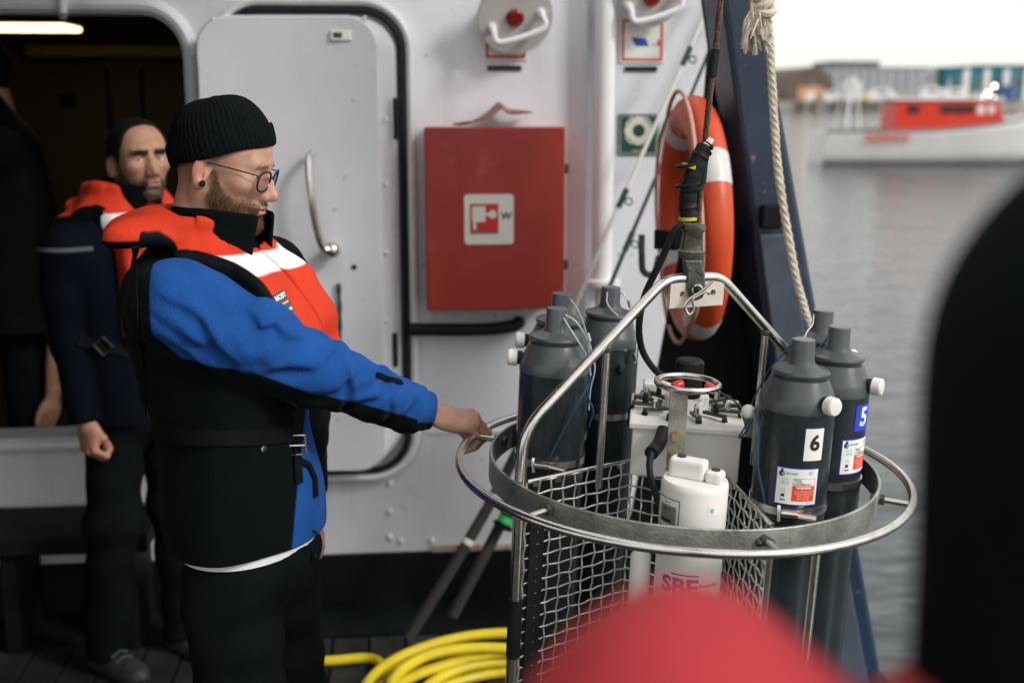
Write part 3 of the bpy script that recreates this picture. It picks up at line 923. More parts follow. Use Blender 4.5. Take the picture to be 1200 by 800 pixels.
# lifebuoy ----------------------------------------------------------------
c = W(812, 257, 3.42)
nrm_b = np.array([-0.998, 0.045, -0.03]); nrm_b /= np.linalg.norm(nrm_b)
Zb = np.array([0, 0, 1.0]); Zb -= nrm_b * (Zb @ nrm_b); Zb /= np.linalg.norm(Zb); Xb = np.cross(Zb, nrm_b)
buoy = empty('lifebuoy', c, 'orange lifebuoy with silver bands hanging on the blue a-frame', 'lifebuoy')
Rb, rb = 0.300, 0.055
def bp(t, ph, k=1.0):
    d = Xb * math.cos(t) + Zb * math.sin(t)
    return c + d * (Rb + rb * 1.0 * k * math.cos(ph)) + nrm_b * rb * 0.9 * k * math.sin(ph)
def torus_part(name, t0, t1, k, m, nseg, par):
    mb = MB(); full = abs(t1 - t0 - 2 * math.pi) < 1e-6
    N = nseg; P = 18
    vs = [bp(t0 + (t1 - t0) * i / N, 2 * math.pi * j / P, k) for i in range(N + (0 if full else 1)) for j in range(P)]
    fs = []
    for i in range(N):
        i2 = (i + 1) % N if full else i + 1
        for j in range(P):
            j2 = (j + 1) % P
            fs.append((i * P + j, i * P + j2, i2 * P + j2, i2 * P + j))
    mb.add(vs, fs)
    return mb.build(name, m, par)
M_orange = mat('orange_lifebuoy_plastic', (0.54, 0.062, 0.014), 0.42, var=0.10, vscale=6, bump=0.05, bscale=40)
weather(M_orange, (0.36, 0.045, 0.015), 0.6, 0.5, 0.75)
M_silver = mat('silver_reflective_tape', (0.55, 0.55, 0.53), 0.4, var=0.08, vscale=30)
torus_part('ring', 0, 2 * math.pi, 1.0, M_orange, 64, buoy)
for q in range(4):
    t = rad(30 + 90 * q)
    torus_part('reflective_band', t - 0.14, t + 0.14, 1.02, M_silver, 8, buoy)
M_grab = mat('faded_pink_line', (0.55, 0.30, 0.24), 0.8, var=0.1)
for q in range(4):
    t0 = rad(30 + 90 * q)
    P = [bp(t0 + 1.571 * s, 0.9 * math.pi / 2 * 0.4, 1.0) + nrm_b * (0.02 - 0.0 * s) + (Xb * math.cos(t0 + 1.571 * s) + Zb * math.sin(t0 + 1.571 * s)) * (-0.02 + 0.045 * math.sin(math.pi * s)) for s in np.linspace(0, 1, 14)]
    mb = MB(); mb.tube(P, 0.0065, 6); mb.build('grab_line', M_grab, buoy)
# its bracket belongs to the a-frame
yb = 3.30
a = W(760, 276, 3.44); b = W(885, 280, 3.52)
mb = MB(); mb.ribbon([a + v3(0, -0.09, 0), a + v3(0.05, -0.13, 0), W(810, 277, 3.3), W(850, 279, 3.4), b], v3(0.35, -1, 0), 0.055, 0.012); mb.build('buoy_strap', M_rubber, af, smooth=0)
mb = MB(); mb.tube(smooth_path([W(752, 275, 3.53), W(752, 300, 3.52), W(754, 318, 3.52), W(766, 321, 3.52), W(772, 300, 3.53)], 20), 0.010, 8); mb.build('buoy_hook', M_dark, af)

# mooring rope with whipped tassel -----------------------------------
M_rope = mat('weathered_cream_rope', (0.52, 0.46, 0.36), 0.9, col2=(0.66, 0.60, 0.48), vscale=40, bump=0.5, bscale=200)
rp = empty('rope', W(950, 390, 2.9), 'cream rope with frayed knot hanging beside the blue a-frame', 'rope')
key = [(889, -160), (893, -60), (898, 0), (902, 50), (905, 100), (908, 150), (912, 200), (921, 260), (932, 320), (944, 365), (955, 398), (962, 440)]
ctr = smooth_path([W(x, y, 2.9) for x, y in key], 150)
mb = MB()
for s in range(3):      # three laid strands
    P = []
    for i, p in enumerate(ctr):
        t = i * 0.85 + s * 2.094
        P.append(p + v3(math.cos(t), math.sin(t), 0) * 0.0052)
    mb.tube(P, 0.0062, 6)
mb.build('rope_strands', M_rope, rp)
k0 = W(896, 4, 2.88)
mb = MB()
for i in range(3):
    t = np.linspace(0, 2 * math.pi, 15)[:-1]
    P = [k0 + v3(0.020 * math.cos(a) - 0.004 * i, 0.018 * math.sin(a) - 0.006, 0.012 * math.sin(a + i) - 0.014 + 0.016 * i) for a in t]
    mb.tube(P, 0.010, 7, closed=True)
mb.build('knot', M_rope, rp)
g = np.random.default_rng(3)
mb = MB()
for i in range(90):
    a0 = k0 + v3(*(g.normal(size=3) * (0.010, 0.008, 0.006))) + v3(-0.012, -0.01, -0.005)
    end = W(870 + 34 * g.random(), 40 + 26 * g.random(), 2.87) + v3(0, g.normal() * 0.012, 0)
    mid = (a0 + end) / 2 + v3(g.normal() * 0.008 - 0.006, g.normal() * 0.008, 0.006)
    mb.tube(smooth_path([a0, mid, end], 6), [0.0026, 0.0026, 0.0026, 0.0024, 0.0022, 0.0012], 4)
mb.build('frayed_tassel', M_rope, rp)

# fishing rods --------------------------------------------------------
def rod(name, label, keys, mats_r, guides, reel=None):
    P = [W(x, y, Y) for x, y, Y in keys]
    root = empty(name, P[-1], label, 'fishing rod', 'fishing rods leaning on the wall')
    ctr = smooth_path(P, 40)
    n1 = int(40 * mats_r[2])
    rs = np.linspace(mats_r[3], 0.0105, 40)
    mb = MB(); mb.tube(ctr[:n1 + 1], rs[:n1 + 1], 8); mb.build('blank', mats_r[0], root)
    mb = MB(); mb.tube(ctr[n1:], rs[n1:] + 0.009, 10); mb.build('handle', mats_r[1], root)
    for k_ in (3, 6):
        mb = MB(); mb.tube([ctr[n1 + k_], ctr[n1 + k_] * 0.65 + ctr[n1 + k_ + 1] * 0.35], rs[n1 + k_] + 0.0105, 10); mb.build('grip_ring', M_silver, root)
    M_g = mat('green_rod_whipping', (0.01, 0.05, 0.035), 0.4)
    for t in guides:
        i = int(t * 39); q = ctr[i]; d = ctr[i + 1] - ctr[i - 1]; d /= np.linalg.norm(d)
        mb = MB(); mb.tube([q - d * 0.035, q + d * 0.035], rs[i] + 0.003, 8, mi=0)
        s = np.cross(d, v3(0, 1, 0)); s /= np.linalg.norm(s)
        if s[2] > 0: s = -s
        tt = np.linspace(0, 2 * math.pi, 13)[:-1]
        mb.tube([q + s * 0.024 + s * 0.012 * math.cos(a) + d * 0.012 * math.sin(a) for a in tt], 0.003, 5, closed=True)
        mb.build('line_guide', M_g, root)
    if reel is not None:
        i = int(reel * 39); q = ctr[i]
        d = ctr[i + 1] - ctr[i - 1]; d /= np.linalg.norm(d)
        o_ = v3(-0.02, -0.075, -0.02)
        mb = MB(); mb.lathe([(0.012, -0.05), (0.034, -0.045), (0.036, -0.01), (0.026, -0.006), (0.026, 0.02), (0.036, 0.024), (0.034, 0.035), (0.01, 0.04)], 16, q + o_, d)
        rl = mb.build('reel', M_black, root)
        mb = MB(); mb.lathe([(0.0275, -0.005), (0.0275, 0.019)], 16, q + o_, d, cap=False); mb.build('green_spool', mat('green_fishing_line', (0.02, 0.38, 0.08), 0.4), rl)
        mb = MB(); mb.tube([q, q + o_ * 0.6 + d * 0.03, q + o_], 0.008, 6); mb.tube([q + o_, q + o_ + v3(0.05, -0.02, -0.02), q + o_ + v3(0.06, -0.05, -0.02)], 0.006, 6); mb.build('crank', M_steel, rl)
M_wrod = mat('white_rod_blank', (0.66, 0.66, 0.64), 0.35, var=0.04)
M_drod = mat('dark_green_rod_blank', (0.02, 0.045, 0.04), 0.35)
M_grip = mat('black_foam_grip', (0.016, 0.017, 0.018), 0.8)
rod('fishing_rod', 'white fishing rod with dark handle leaning across the lifebuoy sign', [(845, -40, 4.12), (830, 8, 4.1), (752, 182, 4.0), (680, 345, 3.9), (610, 520, 3.82), (545, 640, 3.72), (478, 748, 3.62)], (M_wrod, M_grip, 0.66, 0.0055), (0.10, 0.24, 0.40, 0.55))
rod('fishing_rod', 'dark green fishing rod with reel leaning behind the lifebuoy', [(865, -40, 4.14), (835, 50, 4.12), (770, 205, 4.04), (716, 332, 3.95), (655, 480, 3.88), (594, 600, 3.78), (530, 722, 3.68)], (M_drod, M_grip, 0.68, 0.005), (0.12, 0.3, 0.45), 0.845)

# yellow hose ----------------------------------------------------------
M_hose = mat('yellow_hose', (0.66, 0.52, 0.014), 0.45, var=0.12, vscale=10, bump=0.12, wear=(0.34, 0.27, 0.04), wear_scale=9, wear_amt=0.60)
g = np.random.default_rng(5)
cH = WZ(600, 870, 0)
P = []
N = 420; turns = 6.6
for i in range(N):
    u = i / (N - 1); t = -2 * math.pi * turns * u + 2.5
    r = 0.46 - 0.24 * abs(((u * 3.3) % 1.0) - 0.5) * 1.2 + 0.02 * math.sin(7 * u * 6.28)
    z = 0.030 + 0.10 * (0.5 - 0.5 * math.cos(u * 3.1)) + 0.014 * math.sin(t * 2.3 + 1)
    P.append((cH[0] + r * math.cos(t) + 0.03 * math.sin(t * 0.37), cH[1] + 0.10 + r * 0.80 * math.sin(t), max(0.03, z)))
tail = [WZ(300, 772, 0.03), WZ(380, 774, 0.03), WZ(440, 772, 0.03)]
mb = MB(); mb.tube(P, 0.0165, 9)
hz = mb.build('coiled_hose', M_hose, None, label='yellow rubber hose coiled on the dark deck', cat='hose')
mb = MB(); mb.tube(smooth_path(tail + [np.array(P[0]) + v3(-0.12, 0.05, 0), P[0]], 20), 0.0165, 9); mb.build('hose_end', M_hose, hz)

# ================================================================== FAR SHORE AND FISHING BOAT
SY = 316.0
M_quay = mat('grey_quay_stone', (0.30, 0.28, 0.25), 0.8, var=0.25, vscale=0.4, bump=0.3, bscale=1)
mb = MB(); mb.bbox((-500, SY, SEA - 2), (900, SY + 260, 1.0)); mb.build('quay', M_quay, None, smooth=0, kind='structure')
mb = MB()
g = np.random.default_rng(11)
hx = np.linspace(-700, 1500, 90); hz_ = 14 + 8 * np.sin(hx * 0.006) + 5 * np.sin(hx * 0.017 + 1) + 2 * g.random(90)
vs = []
for x, z in zip(hx, hz_): vs += [(x, 1500, -2), (x, 1560, z), (x, 1900, -2)]
fs = []
for i in range(89):
    for k in range(2): fs.append((3 * i + k, 3 * i + 3 + k, 3 * i + 4 + k, 3 * i + 1 + k))
mb.add(vs, fs)
mb.build('hills', mat('hazy_grey_hills', (0.42, 0.44, 0.48), 1.0, var=0.08, vscale=0.02), None, kind='structure')
M_whall = mat('grey_warehouse_cladding', (0.26, 0.27, 0.30), 0.7, var=0.1, vscale=0.1)
M_rib = mat('pale_warehouse_rib', (0.42, 0.43, 0.46), 0.7)
M_teal = mat('teal_cladding', (0.008, 0.12, 0.16), 0.6, var=0.12, vscale=0.15)
M_pale = mat('pale_painted_steel', (0.66, 0.66, 0.66), 0.6, var=0.06)
M_brown = mat('brown_hangar_roof', (0.10, 0.075, 0.06), 0.7, var=0.2, vscale=0.3)
M_ochre = mat('orange_hangar_front', (0.52, 0.27, 0.13), 0.7, var=0.15, vscale=0.3)
def xz(px, py, Y): q = W(px, py, Y); return q[0], q[2]
# arched hangar
YH = SY + 6
x0, zt = xz(926, 78, YH); x1, _ = xz(980, 78, YH)
hang = empty('arched_hangar', ((x0 + x1) / 2, YH, 1.0), 'brown arched hangar on the far quay', 'building')
cx = (x0 + x1) / 2; rx = (x1 - x0) / 2; hh = zt - 1.0
arc = [(cx - rx * math.cos(t), YH, 1.0 + hh * math.sin(t) ** 0.8) for t in np.linspace(0, math.pi, 17)]
mb = MB(); mb.prism(arc, (0, 40, 0)); mb.build('roof_shell', M_brown, hang)
mb = MB(); mb.bbox((cx - rx * 0.62, YH - 0.4, 1.01), (cx + rx * 0.45, YH - 0.01, 1.0 + hh * 0.42)); mb.build('front_wall', M_ochre, hang, smooth=0)
mb = MB(); mb.bbox((cx - rx * 0.3, YH - 0.6, 1.02), (cx + rx * 0.1, YH - 0.41, 1.0 + hh * 0.26)); mb.build('door', M_pale, hang, smooth=0)
def block(name, label, px0, px1, py, Y, dep, m, ribs=None, ribm=None, base=1.0, ribw=0.35, wins=None):
    x0, z1 = xz(px0, py, Y); x1, _ = xz(px1, py, Y)
    r = empty(name, ((x0 + x1) / 2, Y, base), label, 'building')
    mb = MB(); mb.bbox((x0, Y, base + 0.002), (x1, Y + dep, z1)); mb.build('wall', m, r, smooth=0)
    mb = MB(); mb.bbox((x0 - 0.3, Y - 0.3, z1 + 0.01), (x1 + 0.3, Y + dep + 0.3, z1 + 0.35)); mb.build('roof', m, r, smooth=0)
    for p in (ribs or []):
        xa = xz(p, py, Y)[0]
        mb = MB(); mb.bbox((xa - ribw, Y - 0.35, base + 0.01), (xa + ribw, Y - 0.004, z1 - 0.2)); mb.build('rib', ribm, r, smooth=0)
    for (a, b_, c_, d_) in (wins or []):
        xa, za = xz(a, b_, Y); xb, zc = xz(c_, d_, Y)
        mb = MB(); mb.bbox((xa, Y - 0.2, zc), (xb, Y - 0.004, za)); mb.build('window', M_dark, r, smooth=0)
    return r
block('warehouse', 'grey ribbed warehouse on the far quay', 962, 1088, 80, SY + 14, 40, M_whall, [968, 979, 990, 1001, 1012, 1023, 1034, 1045, 1056, 1067, 1078], M_rib)
block('warehouse', 'dark square roof block rising behind the ribbed warehouse', 978, 1031, 73, SY + 60, 20, mat('dark_grey_cladding', (0.13, 0.13, 0.14), 0.7))
block('white_shed', 'narrow white shed between the grey and the teal warehouse', 1089, 1106, 82, SY + 16, 30, M_pale)
block('warehouse', 'long teal warehouse on the far quay at the right', 1107, 1330, 80, SY + 12, 50, M_teal, [1133, 1157, 1180, 1204, 1230], M_pale, ribw=0.9, wins=[(1112, 96, 1119, 101), (1122, 96, 1129, 101), (1138, 96, 1144, 101), (1147, 96, 1152, 101), (1163, 94, 1168, 99), (1170, 94, 1175, 99), (1186, 94, 1191, 99), (1193, 94, 1199, 99)])
block('warehouse', 'taller part of the teal warehouse roofline', 1151, 1400, 77.5, SY + 64, 20, M_teal)
# white boats and vans along the quay front
M_blu = mat('blue_cover', (0.03, 0.06, 0.2), 0.6)
g = np.random.default_rng(21)
quay_things = [
 (966, 985, 107, 121, 'white', 'small white shed below the arched hangar'), (990, 1010, 105, 122, 'white', 'white container left of the yellow buoy on the quay'),
 (1009, 1019, 110, 124, 'yellow', 'yellow buoy standing on the far quay'), (1020, 1050, 104, 119, 'white', 'white boat shed right of the yellow buoy'),
 (1052, 1080, 106, 120, 'grey', 'grey covered boat under the ribbed warehouse'), (1082, 1104, 101, 120, 'white', 'white wheelhouse in front of the narrow shed'),
 (1106, 1134, 103, 120, 'white', 'white workboat in front of the teal warehouse'), (1138, 1150, 108, 120, 'grey', 'grey crate left of the lit floodlights'),
 (1172, 1190, 100, 118, 'blue', 'blue covered boat right of the lit floodlights'), (930, 945, 118, 128, 'grey', 'grey stone heap at the left end of the quay')]
MQ = {'white': M_pale, 'yellow': mat('yellow_buoy_paint', (0.6, 0.48, 0.06), 0.5), 'grey': mat('grey_canvas_cover', (0.3, 0.3, 0.3), 0.8), 'blue': M_blu}
for (a, b_, c_, d_, k, lab) in quay_things:
    Y = SY + 2 + 2 * g.random()
    x0, z1 = xz(a, c_, Y); x1, z0 = xz(b_, d_, Y)
    z0 = max(1.0, min(z0, 1.6)) * 0 + 1.003
    mb = MB()
    if k == 'yellow':
        r_ = (x1 - x0) / 2
        mb.lathe([(r_ * 0.5, 0), (r_, (z1 - z0) * 0.15), (r_ * 0.95, (z1 - z0) * 0.5), (r_ * 0.3, (z1 - z0) * 0.75), (r_ * 0.2, z1 - z0)], 16, ((x0 + x1) / 2, Y, z0))
        mb.build('buoy', MQ[k], None, label=lab, cat='buoy')
        continue
    pr = [(x0, Y, z0), (x1, Y, z0), (x1 + 0.2, Y, z0 + (z1 - z0) * 0.55), (x1 - (x1 - x0) * 0.25, Y, z1), (x0 + (x1 - x0) * 0.2, Y, z1), (x0 - 0.2, Y, z0 + (z1 - z0) * 0.5)]
    mb.prism(pr, (0, 3.5, 0))
    root = mb.build('quay_shed' if k == 'white' else 'covered_load', MQ[k], None, smooth=0, bevel=0.15, label=lab, cat='shed' if k == 'white' else 'covered load')
    if k == 'white':
        mb = MB(); mb.bbox((x0 + (x1 - x0) * 0.28, Y - 0.05, z0 + (z1 - z0) * 0.6), (x0 + (x1 - x0) * 0.66, Y - 0.004, z0 + (z1 - z0) * 0.82)); mb.build('window', M_dark, root, smooth=0)
# floodlights, lit
for (px, py, colr, lab) in ((1153, 115, (1.0, 0.92, 0.72), 'lit floodlight lowest left of the far quay lights'), (1165.5, 115, (1.0, 0.94, 0.8), 'lit floodlight lowest right of the far quay lights'), (1158, 109.5, (0.95, 1.0, 0.55), 'greenish lit floodlight in the middle of the quay lights'), (1165.5, 101, (1.0, 0.55, 0.42), 'pinkish lit floodlight on top of the quay lights')):
    q = W(px, py, SY + 0.8)
    r = empty('floodlight', (q[0], q[1], 1.0), lab, 'floodlight', 'lit floodlights on the far quay')
    mb = MB(); mb.sphere(q, 0.30, 10); mb.build('lamp', mat('lit_flood_%d' % int(px * 10 + py), colr, 0.5, emit=colr, estr=22), r)
    mb = MB(); mb.cyl((q[0], q[1] + 0.1, 1.0), (q[0], q[1] + 0.1, q[2] - 0.25), 0.09, seg=8); mb.build('pole', M_dark, r)
# windows along the warehouses
# thin masts against the sky
for px, py, lab in ((1087, 55, 'thin mast above the narrow white shed'), (1193, 57, 'tall thin mast above the teal warehouse'), (952, 92, 'short mast in front of the arched hangar'), (1003, 88, 'mast in front of the left of the ribbed warehouse'), (1041, 84, 'mast in front of the middle of the ribbed warehouse'), (1072, 90, 'mast in front of the right of the ribbed warehouse'), (1126, 86, 'mast left of the first pale rib of the teal warehouse'), (1146, 83, 'mast between the first two pale ribs of the teal warehouse')):
    q = W(px, py, SY + 4)
    mb = MB(); mb.cyl((q[0], q[1], 1.0), (q[0], q[1], q[2]), 0.13, 0.05, 6); mb.build('mast', M_pale, None, label=lab, cat='mast')
# reeds / pilings along the quay edge
mb = MB(); g = np.random.default_rng(4)
for i in range(60):
    x = xz(925 + 150 * g.random(), 128, SY - 0.4)[0]
    mb.cyl((x, SY - 0.35 - 0.3 * g.random(), SEA - 0.5), (x, SY - 0.35, 0.6 + 1.2 * g.random()), 0.16, seg=6)
mb.build('quay_pilings', mat('dark_piling_wood', (0.10, 0.09, 0.06), 0.8, var=0.3), None, kind='stuff', label='dark timber pilings along the far quay edge', cat='pilings')

# the fishing boat ---------------------------------------------------------
b0 = WZ(956, 191, SEA)
Mx = Matrix(((RGT[0], -RGT[1], 0, b0[0]), (RGT[1], RGT[0], 0, b0[1]), (0, 0, 1, b0[2]), (0, 0, 0, 1)))
boat = empty('fishing_boat', label='white fishing boat with red wheelhouse on the water', cat='boat', M=Mx)
sc = np.linalg.norm(b0 - CAM) / FPX         # metres per photograph pixel at the boat
Lb = 290 * sc; BW = 1.9
M_bh = mat('white_boat_hull', (0.62, 0.62, 0.60), 0.45, var=0.05, vscale=0.8, wear=(0.48, 0.47, 0.45), wear_scale=1.2, wear_amt=0.6)
M_bred = mat('red_boat_paint', (0.56, 0.026, 0.008), 0.4, var=0.06)
def sheer(u): return 1.72 + 0.05 * u + 2.3 * max(0, u - 0.32) ** 1.7
def half(u): return BW * (0.86 + 0.14 * min(1, u * 4)) * (1 - max(0, (u - 0.55) / 0.45) ** 2.2) + 0.02
mb = MB(); NS = 30; ring = 8
vs = []
for i in range(NS + 1):
    u = i / NS; rake = 0.9 * max(0, u - 0.8) / 0.2
    for k in range(-ring, ring + 1):
        t = k / ring; a = abs(t)
        z = -0.5 + (sheer(u) + 0.5) * a ** 1.2
        wv = half(u) * (0.72 + 0.28 * a) * (min(1, a * 2.6)) ** 0.6
        vs.append((Lb * u + rake * a, math.copysign(wv, t) if k else 0.0, z))
rw = 2 * ring + 1
fs = [(i * rw + k, (i + 1) * rw + k, (i + 1) * rw + k + 1, i * rw + k + 1) for i in range(NS) for k in range(rw - 1)]
fs += [tuple(range(rw))]
mb.add(vs, fs)
hull = mb.build('hull', M_bh, boat, smooth=50)
sm = hull.modifiers.new('s', 'SOLIDIFY'); sm.thickness = 0.06
mb = MB(); mb.add([(Lb * i / NS * 0.985 + 0.05, s * half(i / NS * 0.98) * 0.93, sheer(i / NS) - 0.45) for i in range(NS + 1) for s in (-1, 1)], [(2 * i, 2 * i + 2, 2 * i + 3, 2 * i + 1) for i in range(NS)]); mb.build('boat_deck', mat('grey_boat_deck', (0.25, 0.25, 0.24), 0.7), boat)
for s in (-1, 1):
    mb = MB(); mb.tube([(Lb * i / NS + 0.9 * max(0, i / NS - 0.8) / 0.2, s * (half(i / NS) + 0.015), sheer(i / NS)) for i in range(NS + 1)], 0.06, 6); mb.build('gunwale', mat('grey_gunwale', (0.16, 0.16, 0.16), 0.5), boat)
    mb = MB(); mb.tube([(Lb * i / NS, s * (half(i / NS) * 0.80 + 0.03), 0.04) for i in range(NS)], 0.07, 6); mb.build('boot_top', mat('dark_boot_top', (0.05, 0.05, 0.055), 0.5), boat)
# red superstructure
cx0, cx1 = (1033 - 956) * sc, (1146 - 956) * sc
ztop = (191 - 122) * sc
mb = MB()
yc = 1.25
mb.prism([(cx0, -yc, 1.25), (cx1 + 1.0, -yc * 0.72, 1.25), (cx1 + 0.2, -yc * 0.72, ztop), (cx0 + 0.1, -yc, ztop)], (0, 0, 0.0)) if False else None
vs = []
for (x, y, z) in ((cx0, yc, 1.25), (cx1 + 0.9, yc * 0.7, 1.25), (cx1 + 0.1, yc * 0.7, ztop), (cx0 + 0.08, yc, ztop)):
    vs += [(x, -y, z), (x, y, z)]
mb.add(vs, [(0, 2, 4, 6), (1, 7, 5, 3), (0, 1, 3, 2), (2, 3, 5, 4), (4, 5, 7, 6), (6, 7, 1, 0)])
cabn = mb.build('wheelhouse', M_bred, boat, smooth=0, bevel=0.05)
vs = []
mb = MB(); mb.prism([(cx0 - 0.15, -yc - 0.1, ztop + 0.004), (cx1 + 0.4, -yc * 0.7 - 0.12, ztop + 0.004), (cx1 + 0.4, yc * 0.7 + 0.12, ztop + 0.004), (cx0 - 0.15, yc + 0.1, ztop + 0.004)], (0, 0, 0.14)); mb.build('roof', M_pale, boat, smooth=0, bevel=0.03)
def bpx(px, py): return (px - 956) * sc, (191 - py) * sc
for (a, c_, b_, d_) in ((1047, 127, 1060, 136), (1084, 127, 1097, 136), (1099, 127, 1109, 136), (1111, 127, 1121, 136), (1125, 127, 1133, 137), (1137, 127, 1144, 136)):
    x0, z1 = bpx(a, c_); x1, z0 = bpx(b_, d_)
    def yy(x): return -yc + (yc * 0.3) * (x - cx0) / (cx1 + 0.5 - cx0)
    white = a in (1125, 1137)
    mb = MB()
    mb.add([(x0, yy(x0) - 0.05, z0), (x1, yy(x1) - 0.05, z0), (x1, yy(x1) - 0.05, z1), (x0, yy(x0) - 0.05, z1), (x0, yy(x0) + 0.2, z0), (x1, yy(x1) + 0.2, z0), (x1, yy(x1) + 0.2, z1), (x0, yy(x0) + 0.2, z1)],
           [(0, 1, 2, 3), (0, 4, 5, 1), (1, 5, 6, 2), (2, 6, 7, 3), (3, 7, 4, 0), (4, 7, 6, 5)])
    mb.build('window', M_pale if white else mat('dark_window_glass', (0.01, 0.012, 0.014), 0.1), cabn, smooth=0)
# lettering on the quarter, gantry, rails
ub = (1023 - 956) * sc / Lb
fnb = lambda u, v, lift: np.array([u, -half(u / Lb) * 0.985 - 0.06 - lift, v])
mb = MB(); lay_text(mb, 'SUNNIVA', 0.62, fnb, 0, 0.012, (1023 - 956) * sc, (191 - 162.5) * sc, 0.86)
mb.build('painted_name', mat('red_boat_lettering', (0.60, 0.05, 0.03), 0.5), hull, smooth=0)
mb = MB()
for s in (-1, 1):
    mb.tube([(bpx(981, 0)[0], s * 1.2, 1.3), (bpx(985, 0)[0], s * 1.0, bpx(0, 118)[1]), (bpx(992, 0)[0], s * 0.5, bpx(0, 98)[1])], 0.07, 6)
    mb.tube([(bpx(997, 0)[0], s * 1.2, 1.3), (bpx(993, 0)[0], s * 0.5, bpx(0, 98)[1])], 0.05, 6)
mb.tube([(bpx(992, 0)[0], -0.5, bpx(0, 98)[1]), (bpx(992, 0)[0], 0.5, bpx(0, 98)[1])], 0.07, 6)
mb.box((bpx(990, 0)[0], 0, bpx(0, 112)[1]), (0.9, 1.0, 0.9))
mb.build('stern_gantry', M_pale, boat)
for i in range(12):
    u = 0.72 + 0.26 * i / 11
    mb = MB(); mb.cyl((Lb * u, -half(u) * 0.95, sheer(u)), (Lb * u + 0.05, -half(u) * 0.95, sheer(u) + 0.75), 0.025, seg=6); mb.build('rail_post', M_pale, boat)
mb = MB(); mb.tube([(Lb * u + 0.05, -half(u) * 0.95, sheer(u) + 0.75) for u in np.linspace(0.72, 0.98, 12)], 0.025, 6); mb.build('rail', M_pale, boat)
for px, py0 in ((1100, 98), (1070, 112)):
    x, z = bpx(px, py0); mb = MB(); mb.cyl((x, 0, ztop + 0.15), (x, 0, z), 0.05, 0.03, 6); mb.build('mast', M_pale, boat)

# ================================================================== WATER SAMPLER (ROSETTE) on its hoisting wire
def cam2w(v): return RGT * v[0] - UPV * v[1] + FWD * v[2]
_n = np.array([.044, -1, -.2296]); _n /= np.linalg.norm(_n)
_x = np.array([1.0, 0, 0]) - _n * _n[0]; _x /= np.linalg.norm(_x)
NZ = cam2w(_n); NX = cam2w(_x); NY = np.cross(NZ, NX)
RC = CAM + cam2w(np.array([.3389, .2494, 2.4]))
def L(px, py, y):
    """sampler coordinates of a pixel in the sampler's own plane y"""
    d = ray(px, py); o = RC + NY * y - CAM
    t = (o @ NY) / (d @ NY); P = CAM + d * t - RC
    return np.array([P @ NX, P @ NY, P @ NZ])
def LH(px, py, h):
    d = ray(px, py); o = RC + NZ * h - CAM
    t = (o @ NZ) / (d @ NZ); P = CAM + d * t - RC
    return np.array([P @ NX, P @ NY, P @ NZ])
def l2w(p): return RC + NX * p[0] + NY * p[1] + NZ * p[2]
ros = empty('water_sampler', label='steel framed ring of grey water sampling bottles hanging in front of the man', cat='water sampler',
            M=Matrix(((NX[0], NY[0], NZ[0], RC[0]), (NX[1], NY[1], NZ[1], RC[1]), (NX[2], NY[2], NZ[2], RC[2]), (0, 0, 0, 1))))
RG, RBD, ZTOP, ZBOT = 0.4456, 0.3852, 0.018, -0.034
BOT = -0.78
def circ(r, z, n=96): return [(r * math.cos(t), r * math.sin(t), z) for t in np.arange(n) / n * 2 * math.pi]
mb = MB(); mb.tube(circ(RG, 0), 0.0085, 12, closed=True); mb.build('guard_ring', M_steel, ros)
def band(name, r, z0, z1, th, m):
    mb = MB(); N = 96; vs = []
    for i in range(N):
        t = i / N * 2 * math.pi; cc, ss = math.cos(t), math.sin(t)
        for rr, z in ((r, z0), (r, z1), (r - th, z1), (r - th, z0)): vs.append((rr * cc, rr * ss, z))
    fs = [(4 * i + k, 4 * ((i + 1) % N) + k, 4 * ((i + 1) % N) + (k + 1) % 4, 4 * i + (k + 1) % 4) for i in range(N) for k in range(4)]
    mb.add(vs, fs); return mb.build(name, m, ros, bevel=0.0012, bseg=1)
band('band_ring', RBD, ZBOT, ZTOP, 0.006, M_dull)
band('base_ring', RBD, BOT, BOT + 0.05, 0.006, M_dull)
mb = MB(); mb.tube(circ(RG, BOT + 0.03), 0.0085, 10, closed=True); mb.build('guard_ring', M_steel, ros)
# spokes between guard ring and band
for px, py in ((628, 602), (905, 640), (1050, 588), (560, 512), (870, 487)):
    q = LH(px, py, 0.0); t = math.atan2(q[1], q[0]); d = np.array([math.cos(t), math.sin(t), 0])
    mb = MB(); mb.cyl(d * (RBD - 0.004), d * RG, 0.0058, seg=10); sp = mb.build('spoke', M_steel, ros)
    mb = MB(); mb.cyl(d * (RBD + 0.001), d * (RBD + 0.010), 0.0105, 0.010, seg=6); mb.cyl(d * (RBD - 0.016), d * (RBD - 0.0065), 0.010, seg=6)
    mb.build('nut', M_dark, sp)
mb = MB(); q = LH(905, 640, 0.0); t = math.atan2(q[1], q[0])
for s in (-0.025, 0.03):
    d = np.array([math.cos(t + s), math.sin(t + s), 0]); mb.sphere(d * (RBD + 0.004) + v3(0, 0, -0.004), 0.0075, 8)
mb.build('bolt', M_dark, ros)
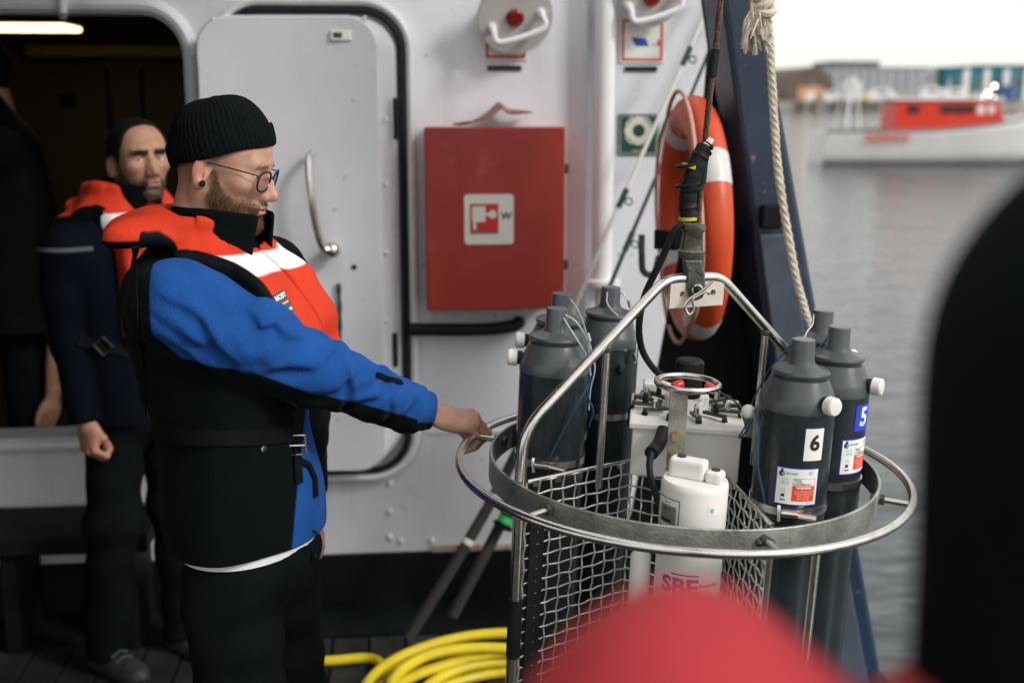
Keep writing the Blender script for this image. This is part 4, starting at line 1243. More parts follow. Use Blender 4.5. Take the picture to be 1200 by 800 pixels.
# lifting bail: bent tube through the apex
ft = LH(606, 556, 0.03); fa_ = math.atan2(ft[1], ft[0]); RF = 0.368
dl = np.array([math.cos(fa_), math.sin(fa_), 0])
apL = L(775, 325, 0.0); apR = L(848, 325, 0.0); zap = 0.383
hb = 0.105
side_l = [dl * RF + v3(0, 0, BOT + 0.02), dl * RF + v3(0, 0, -0.2), dl * RF + v3(0, 0, hb - 0.02), dl * (RF - 0.006) + v3(0, 0, hb + 0.006), dl * (RF - 0.03) + v3(0, 0, hb + 0.035)]
la_ = np.array([dl[0] * 0.075, dl[1] * 0.075, zap])
side_m = [la_ + (dl * 0.02 + v3(0, 0, -0.022)), la_ + v3(0, 0, -0.003) - dl * 0.006, la_ - dl * 0.03 + v3(0, 0, 0.001)]
# straight segments joined by short bends
def bent(points, rads, n=6):
    P = [np.array(points[0])]
    for i in range(1, len(points) - 1):
        a, b, c = map(np.array, points[i - 1:i + 2]); r = rads[i - 1]
        u = (a - b) / np.linalg.norm(a - b); v = (c - b) / np.linalg.norm(c - b)
        p, q = b + u * r, b + v * r
        for k in range(n + 1):
            t = k / n; P.append((1 - t) ** 2 * p + 2 * t * (1 - t) * b + t * t * q)
    P.append(np.array(points[-1])); return P
dr = -dl
bail = bent([dl * RF + v3(0, 0, BOT + 0.02), dl * RF + v3(0, 0, hb + 0.01), dl * 0.070 + v3(0, 0, zap), dr * 0.060 + v3(0, 0, zap), dr * RF + v3(0, 0, hb + 0.01), dr * RF + v3(0, 0, BOT + 0.02)], [0.05, 0.028, 0.028, 0.05])
mb = MB(); mb.tube(bail, 0.0098, 14); mb.build('lifting_bail', M_steel, ros)
for d in (dl, dr):     # dark sleeves on the legs
    mb = MB(); mb.cyl(d * RF + v3(0, 0, -0.34), d * RF + v3(0, 0, -0.22), 0.0135, seg=14); mb.build('leg_sleeve', M_rubber, ros)
# braces under the bail
for d, f_ in ((dl, 0.42), (dr, 0.40)):
    p = d * (0.07 + (RF - 0.07) * f_); z = zap + (hb + 0.01 - zap) * f_
    mb = MB(); mb.cyl(p + v3(0, 0, -0.02), p + v3(0, 0, z - 0.002), 0.0075, seg=12); br_ = mb.build('brace_post', M_steel, ros)
    mb = MB(); mb.sphere(p + v3(0, 0, z - 0.014), (0.011, 0.011, 0.010), 10); mb.build('weld', M_dark, br_)
# other upright legs
for a_ in (fa_ + 1.65, fa_ + 1.65 + math.pi):
    d = np.array([math.cos(a_), math.sin(a_), 0])
    mb = MB(); mb.cyl(d * RF + v3(0, 0, BOT + 0.02), d * RF + v3(0, 0, -0.036), 0.0085, seg=12); mb.build('leg', M_steel, ros)
# dark rubber fender strips
for px, py in ((1018, 530),):
    q = LH(px, py, 0.03); t = math.atan2(q[1], q[0]); d = np.array([math.cos(t), math.sin(t), 0])
    mb = MB(); mb.tube([d * 0.355 + v3(0, 0, BOT + 0.06), d * 0.355 + v3(0, 0, 0.03), d * 0.353 + v3(0, 0, 0.05), d * 0.352 + v3(0, 0, 0.056)], [0.024, 0.024, 0.020, 0.008], 14); mb.build('rubber_fender', M_rubber, ros)
# apex plate with holes look: plate, pin bosses
pa = L(776, 338, 0.0); pb = L(845, 358, 0.0)
M_plate = mat('white_worn_plate', (0.60, 0.57, 0.50), 0.45, 0.2, var=0.12, vscale=20, wear=(0.24, 0.13, 0.06), wear_scale=18, wear_amt=0.62)
bmz = zap - 0.010
mb = MB()
cpl = -dl[1] / abs(dl[1]) if False else 1
u_ = dr / np.linalg.norm(dr); nn_ = np.array([u_[1], -u_[0], 0])
if nn_[1] > 0: nn_ = -nn_
def plate_fn(s, h, lift=0.0): return u_ * s + v3(0, 0, h) + nn_ * lift
N = 24
def plate_with_hole(name, s0, s1, h0, h1, hole_s, hole_h, r, th, m):
    bm = bmesh.new()
    o_ = [bm.verts.new(plate_fn(s, h)) for s, h in ((s0, h0), (s1, h0), (s1, h1), (s0, h1))]
    es = [bm.edges.new((o_[i], o_[(i + 1) % 4])) for i in range(4)]
    for hs_, hh_ in zip(hole_s, hole_h):
        i_ = [bm.verts.new(plate_fn(hs_ + r * math.cos(t), hh_ + r * math.sin(t))) for t in np.arange(12) / 12 * 6.283]
        es += [bm.edges.new((i_[k], i_[(k + 1) % 12])) for k in range(12)]
    bmesh.ops.triangle_fill(bm, edges=es, use_beauty=True)
    ex = bmesh.ops.extrude_face_region(bm, geom=list(bm.faces))
    bmesh.ops.translate(bm, verts=[v for v in ex['geom'] if isinstance(v, bmesh.types.BMVert)], vec=Vector(nn_ * th))
    bmesh.ops.recalc_face_normals(bm, faces=bm.faces)
    me = bpy.data.meshes.new(name); bm.to_mesh(me); bm.free(); me.materials.append(m)
    o = bpy.data.objects.new(name, me); COL.objects.link(o); setparent(o, ros); return o
ps0, ps1 = -0.063, 0.066
plate_with_hole('lifting_plate', ps0, ps1, zap - 0.056, zap - 0.008, (-0.034, 0.040), (zap - 0.030, zap - 0.030), 0.0065, 0.008, M_plate)

# ---- bottles
M_tube = mat('dark_grey_pvc', (0.016, 0.0235, 0.027), 0.26, var=0.16, vscale=16, bump=0.04, bscale=90, wear=(0.034, 0.044, 0.048), wear_scale=22, wear_amt=0.585)
M_cap = mat('mid_grey_pvc', (0.062, 0.072, 0.079), 0.30, var=0.10, vscale=20, bump=0.04, bscale=120, wear=(0.095, 0.105, 0.108), wear_scale=14, wear_amt=0.62)
M_nyl = mat('white_nylon', (0.74, 0.73, 0.70), 0.35, var=0.04, vscale=30)
M_cord = mat('blue_monofilament_cord', (0.014, 0.06, 0.12), 0.35, var=0.2, vscale=40)
M_clear = mat('clear_line', (0.45, 0.52, 0.56), 0.2, var=0.1)
M_teal_p = mat('cyan_print', (0.10, 0.45, 0.58), 0.5)
M_sred = mat('warning_red_print', (0.75, 0.06, 0.02), 0.5, var=0.04)
M_lblue = mat('ultramarine_label', (0.025, 0.06, 0.62), 0.45, var=0.04)
RB = 0.069
PROF_CAP = [(0.067, 0.180), (0.0698, 0.1805), (0.0700, 0.196), (0.0665, 0.205), (0.052, 0.2375), (0.0455, 0.239), (0.0455, 0.2435), (0.0520, 0.2440), (0.0535, 0.248), (0.0520, 0.2520), (0.036, 0.256), (0.026, 0.262), (0.0222, 0.271), (0.0212, 0.303), (0.0200, 0.3065), (0.0150, 0.3070)]
def bottle(bx, by, spec):
    ph = math.atan2(by, bx) if spec.get('ang') is None else spec['ang']
    c0 = np.array([bx, by, 0.0])
    mb = MB(); mb.lathe([(RB * 0.9, -0.60), (RB, -0.595), (RB, 0.181), (RB * 0.95, 0.1815)], 48, c0)
    b = mb.build('sample_bottle', M_tube, ros, label=spec['label'])
    mb = MB(); mb.lathe(PROF_CAP, 48, c0); mb.build('end_cap', M_cap, b, smooth=30)
    mb = MB(); mb.lathe([(RB, -0.601), (0.05, -0.64), (0.05, -0.66), (0.022, -0.67), (0.021, -0.71), (0.01, -0.712)], 32, c0); mb.build('lower_cap', M_cap, b, smooth=30)
    o = np.array([math.cos(ph), math.sin(ph), 0])
    zk = 0.2 + 0.002
    k0 = c0 + o * (RB - 0.004) + v3(0, 0, zk)
    if spec.get('stub'):
        s0 = spec['stub']; o2 = np.array([math.cos(s0[0]), math.sin(s0[0]), 0]); kk = c0 + o2 * (RB - 0.003) + v3(0, 0, s0[1])
        mb = MB(); mb.lathe([(0.012, 0), (0.012, 0.008), (0.009, 0.014)], 16, kk, o2); mb.build('plug', M_tube, b)
    if not spec.get('noknob'):
        mb = MB(); mb.lathe([(0.0135, 0), (0.0135, 0.009), (0.010, 0.011)], 18, k0, o); mb.build('valve_stem', M_rubber, b)
        mb = MB(); mb.lathe([(0.0150, 0.0085), (0.0170, 0.0105), (0.0170, 0.025), (0.0145, 0.0285), (0.008, 0.0295)], 22, k0, o); mb.build('valve_knob', M_nyl, b)
    # clamp band
    zc = spec.get('zc', 0.004)
    mb = MB()
    mb.lathe([(RB + 0.0006, zc - 0.007), (RB + 0.003, zc - 0.007), (RB + 0.003, zc + 0.007), (RB + 0.0006, zc + 0.007)], 48, c0, cap=False)
    cl = mb.build('clamp_band', M_steel, b)
    a = spec.get('clamp')
    if a is not None:
        def cyl_fn(t, z, lift): return c0 + np.array([math.cos(t), math.sin(t), 0]) * (RB + 0.004 + lift) + v3(0, 0, z)
        mb = MB()
        p = cyl_fn(a, zc, 0.005); t = np.array([-math.sin(a), math.cos(a), 0])
        mb.cyl(p - t * 0.012, p + t * 0.018, 0.0068, seg=10); mb.cyl(p + t * 0.018, p + t * 0.05 + np.array([math.cos(a), math.sin(a), 0]) * 0.008, 0.0058, 0.0056, 8)
        mb.build('clamp_screw', M_steel, cl)
        mb = MB()
        for s in (-0.2, -0.23): 
            mb.tube([cyl_fn(a + s - 0.02, zc + 0.012, 0.0), cyl_fn(a + s, zc + 0.008, 0.006), cyl_fn(a + s + 0.02, zc - 0.006, 0.006), cyl_fn(a + s + 0.01, zc - 0.016, 0.002)], 0.0018, 6)
        mb.build('cable_tie', M_nyl, cl)
    def fn_at(a0, z0):
        def fn(u, v, lift):
            t = a0 + u / RB
            return c0 + np.array([math.cos(t), math.sin(t), 0]) * (RB + 0.0004 + lift) + v3(0, 0, z0 + v)
        return fn
    if 'num' in spec:
        a0, z0, txt, blue = spec['num']
        fn = fn_at(a0, z0); mb = MB()
        if blue:
            lay_rect(mb, -0.024, -0.026, 0.024, 0.026, fn, 1, 0.0002, 10)
            lay_text(mb, txt, 0.050, fn, 0, 0.0016, 0, 0, lift=0.0008)
        else:
            lay_rect(mb, -0.0185, -0.030, 0.0185, 0.030, fn, 0, 0.0002, 10)
            lay_text(mb, txt, 0.040, fn, 2, 0.0013, 0.001, 0.002, lift=0.0008)
        mb.build('number_label', [M_paper, M_lblue, M_ink], b, smooth=60)
    if 'info' in spec:
        a0, z0 = spec['info']; fn = fn_at(a0, z0); mb = MB(); hw, hh = 0.0375, 0.0335
        lay_rect(mb, -hw - 0.0016, -hh - 0.0016, hw + 0.0016, hh + 0.0016, fn, 1, 0.0001, 12)
        lay_rect(mb, -hw, -hh, hw, hh, fn, 0, 0.0005, 12)
        lay_rect(mb, -0.0085, -0.0270, 0.0325, 0.0020, fn, 3, 0.0009, 8)
        # drop logo
        pts = [(0.0052 * math.cos(t), 0.0052 * math.sin(t) + (0.004 if 1.2 < t < 1.9 else 0)) for t in np.arange(20) / 20 * 6.283]
        mb.add([fn(-0.0290 + x, 0.0235 + y, 0.0009) for x, y in pts], [tuple(range(20))], 2)
        mb.add([fn(-0.0265 + x * 0.62, 0.0230 + y * 0.62, 0.0011) for x, y in pts], [tuple(range(20))], 4)
        lay_text(mb, 'SEA-BIRD', 0.0052, fn, 2, 0, -0.011, 0.0245, 1.0, 0.0009)
        for i, y in enumerate((0.0285, 0.0262, 0.0238)):
            lay_text(mb, ('IIIIIII IIIII', 'IIIIIIIIIIIIIIII', 'IIIIIIIIIIII')[i], 0.0024, fn, 1, 0, 0.023, y, 1.0, 0.0009)
        for i, y in enumerate((0.0135, 0.0092, 0.0050)):
            lay_text(mb, ('Part No.', 'Capacity', 'Mfg Date')[i], 0.0042, fn, 4, 0, -0.0215, y, 1.0, 0.0009)
        for (x0, y0, x1, y1) in ((-0.0082, 0.0158, 0.0325, 0.0163), (-0.0082, 0.0026, 0.0325, 0.0031), (-0.0082, 0.0031, -0.0077, 0.0158), (0.0320, 0.0031, 0.0325, 0.0158)):
            lay_rect(mb, x0, y0, x1, y1, fn, 2, 0.0009, 6)
        for i, y in enumerate((0.0133, 0.0094, 0.0055)):
            lay_text(mb, ('802734', '4 LITRE', '9 NOVEMBER 2017')[i], 0.0038, fn, 2, 0.00006, (0.0, 0.002, 0.0095)[i], y, 1.0, 0.0009)
        lay_text(mb, 'WARNING', 0.0056, fn, 0, 0.0003, 0.012, -0.0015, 1.0, 0.0013)
        for i, y in enumerate((-0.0085, -0.0130, -0.0175, -0.0220)):
            lay_text(mb, ('Release Pressure in the', 'bottle may cause injury.', 'Refer to manual', 'before servicing')[i], 0.0035, fn, 0, 0, 0.012, y, 1.0, 0.0013)
        lay_text(mb, 'CE', 0.0075, fn, 4, 0, -0.0245, -0.0075, 1.0, 0.0009)
        mb.add([fn(-0.0245 + x, -0.0175 + y, 0.0009) for x, y in ((-0.0035, 0.0045), (-0.0026, 0.0045), (0.0036, -0.0045), (0.0027, -0.0045))], [(0, 1, 2, 3)], 2)
        mb.add([fn(-0.0245 + x, -0.0175 + y, 0.0011) for x, y in ((0.0035, 0.0045), (0.0026, 0.0045), (-0.0036, -0.0045), (-0.0027, -0.0045))], [(0, 1, 2, 3)], 2)
        lay_rect(mb, -0.0275, -0.0195, -0.0215, -0.0148, fn, 2, 0.0010, 2)
        lay_rect(mb, -0.0290, -0.0272, -0.0195, -0.0250, fn, 2, 0.0009, 2)
        lay_text(mb, 'Made in USA', 0.0030, fn, 1, 0, 0.026, -0.0300, 1.0, 0.0009)
        mb.build('info_label', [M_paper, M_lblue, M_ink, M_sred, M_teal_p], b, smooth=60)
    return b, c0, ph
B6 = (0.178, -0.168); B5 = (0.278, -0.040); B4 = (0.288, 0.122); BA = (-0.263, 0.026); BB = (-0.247, 0.188); BC = (-0.136, 0.288)
def view_ang(b, deg):     # angle on the bottle that faces the camera, turned deg to the right
    v = CAM - l2w(np.array([b[0], b[1], 0])); return math.atan2(v @ NY, v @ NX) + rad(deg)
b6 = bottle(*B6, dict(label='grey sampling bottle marked 6 nearest the camera', num=(view_ang(B6, 32), 0.128, '6', False), info=(view_ang(B6, 12), 0.048), clamp=view_ang(B6, 2), zc=-0.002, ang=view_ang(B6, 46)))
b5 = bottle(*B5, dict(label='grey sampling bottle with blue label 5 at the ring edge', num=(view_ang(B5, 62), 0.142, '5', True), info=(view_ang(B5, 55), 0.066), zc=0.006, ang=view_ang(B5, 74)))
b4 = bottle(*B4, dict(label='grey sampling bottle mostly hidden behind the bottle with blue label 5'))
bA = bottle(*BA, dict(label='grey sampling bottle nearest the hand, with white knob to the left', zc=0.004, clamp=view_ang(BA, -12), ang=view_ang(BA, -92)))
bB = bottle(*BB, dict(label='grey sampling bottle hidden behind the bottle nearest the hand', ang=view_ang(BB, -88)))
bC = bottle(*BC, dict(label='grey sampling bottle behind the left brace post, near the red cabinet', noknob=True, stub=(view_ang(BC, 28), 0.14), zc=0.030))
mb = MB(); p0 = np.array([*BA, 0]); t = view_ang(BA, -80)
lay_rect(mb, -0.006, -0.055, 0.006, 0.055, lambda u, v, l: p0 + np.array([math.cos(t + u / RB), math.sin(t + u / RB), 0]) * (RB + 0.0006 + l) + v3(0, 0, 0.11 + v), 0, 0, 3)
mb.build('side_label', M_paper, bA[0], smooth=60)

# lanyards: blue cord from knob tops to the release, per bottle
def cord(name, pts, r, m, n=30): 
    mb = MB(); mb.tube(smooth_path(pts, n), r, 6); return mb.build(name, m, ros)
def kt(b, deg, z, k=0.0212):
    a = view_ang(b, deg); return np.array([b[0] + k * math.cos(a), b[1] + k * math.sin(a), z])
cord('lanyard', [kt(B6, -70, 0.296), L(905, 428, -0.16), L(893, 448, -0.15), L(882, 470, -0.14), L(880, 476, -0.14)], 0.0016, M_cord)
cord('lanyard', [L(884, 480, -0.17), L(889, 500, -0.20), L(888, 545, -0.215), L(895, 580, -0.215), L(899, 604, -0.21)], 0.0024, M_cord)
cord('lanyard', [L(880, 487, -0.15), L(873, 500, -0.15), L(866, 512, -0.14), L(872, 508, -0.14), L(882, 492, -0.15)], 0.0018, M_cord)
cord('lanyard', [kt(B5, -60, 0.298), L(968, 398, -0.02), L(955, 412, -0.05), L(950, 418, -0.08)], 0.0016, M_cord)
cord('lanyard', [kt(B4, -60, 0.298), L(952, 380, 0.08), L(945, 390, 0.05), L(938, 410, 0.0)], 0.0016, M_clear)
mb = MB(); mb.sphere(L(877, 482, -0.155), 0.0135, 14); mb.build('release_ball', M_nyl, ros)
cord('lanyard', [kt(BA, 50, 0.296), L(676, 378, 0.0), L(690, 402, 0.02), L(697, 430, 0.03), L(692, 455, 0.04), L(690, 480, 0.05)], 0.0018, M_clear)
cord('lanyard', [kt(BA, 40, 0.290), L(668, 385, -0.01), L(684, 410, -0.02), L(692, 425, 0.0)], 0.0016, M_clear)
cord('lanyard', [kt(BB, 60, 0.296), L(678, 365, 0.12), L(688, 395, 0.1), L(692, 440, 0.06)], 0.0018, M_clear)
cord('lanyard', [L(690, 450, -0.03), L(680, 468, -0.048), L(668, 490, -0.05), L(652, 520, -0.05), L(645, 535, -0.05)], 0.0020, M_cord)
cord('lanyard', [L(692, 440, -0.02), L(688, 462, -0.02), L(695, 480, -0.01), L(690, 500, 0.0)], 0.0022, M_cord)
cord('lanyard', [kt(BC, 70, 0.296), L(731, 345, 0.27), L(738, 357, 0.27), L(742, 375, 0.25), L(746, 402, 0.23), L(744, 425, 0.22)], 0.0018, M_clear)
cord('lanyard', [kt(BC, -20, 0.298, 0.0222), L(712, 356, 0.26), L(722, 368, 0.24), L(728, 372, 0.25)], 0.0016, M_clear)
for q in (L(690, 395, 0.02), L(738, 356, 0.27), L(744, 418, 0.22)):
    mb = MB(); mb.tube([q + v3(-0.003, 0, 0.008), q + v3(0.002, 0, -0.008)], 0.004, 8); mb.build('crimp', M_steel, ros)

# ---- release mechanism: white box with trigger levers
yF = -0.075
bl_ = L(745, 492, yF); br2 = L(862, 512, yF); bb = L(745, 545, yF)
zt_b = (bl_[2] + br2[2]) / 2 - 0.0; xl, xr = bl_[0] + 0.01, 0.115
zbt = bb[2] - 0.03
mb = MB()
vs = []
th_ = -0.12
Rz = np.array([[math.cos(th_), -math.sin(th_), 0], [math.sin(th_), math.cos(th_), 0], [0, 0, 1]])
cbx = np.array([(xl + xr) / 2, 0.045, 0])
def rb(x, y, z): return cbx + Rz @ np.array([x, y, 0]) + v3(0, 0, z)
M_wbox = mat('white_delrin', (0.70, 0.69, 0.66), 0.4, var=0.05, vscale=12, wear=(0.58, 0.56, 0.52), wear_scale=10, wear_amt=0.62)
hxb = (xr - xl) / 2
mb.box(rb(0, 0.0, (zbt + zt_b - 0.012) / 2), (2 * hxb, 0.21, zt_b - 0.012 - zbt), R=Rz)
box = mb.build('release_box', M_wbox, ros, smooth=0, bevel=0.003)
mb = MB(); mb.box(rb(0, 0, zt_b - 0.005), (2 * hxb + 0.014, 0.224, 0.013), R=Rz); mb.build('box_lid', M_wbox, box, smooth=0, bevel=0.003)
mb = MB(); mb.cyl(rb(0, 0.02, zt_b + 0.002), rb(0, 0.02, zt_b + 0.030), 0.045, seg=24); mb.build('lid_hub', M_wbox, box)
for k in range(12):
    a_ = k / 12 * 2 * math.pi + 0.2
    if abs(math.sin(a_)) > 0.94 and math.sin(a_) > 0: continue
    d = np.array([math.cos(a_), math.sin(a_)])
    p = rb(d[0] * 0.052, d[1] * 0.050 + 0.01, zt_b + 0.010); q = rb(d[0] * 0.112, d[1] * 0.098 + 0.01, zt_b + 0.013)
    mb = MB(); mb.ribbon([p, q], v3(0, 0, 1), 0.011, 0.006); lv = mb.build('trigger_lever', M_dark, box, smooth=0)
    m_ = p * 0.45 + q * 0.55
    mb = MB(); mb.cyl(m_ + v3(0, 0, 0.002), m_ + v3(0, 0, 0.016), 0.006, 0.005, 8); mb.sphere(m_ + v3(0, 0, 0.018), 0.006, 8); mb.build('lever_screw', M_steel if k % 2 else M_rubber, lv)
    e_ = q * 0.95 + p * 0.05
    mb = MB(); mb.ribbon([e_ + v3(0, 0, -0.004), e_ + (q - p) * 0.10 + v3(0, 0, -0.016), e_ + (q - p) * 0.12 + v3(0, 0, -0.05)], v3(d[0], d[1], 0.0), 0.012, 0.004); mb.build('lever_hook', M_rubber, lv, smooth=0)
# white block and cell behind
mb = MB(); mb.box(L(783, 470, 0.16), (0.11, 0.05, 0.085), R=Rz); mb.build('pump_block', M_wbox, ros, smooth=0, bevel=0.004)
q = L(755, 478, 0.13)
mb = MB(); mb.lathe([(0.012, -0.05), (0.0135, -0.045), (0.0135, 0.028), (0.008, 0.04)], 16, q); mb.build('grey_cell', mat('pitted_grey_metal', (0.35, 0.34, 0.33), 0.7, 0.2, var=0.4, vscale=60, bump=0.6, bscale=150), ros)
# black cylindrical motor housing with red caps
q = L(805, 470, 0.055)
mb = MB(); mb.lathe([(0.026, -0.09), (0.0265, 0.055), (0.0285, 0.057), (0.0285, 0.083), (0.024, 0.088)], 28, q); mot = mb.build('motor_housing', M_rubber, ros)
M_rcap = mat('red_plastic_cap', (0.62, 0.03, 0.03), 0.35)
for px, py, dx in ((799, 449, -1), (827, 452, 1)):
    c_ = L(px, py, 0.02); mb = MB(); mb.lathe([(0.009, 0), (0.010, 0.004), (0.010, 0.018), (0.007, 0.024)], 14, c_, (dx * 0.8, -0.5, -0.25)); mb.build('red_cap', M_rcap, mot)
# flat bar with ring handle
yB = yF - 0.055
p0, p1 = L(791, 548, yB), L(796, 456, yB)
mb = MB(); mb.ribbon([p0 + v3(0, 0, -0.03), p0, p1], v3(0, -1, 0), 0.034, 0.006); bar = mb.build('flat_bar', M_dull, ros, smooth=0, bevel=0.001)
for px, py in ((792, 511), (790, 533)):
    c_ = L(px, py, yB - 0.004); mb = MB(); mb.cyl(c_, c_ + v3(0, -0.007, 0), 0.0095, seg=6); mb.cyl(c_ + v3(0, 0.001, 0), c_ + v3(0, -0.002, 0), 0.012, seg=14)
    mb.build('bolt', mat('brass_bolt', (0.42, 0.33, 0.19), 0.4, 0.8, var=0.2), bar)
rcn = L(806, 449, yB + 0.05)
mb = MB(); mb.tube([rcn + v3(0.0585 * math.cos(t), 0.0585 * math.sin(t), 0) for t in np.arange(48) / 48 * 6.283], 0.0062, 10, closed=True); mb.build('ring_handle', M_steel, ros)
# connector with black cable curving to the ctd
c0_ = L(772, 520, yF - 0.02)
mb = MB(); mb.tube(smooth_path([c0_ + v3(0.012, 0.03, 0.02), c0_, L(763, 531, yF - 0.06)], 10), 0.0135, 12); mb.build('connector', M_rubber, ros)
cord('cable', [L(764, 529, yF - 0.055), L(761, 545, yF - 0.08), L(764, 565, yF - 0.11), L(772, 588, yF - 0.14), L(776, 600, yF - 0.15)], 0.0072, M_rubber)
cord('cable', [L(840, 458, 0.03), L(852, 464, 0.0), L(866, 474, -0.05), L(873, 482, -0.12)], 0.0022, M_dark)

# ---- white ctd cylinder
cc_ = LH(816, 566, 0.055)
cy = np.array([cc_[0], -0.245, 0.0]); RCT = 0.0605
zt_c = L(816, 560, -0.245)[2]
mb = MB(); mb.lathe([(RCT * 0.9, zt_c - 0.42), (RCT, zt_c - 0.41), (RCT, zt_c - 0.012), (RCT * 0.985, zt_c - 0.004), (RCT * 0.94, zt_c)], 48, cy)
M_ctd = mat('white_plastic_housing', (0.74, 0.73, 0.70), 0.38, var=0.03, vscale=10)
ctd = mb.build('sensor_housing', M_ctd, ros, label='white cylindrical sensor with display label inside the ring')
mb = MB()
th2 = -0.45; R2 = np.array([[math.cos(th2), -math.sin(th2), 0], [math.sin(th2), math.cos(th2), 0], [0, 0, 1]])
blk = MB()
for x0, x1, z in ((-0.048, 0.020, 0.036), (0.020, 0.052, 0.022)):
    blk.box(cy + R2 @ np.array([(x0 + x1) / 2, 0, 0]) + v3(0, 0, zt_c + z / 2 - 0.001), (x1 - x0, 0.032, z + 0.002), R=R2)
blk.build('lid_grip', M_ctd, ctd, smooth=0, bevel=0.008, bseg=3)
mb = MB()
for x, z in ((-0.028, 0.035), (0.036, 0.021)):
    p = cy + R2 @ np.array([x, 0, 0]) + v3(0, 0, zt_c + z); mb.lathe([(0.0085, 0), (0.0085, 0.003), (0.005, 0.004)], 14, p)
mb.build('lid_plug', M_dark, ctd)
def fnc(a0, z0):
    def fn(u, v, lift):
        t = a0 + u / RCT; return cy + np.array([math.cos(t), math.sin(t), 0]) * (RCT + 0.0004 + lift) + v3(0, 0, z0 + v)
    return fn
va = view_ang((cy[0], cy[1]), 0)
fn = fnc(va - rad(48), zt_c - 0.055); mb = MB()
lay_rect(mb, -0.027, -0.028, 0.027, 0.028, fn, 1, 0.0001, 8); lay_rect(mb, -0.0255, -0.0265, 0.0255, 0.0265, fn, 0, 0.0004, 8)
lay_rect(mb, -0.018, -0.019, 0.021, 0.015, fn, 2, 0.0008, 6); lay_rect(mb, -0.014, -0.016, 0.012, -0.011, fn, 3, 0.0012, 4)
lay_text(mb, 'SBE 19', 0.007, fn, 3, 0, 0.0, 0.007, 1, 0.0012); lay_text(mb, 'Seacat', 0.006, fn, 1, 0, 0, 0.0205, 1, 0.0008)
mb.build('data_label', [M_paper, mat('navy_print', (0.02, 0.03, 0.10), 0.5), mat('grey_label_panel', (0.22, 0.22, 0.18), 0.5), M_ink], ctd, smooth=60)
fn = fnc(va + rad(36), zt_c - 0.040); mb = MB()
lay_rect(mb, -0.010, -0.0085, 0.016, 0.0085, fn, 0, 0.0002, 5); lay_rect(mb, -0.006, -0.004, 0.0, 0.004, fn, 1, 0.0007, 2)
mb.build('small_sticker', [M_paper, M_teal_p], ctd, smooth=60)
fn = fnc(va - rad(6), zt_c - 0.186); mb = MB()
lay_text(mb, 'SBE', 0.040, fn, 0, 0.0014, -0.008, 0, 1.15, 0.0004); lay_text(mb, 'Electronics', 0.009, fn, 0, 0.0002, 0.048, 0.004, 1, 0.0004)
lay_rect(mb, -0.024, 0.022, 0.026, 0.0245, fn, 0, 0.0004, 5)
mb.build('maker_print', mat('purple_print', (0.10, 0.03, 0.16), 0.5), ctd, smooth=60)
mb = MB(); mb.lathe([(0.018, 0), (0.019, 0.01), (0.019, 0.11), (0.012, 0.12)], 20, cy + v3(-0.085, 0.02, zt_c - 0.27)); mb.build('sensor_cell', M_ctd, ros)

# ---- crimped wire mesh panels
M_wire = mat('stainless_wire', (0.80, 0.78, 0.74), 0.36, 0.85, var=0.2, vscale=50, wear=(0.25, 0.16, 0.10), wear_scale=30, wear_amt=0.68)
def mesh_panel(p, q, ztop_, zbot_, pitch=0.0262, strip=True):
    p = np.array(p); q = np.array(q); Lx = np.linalg.norm(q - p); u = (q - p) / Lx; nr = np.array([u[1], -u[0], 0])
    nw = max(2, int(Lx / pitch)); nh = int((ztop_ - zbot_) / (pitch * 0.93))
    mb = MB(); A = 0.0022
    jit = np.random.default_rng(int(1000 * abs(p[0]) + 7))
    for i in range(nw + 1):
        x = Lx * i / nw; P = []
        for k in range(2 * nh + 1):
            z = ztop_ + (zbot_ - ztop_) * k / (2 * nh)
            s = 0 if k % 2 else (1 if (i + k // 2) % 2 else -1)
            P.append(p + u * (x + jit.normal() * 0.0006) + nr * A * s + v3(0, 0, z))
        mb.tube(P, 0.0018, 5)
    for k in range(nh + 1):
        z = ztop_ + (zbot_ - ztop_) * k / nh; P = []
        for i in range(2 * nw + 1):
            x = Lx * i / (2 * nw)
            s = 0 if i % 2 else (-1 if (i // 2 + k) % 2 else 1)
            P.append(p + u * x + nr * A * s + v3(0, 0, z + jit.normal() * 0.0005))
        mb.tube(P, 0.0018, 5)
    pan = mb.build('wire_mesh', M_wire, ros, smooth=60)
    if strip:
        mb = MB(); mb.tube([p + v3(0, 0, ztop_ + 0.003), q + v3(0, 0, ztop_ + 0.003)], 0.0032, 8); mb.build('mesh_edge', M_steel, pan)
        for s in np.linspace(0.1, 0.9, 5):
            mb = MB(); mb.box(p + u * Lx * s + nr * -0.006 + v3(0, 0, ztop_ - 0.008), (0.012, 0.006, 0.010)); mb.build('mesh_clip', M_steel, pan, smooth=0)
    return pan
m0 = dl * RF + np.array([0.012, 0.004, 0]); m1 = LH(741, 540, 0.012); m2 = LH(768, 546, 0.012)
m3 = LH(852, 560, 0.012); m4 = LH(905, 617, 0.012)
for q in (m0, m1, m2, m3, m4): q[2] = 0
mesh_panel(m0, m1, 0.012, -0.62)
mesh_panel(m1, m2, 0.012, -0.62)
mesh_panel(m2, m3, 0.012, -0.62)
mesh_panel(m3, m4, 0.012, -0.62)
mb = MB(); mb.cyl(m4 + v3(0, 0, -0.62), m4 + v3(0, 0, 0.0), 0.0065, seg=10); mb.build('mesh_post', M_steel, ros)
bpl = MB(); bpl.ribbon([m0 * 0.985 + v3(0.018, 0.012, -0.04), m0 * 0.985 + v3(0.018, 0.012, -0.62)], v3(0.6, -0.8, 0), 0.034, 0.004); bpl.build('dark_strip', M_rubber, ros, smooth=0)
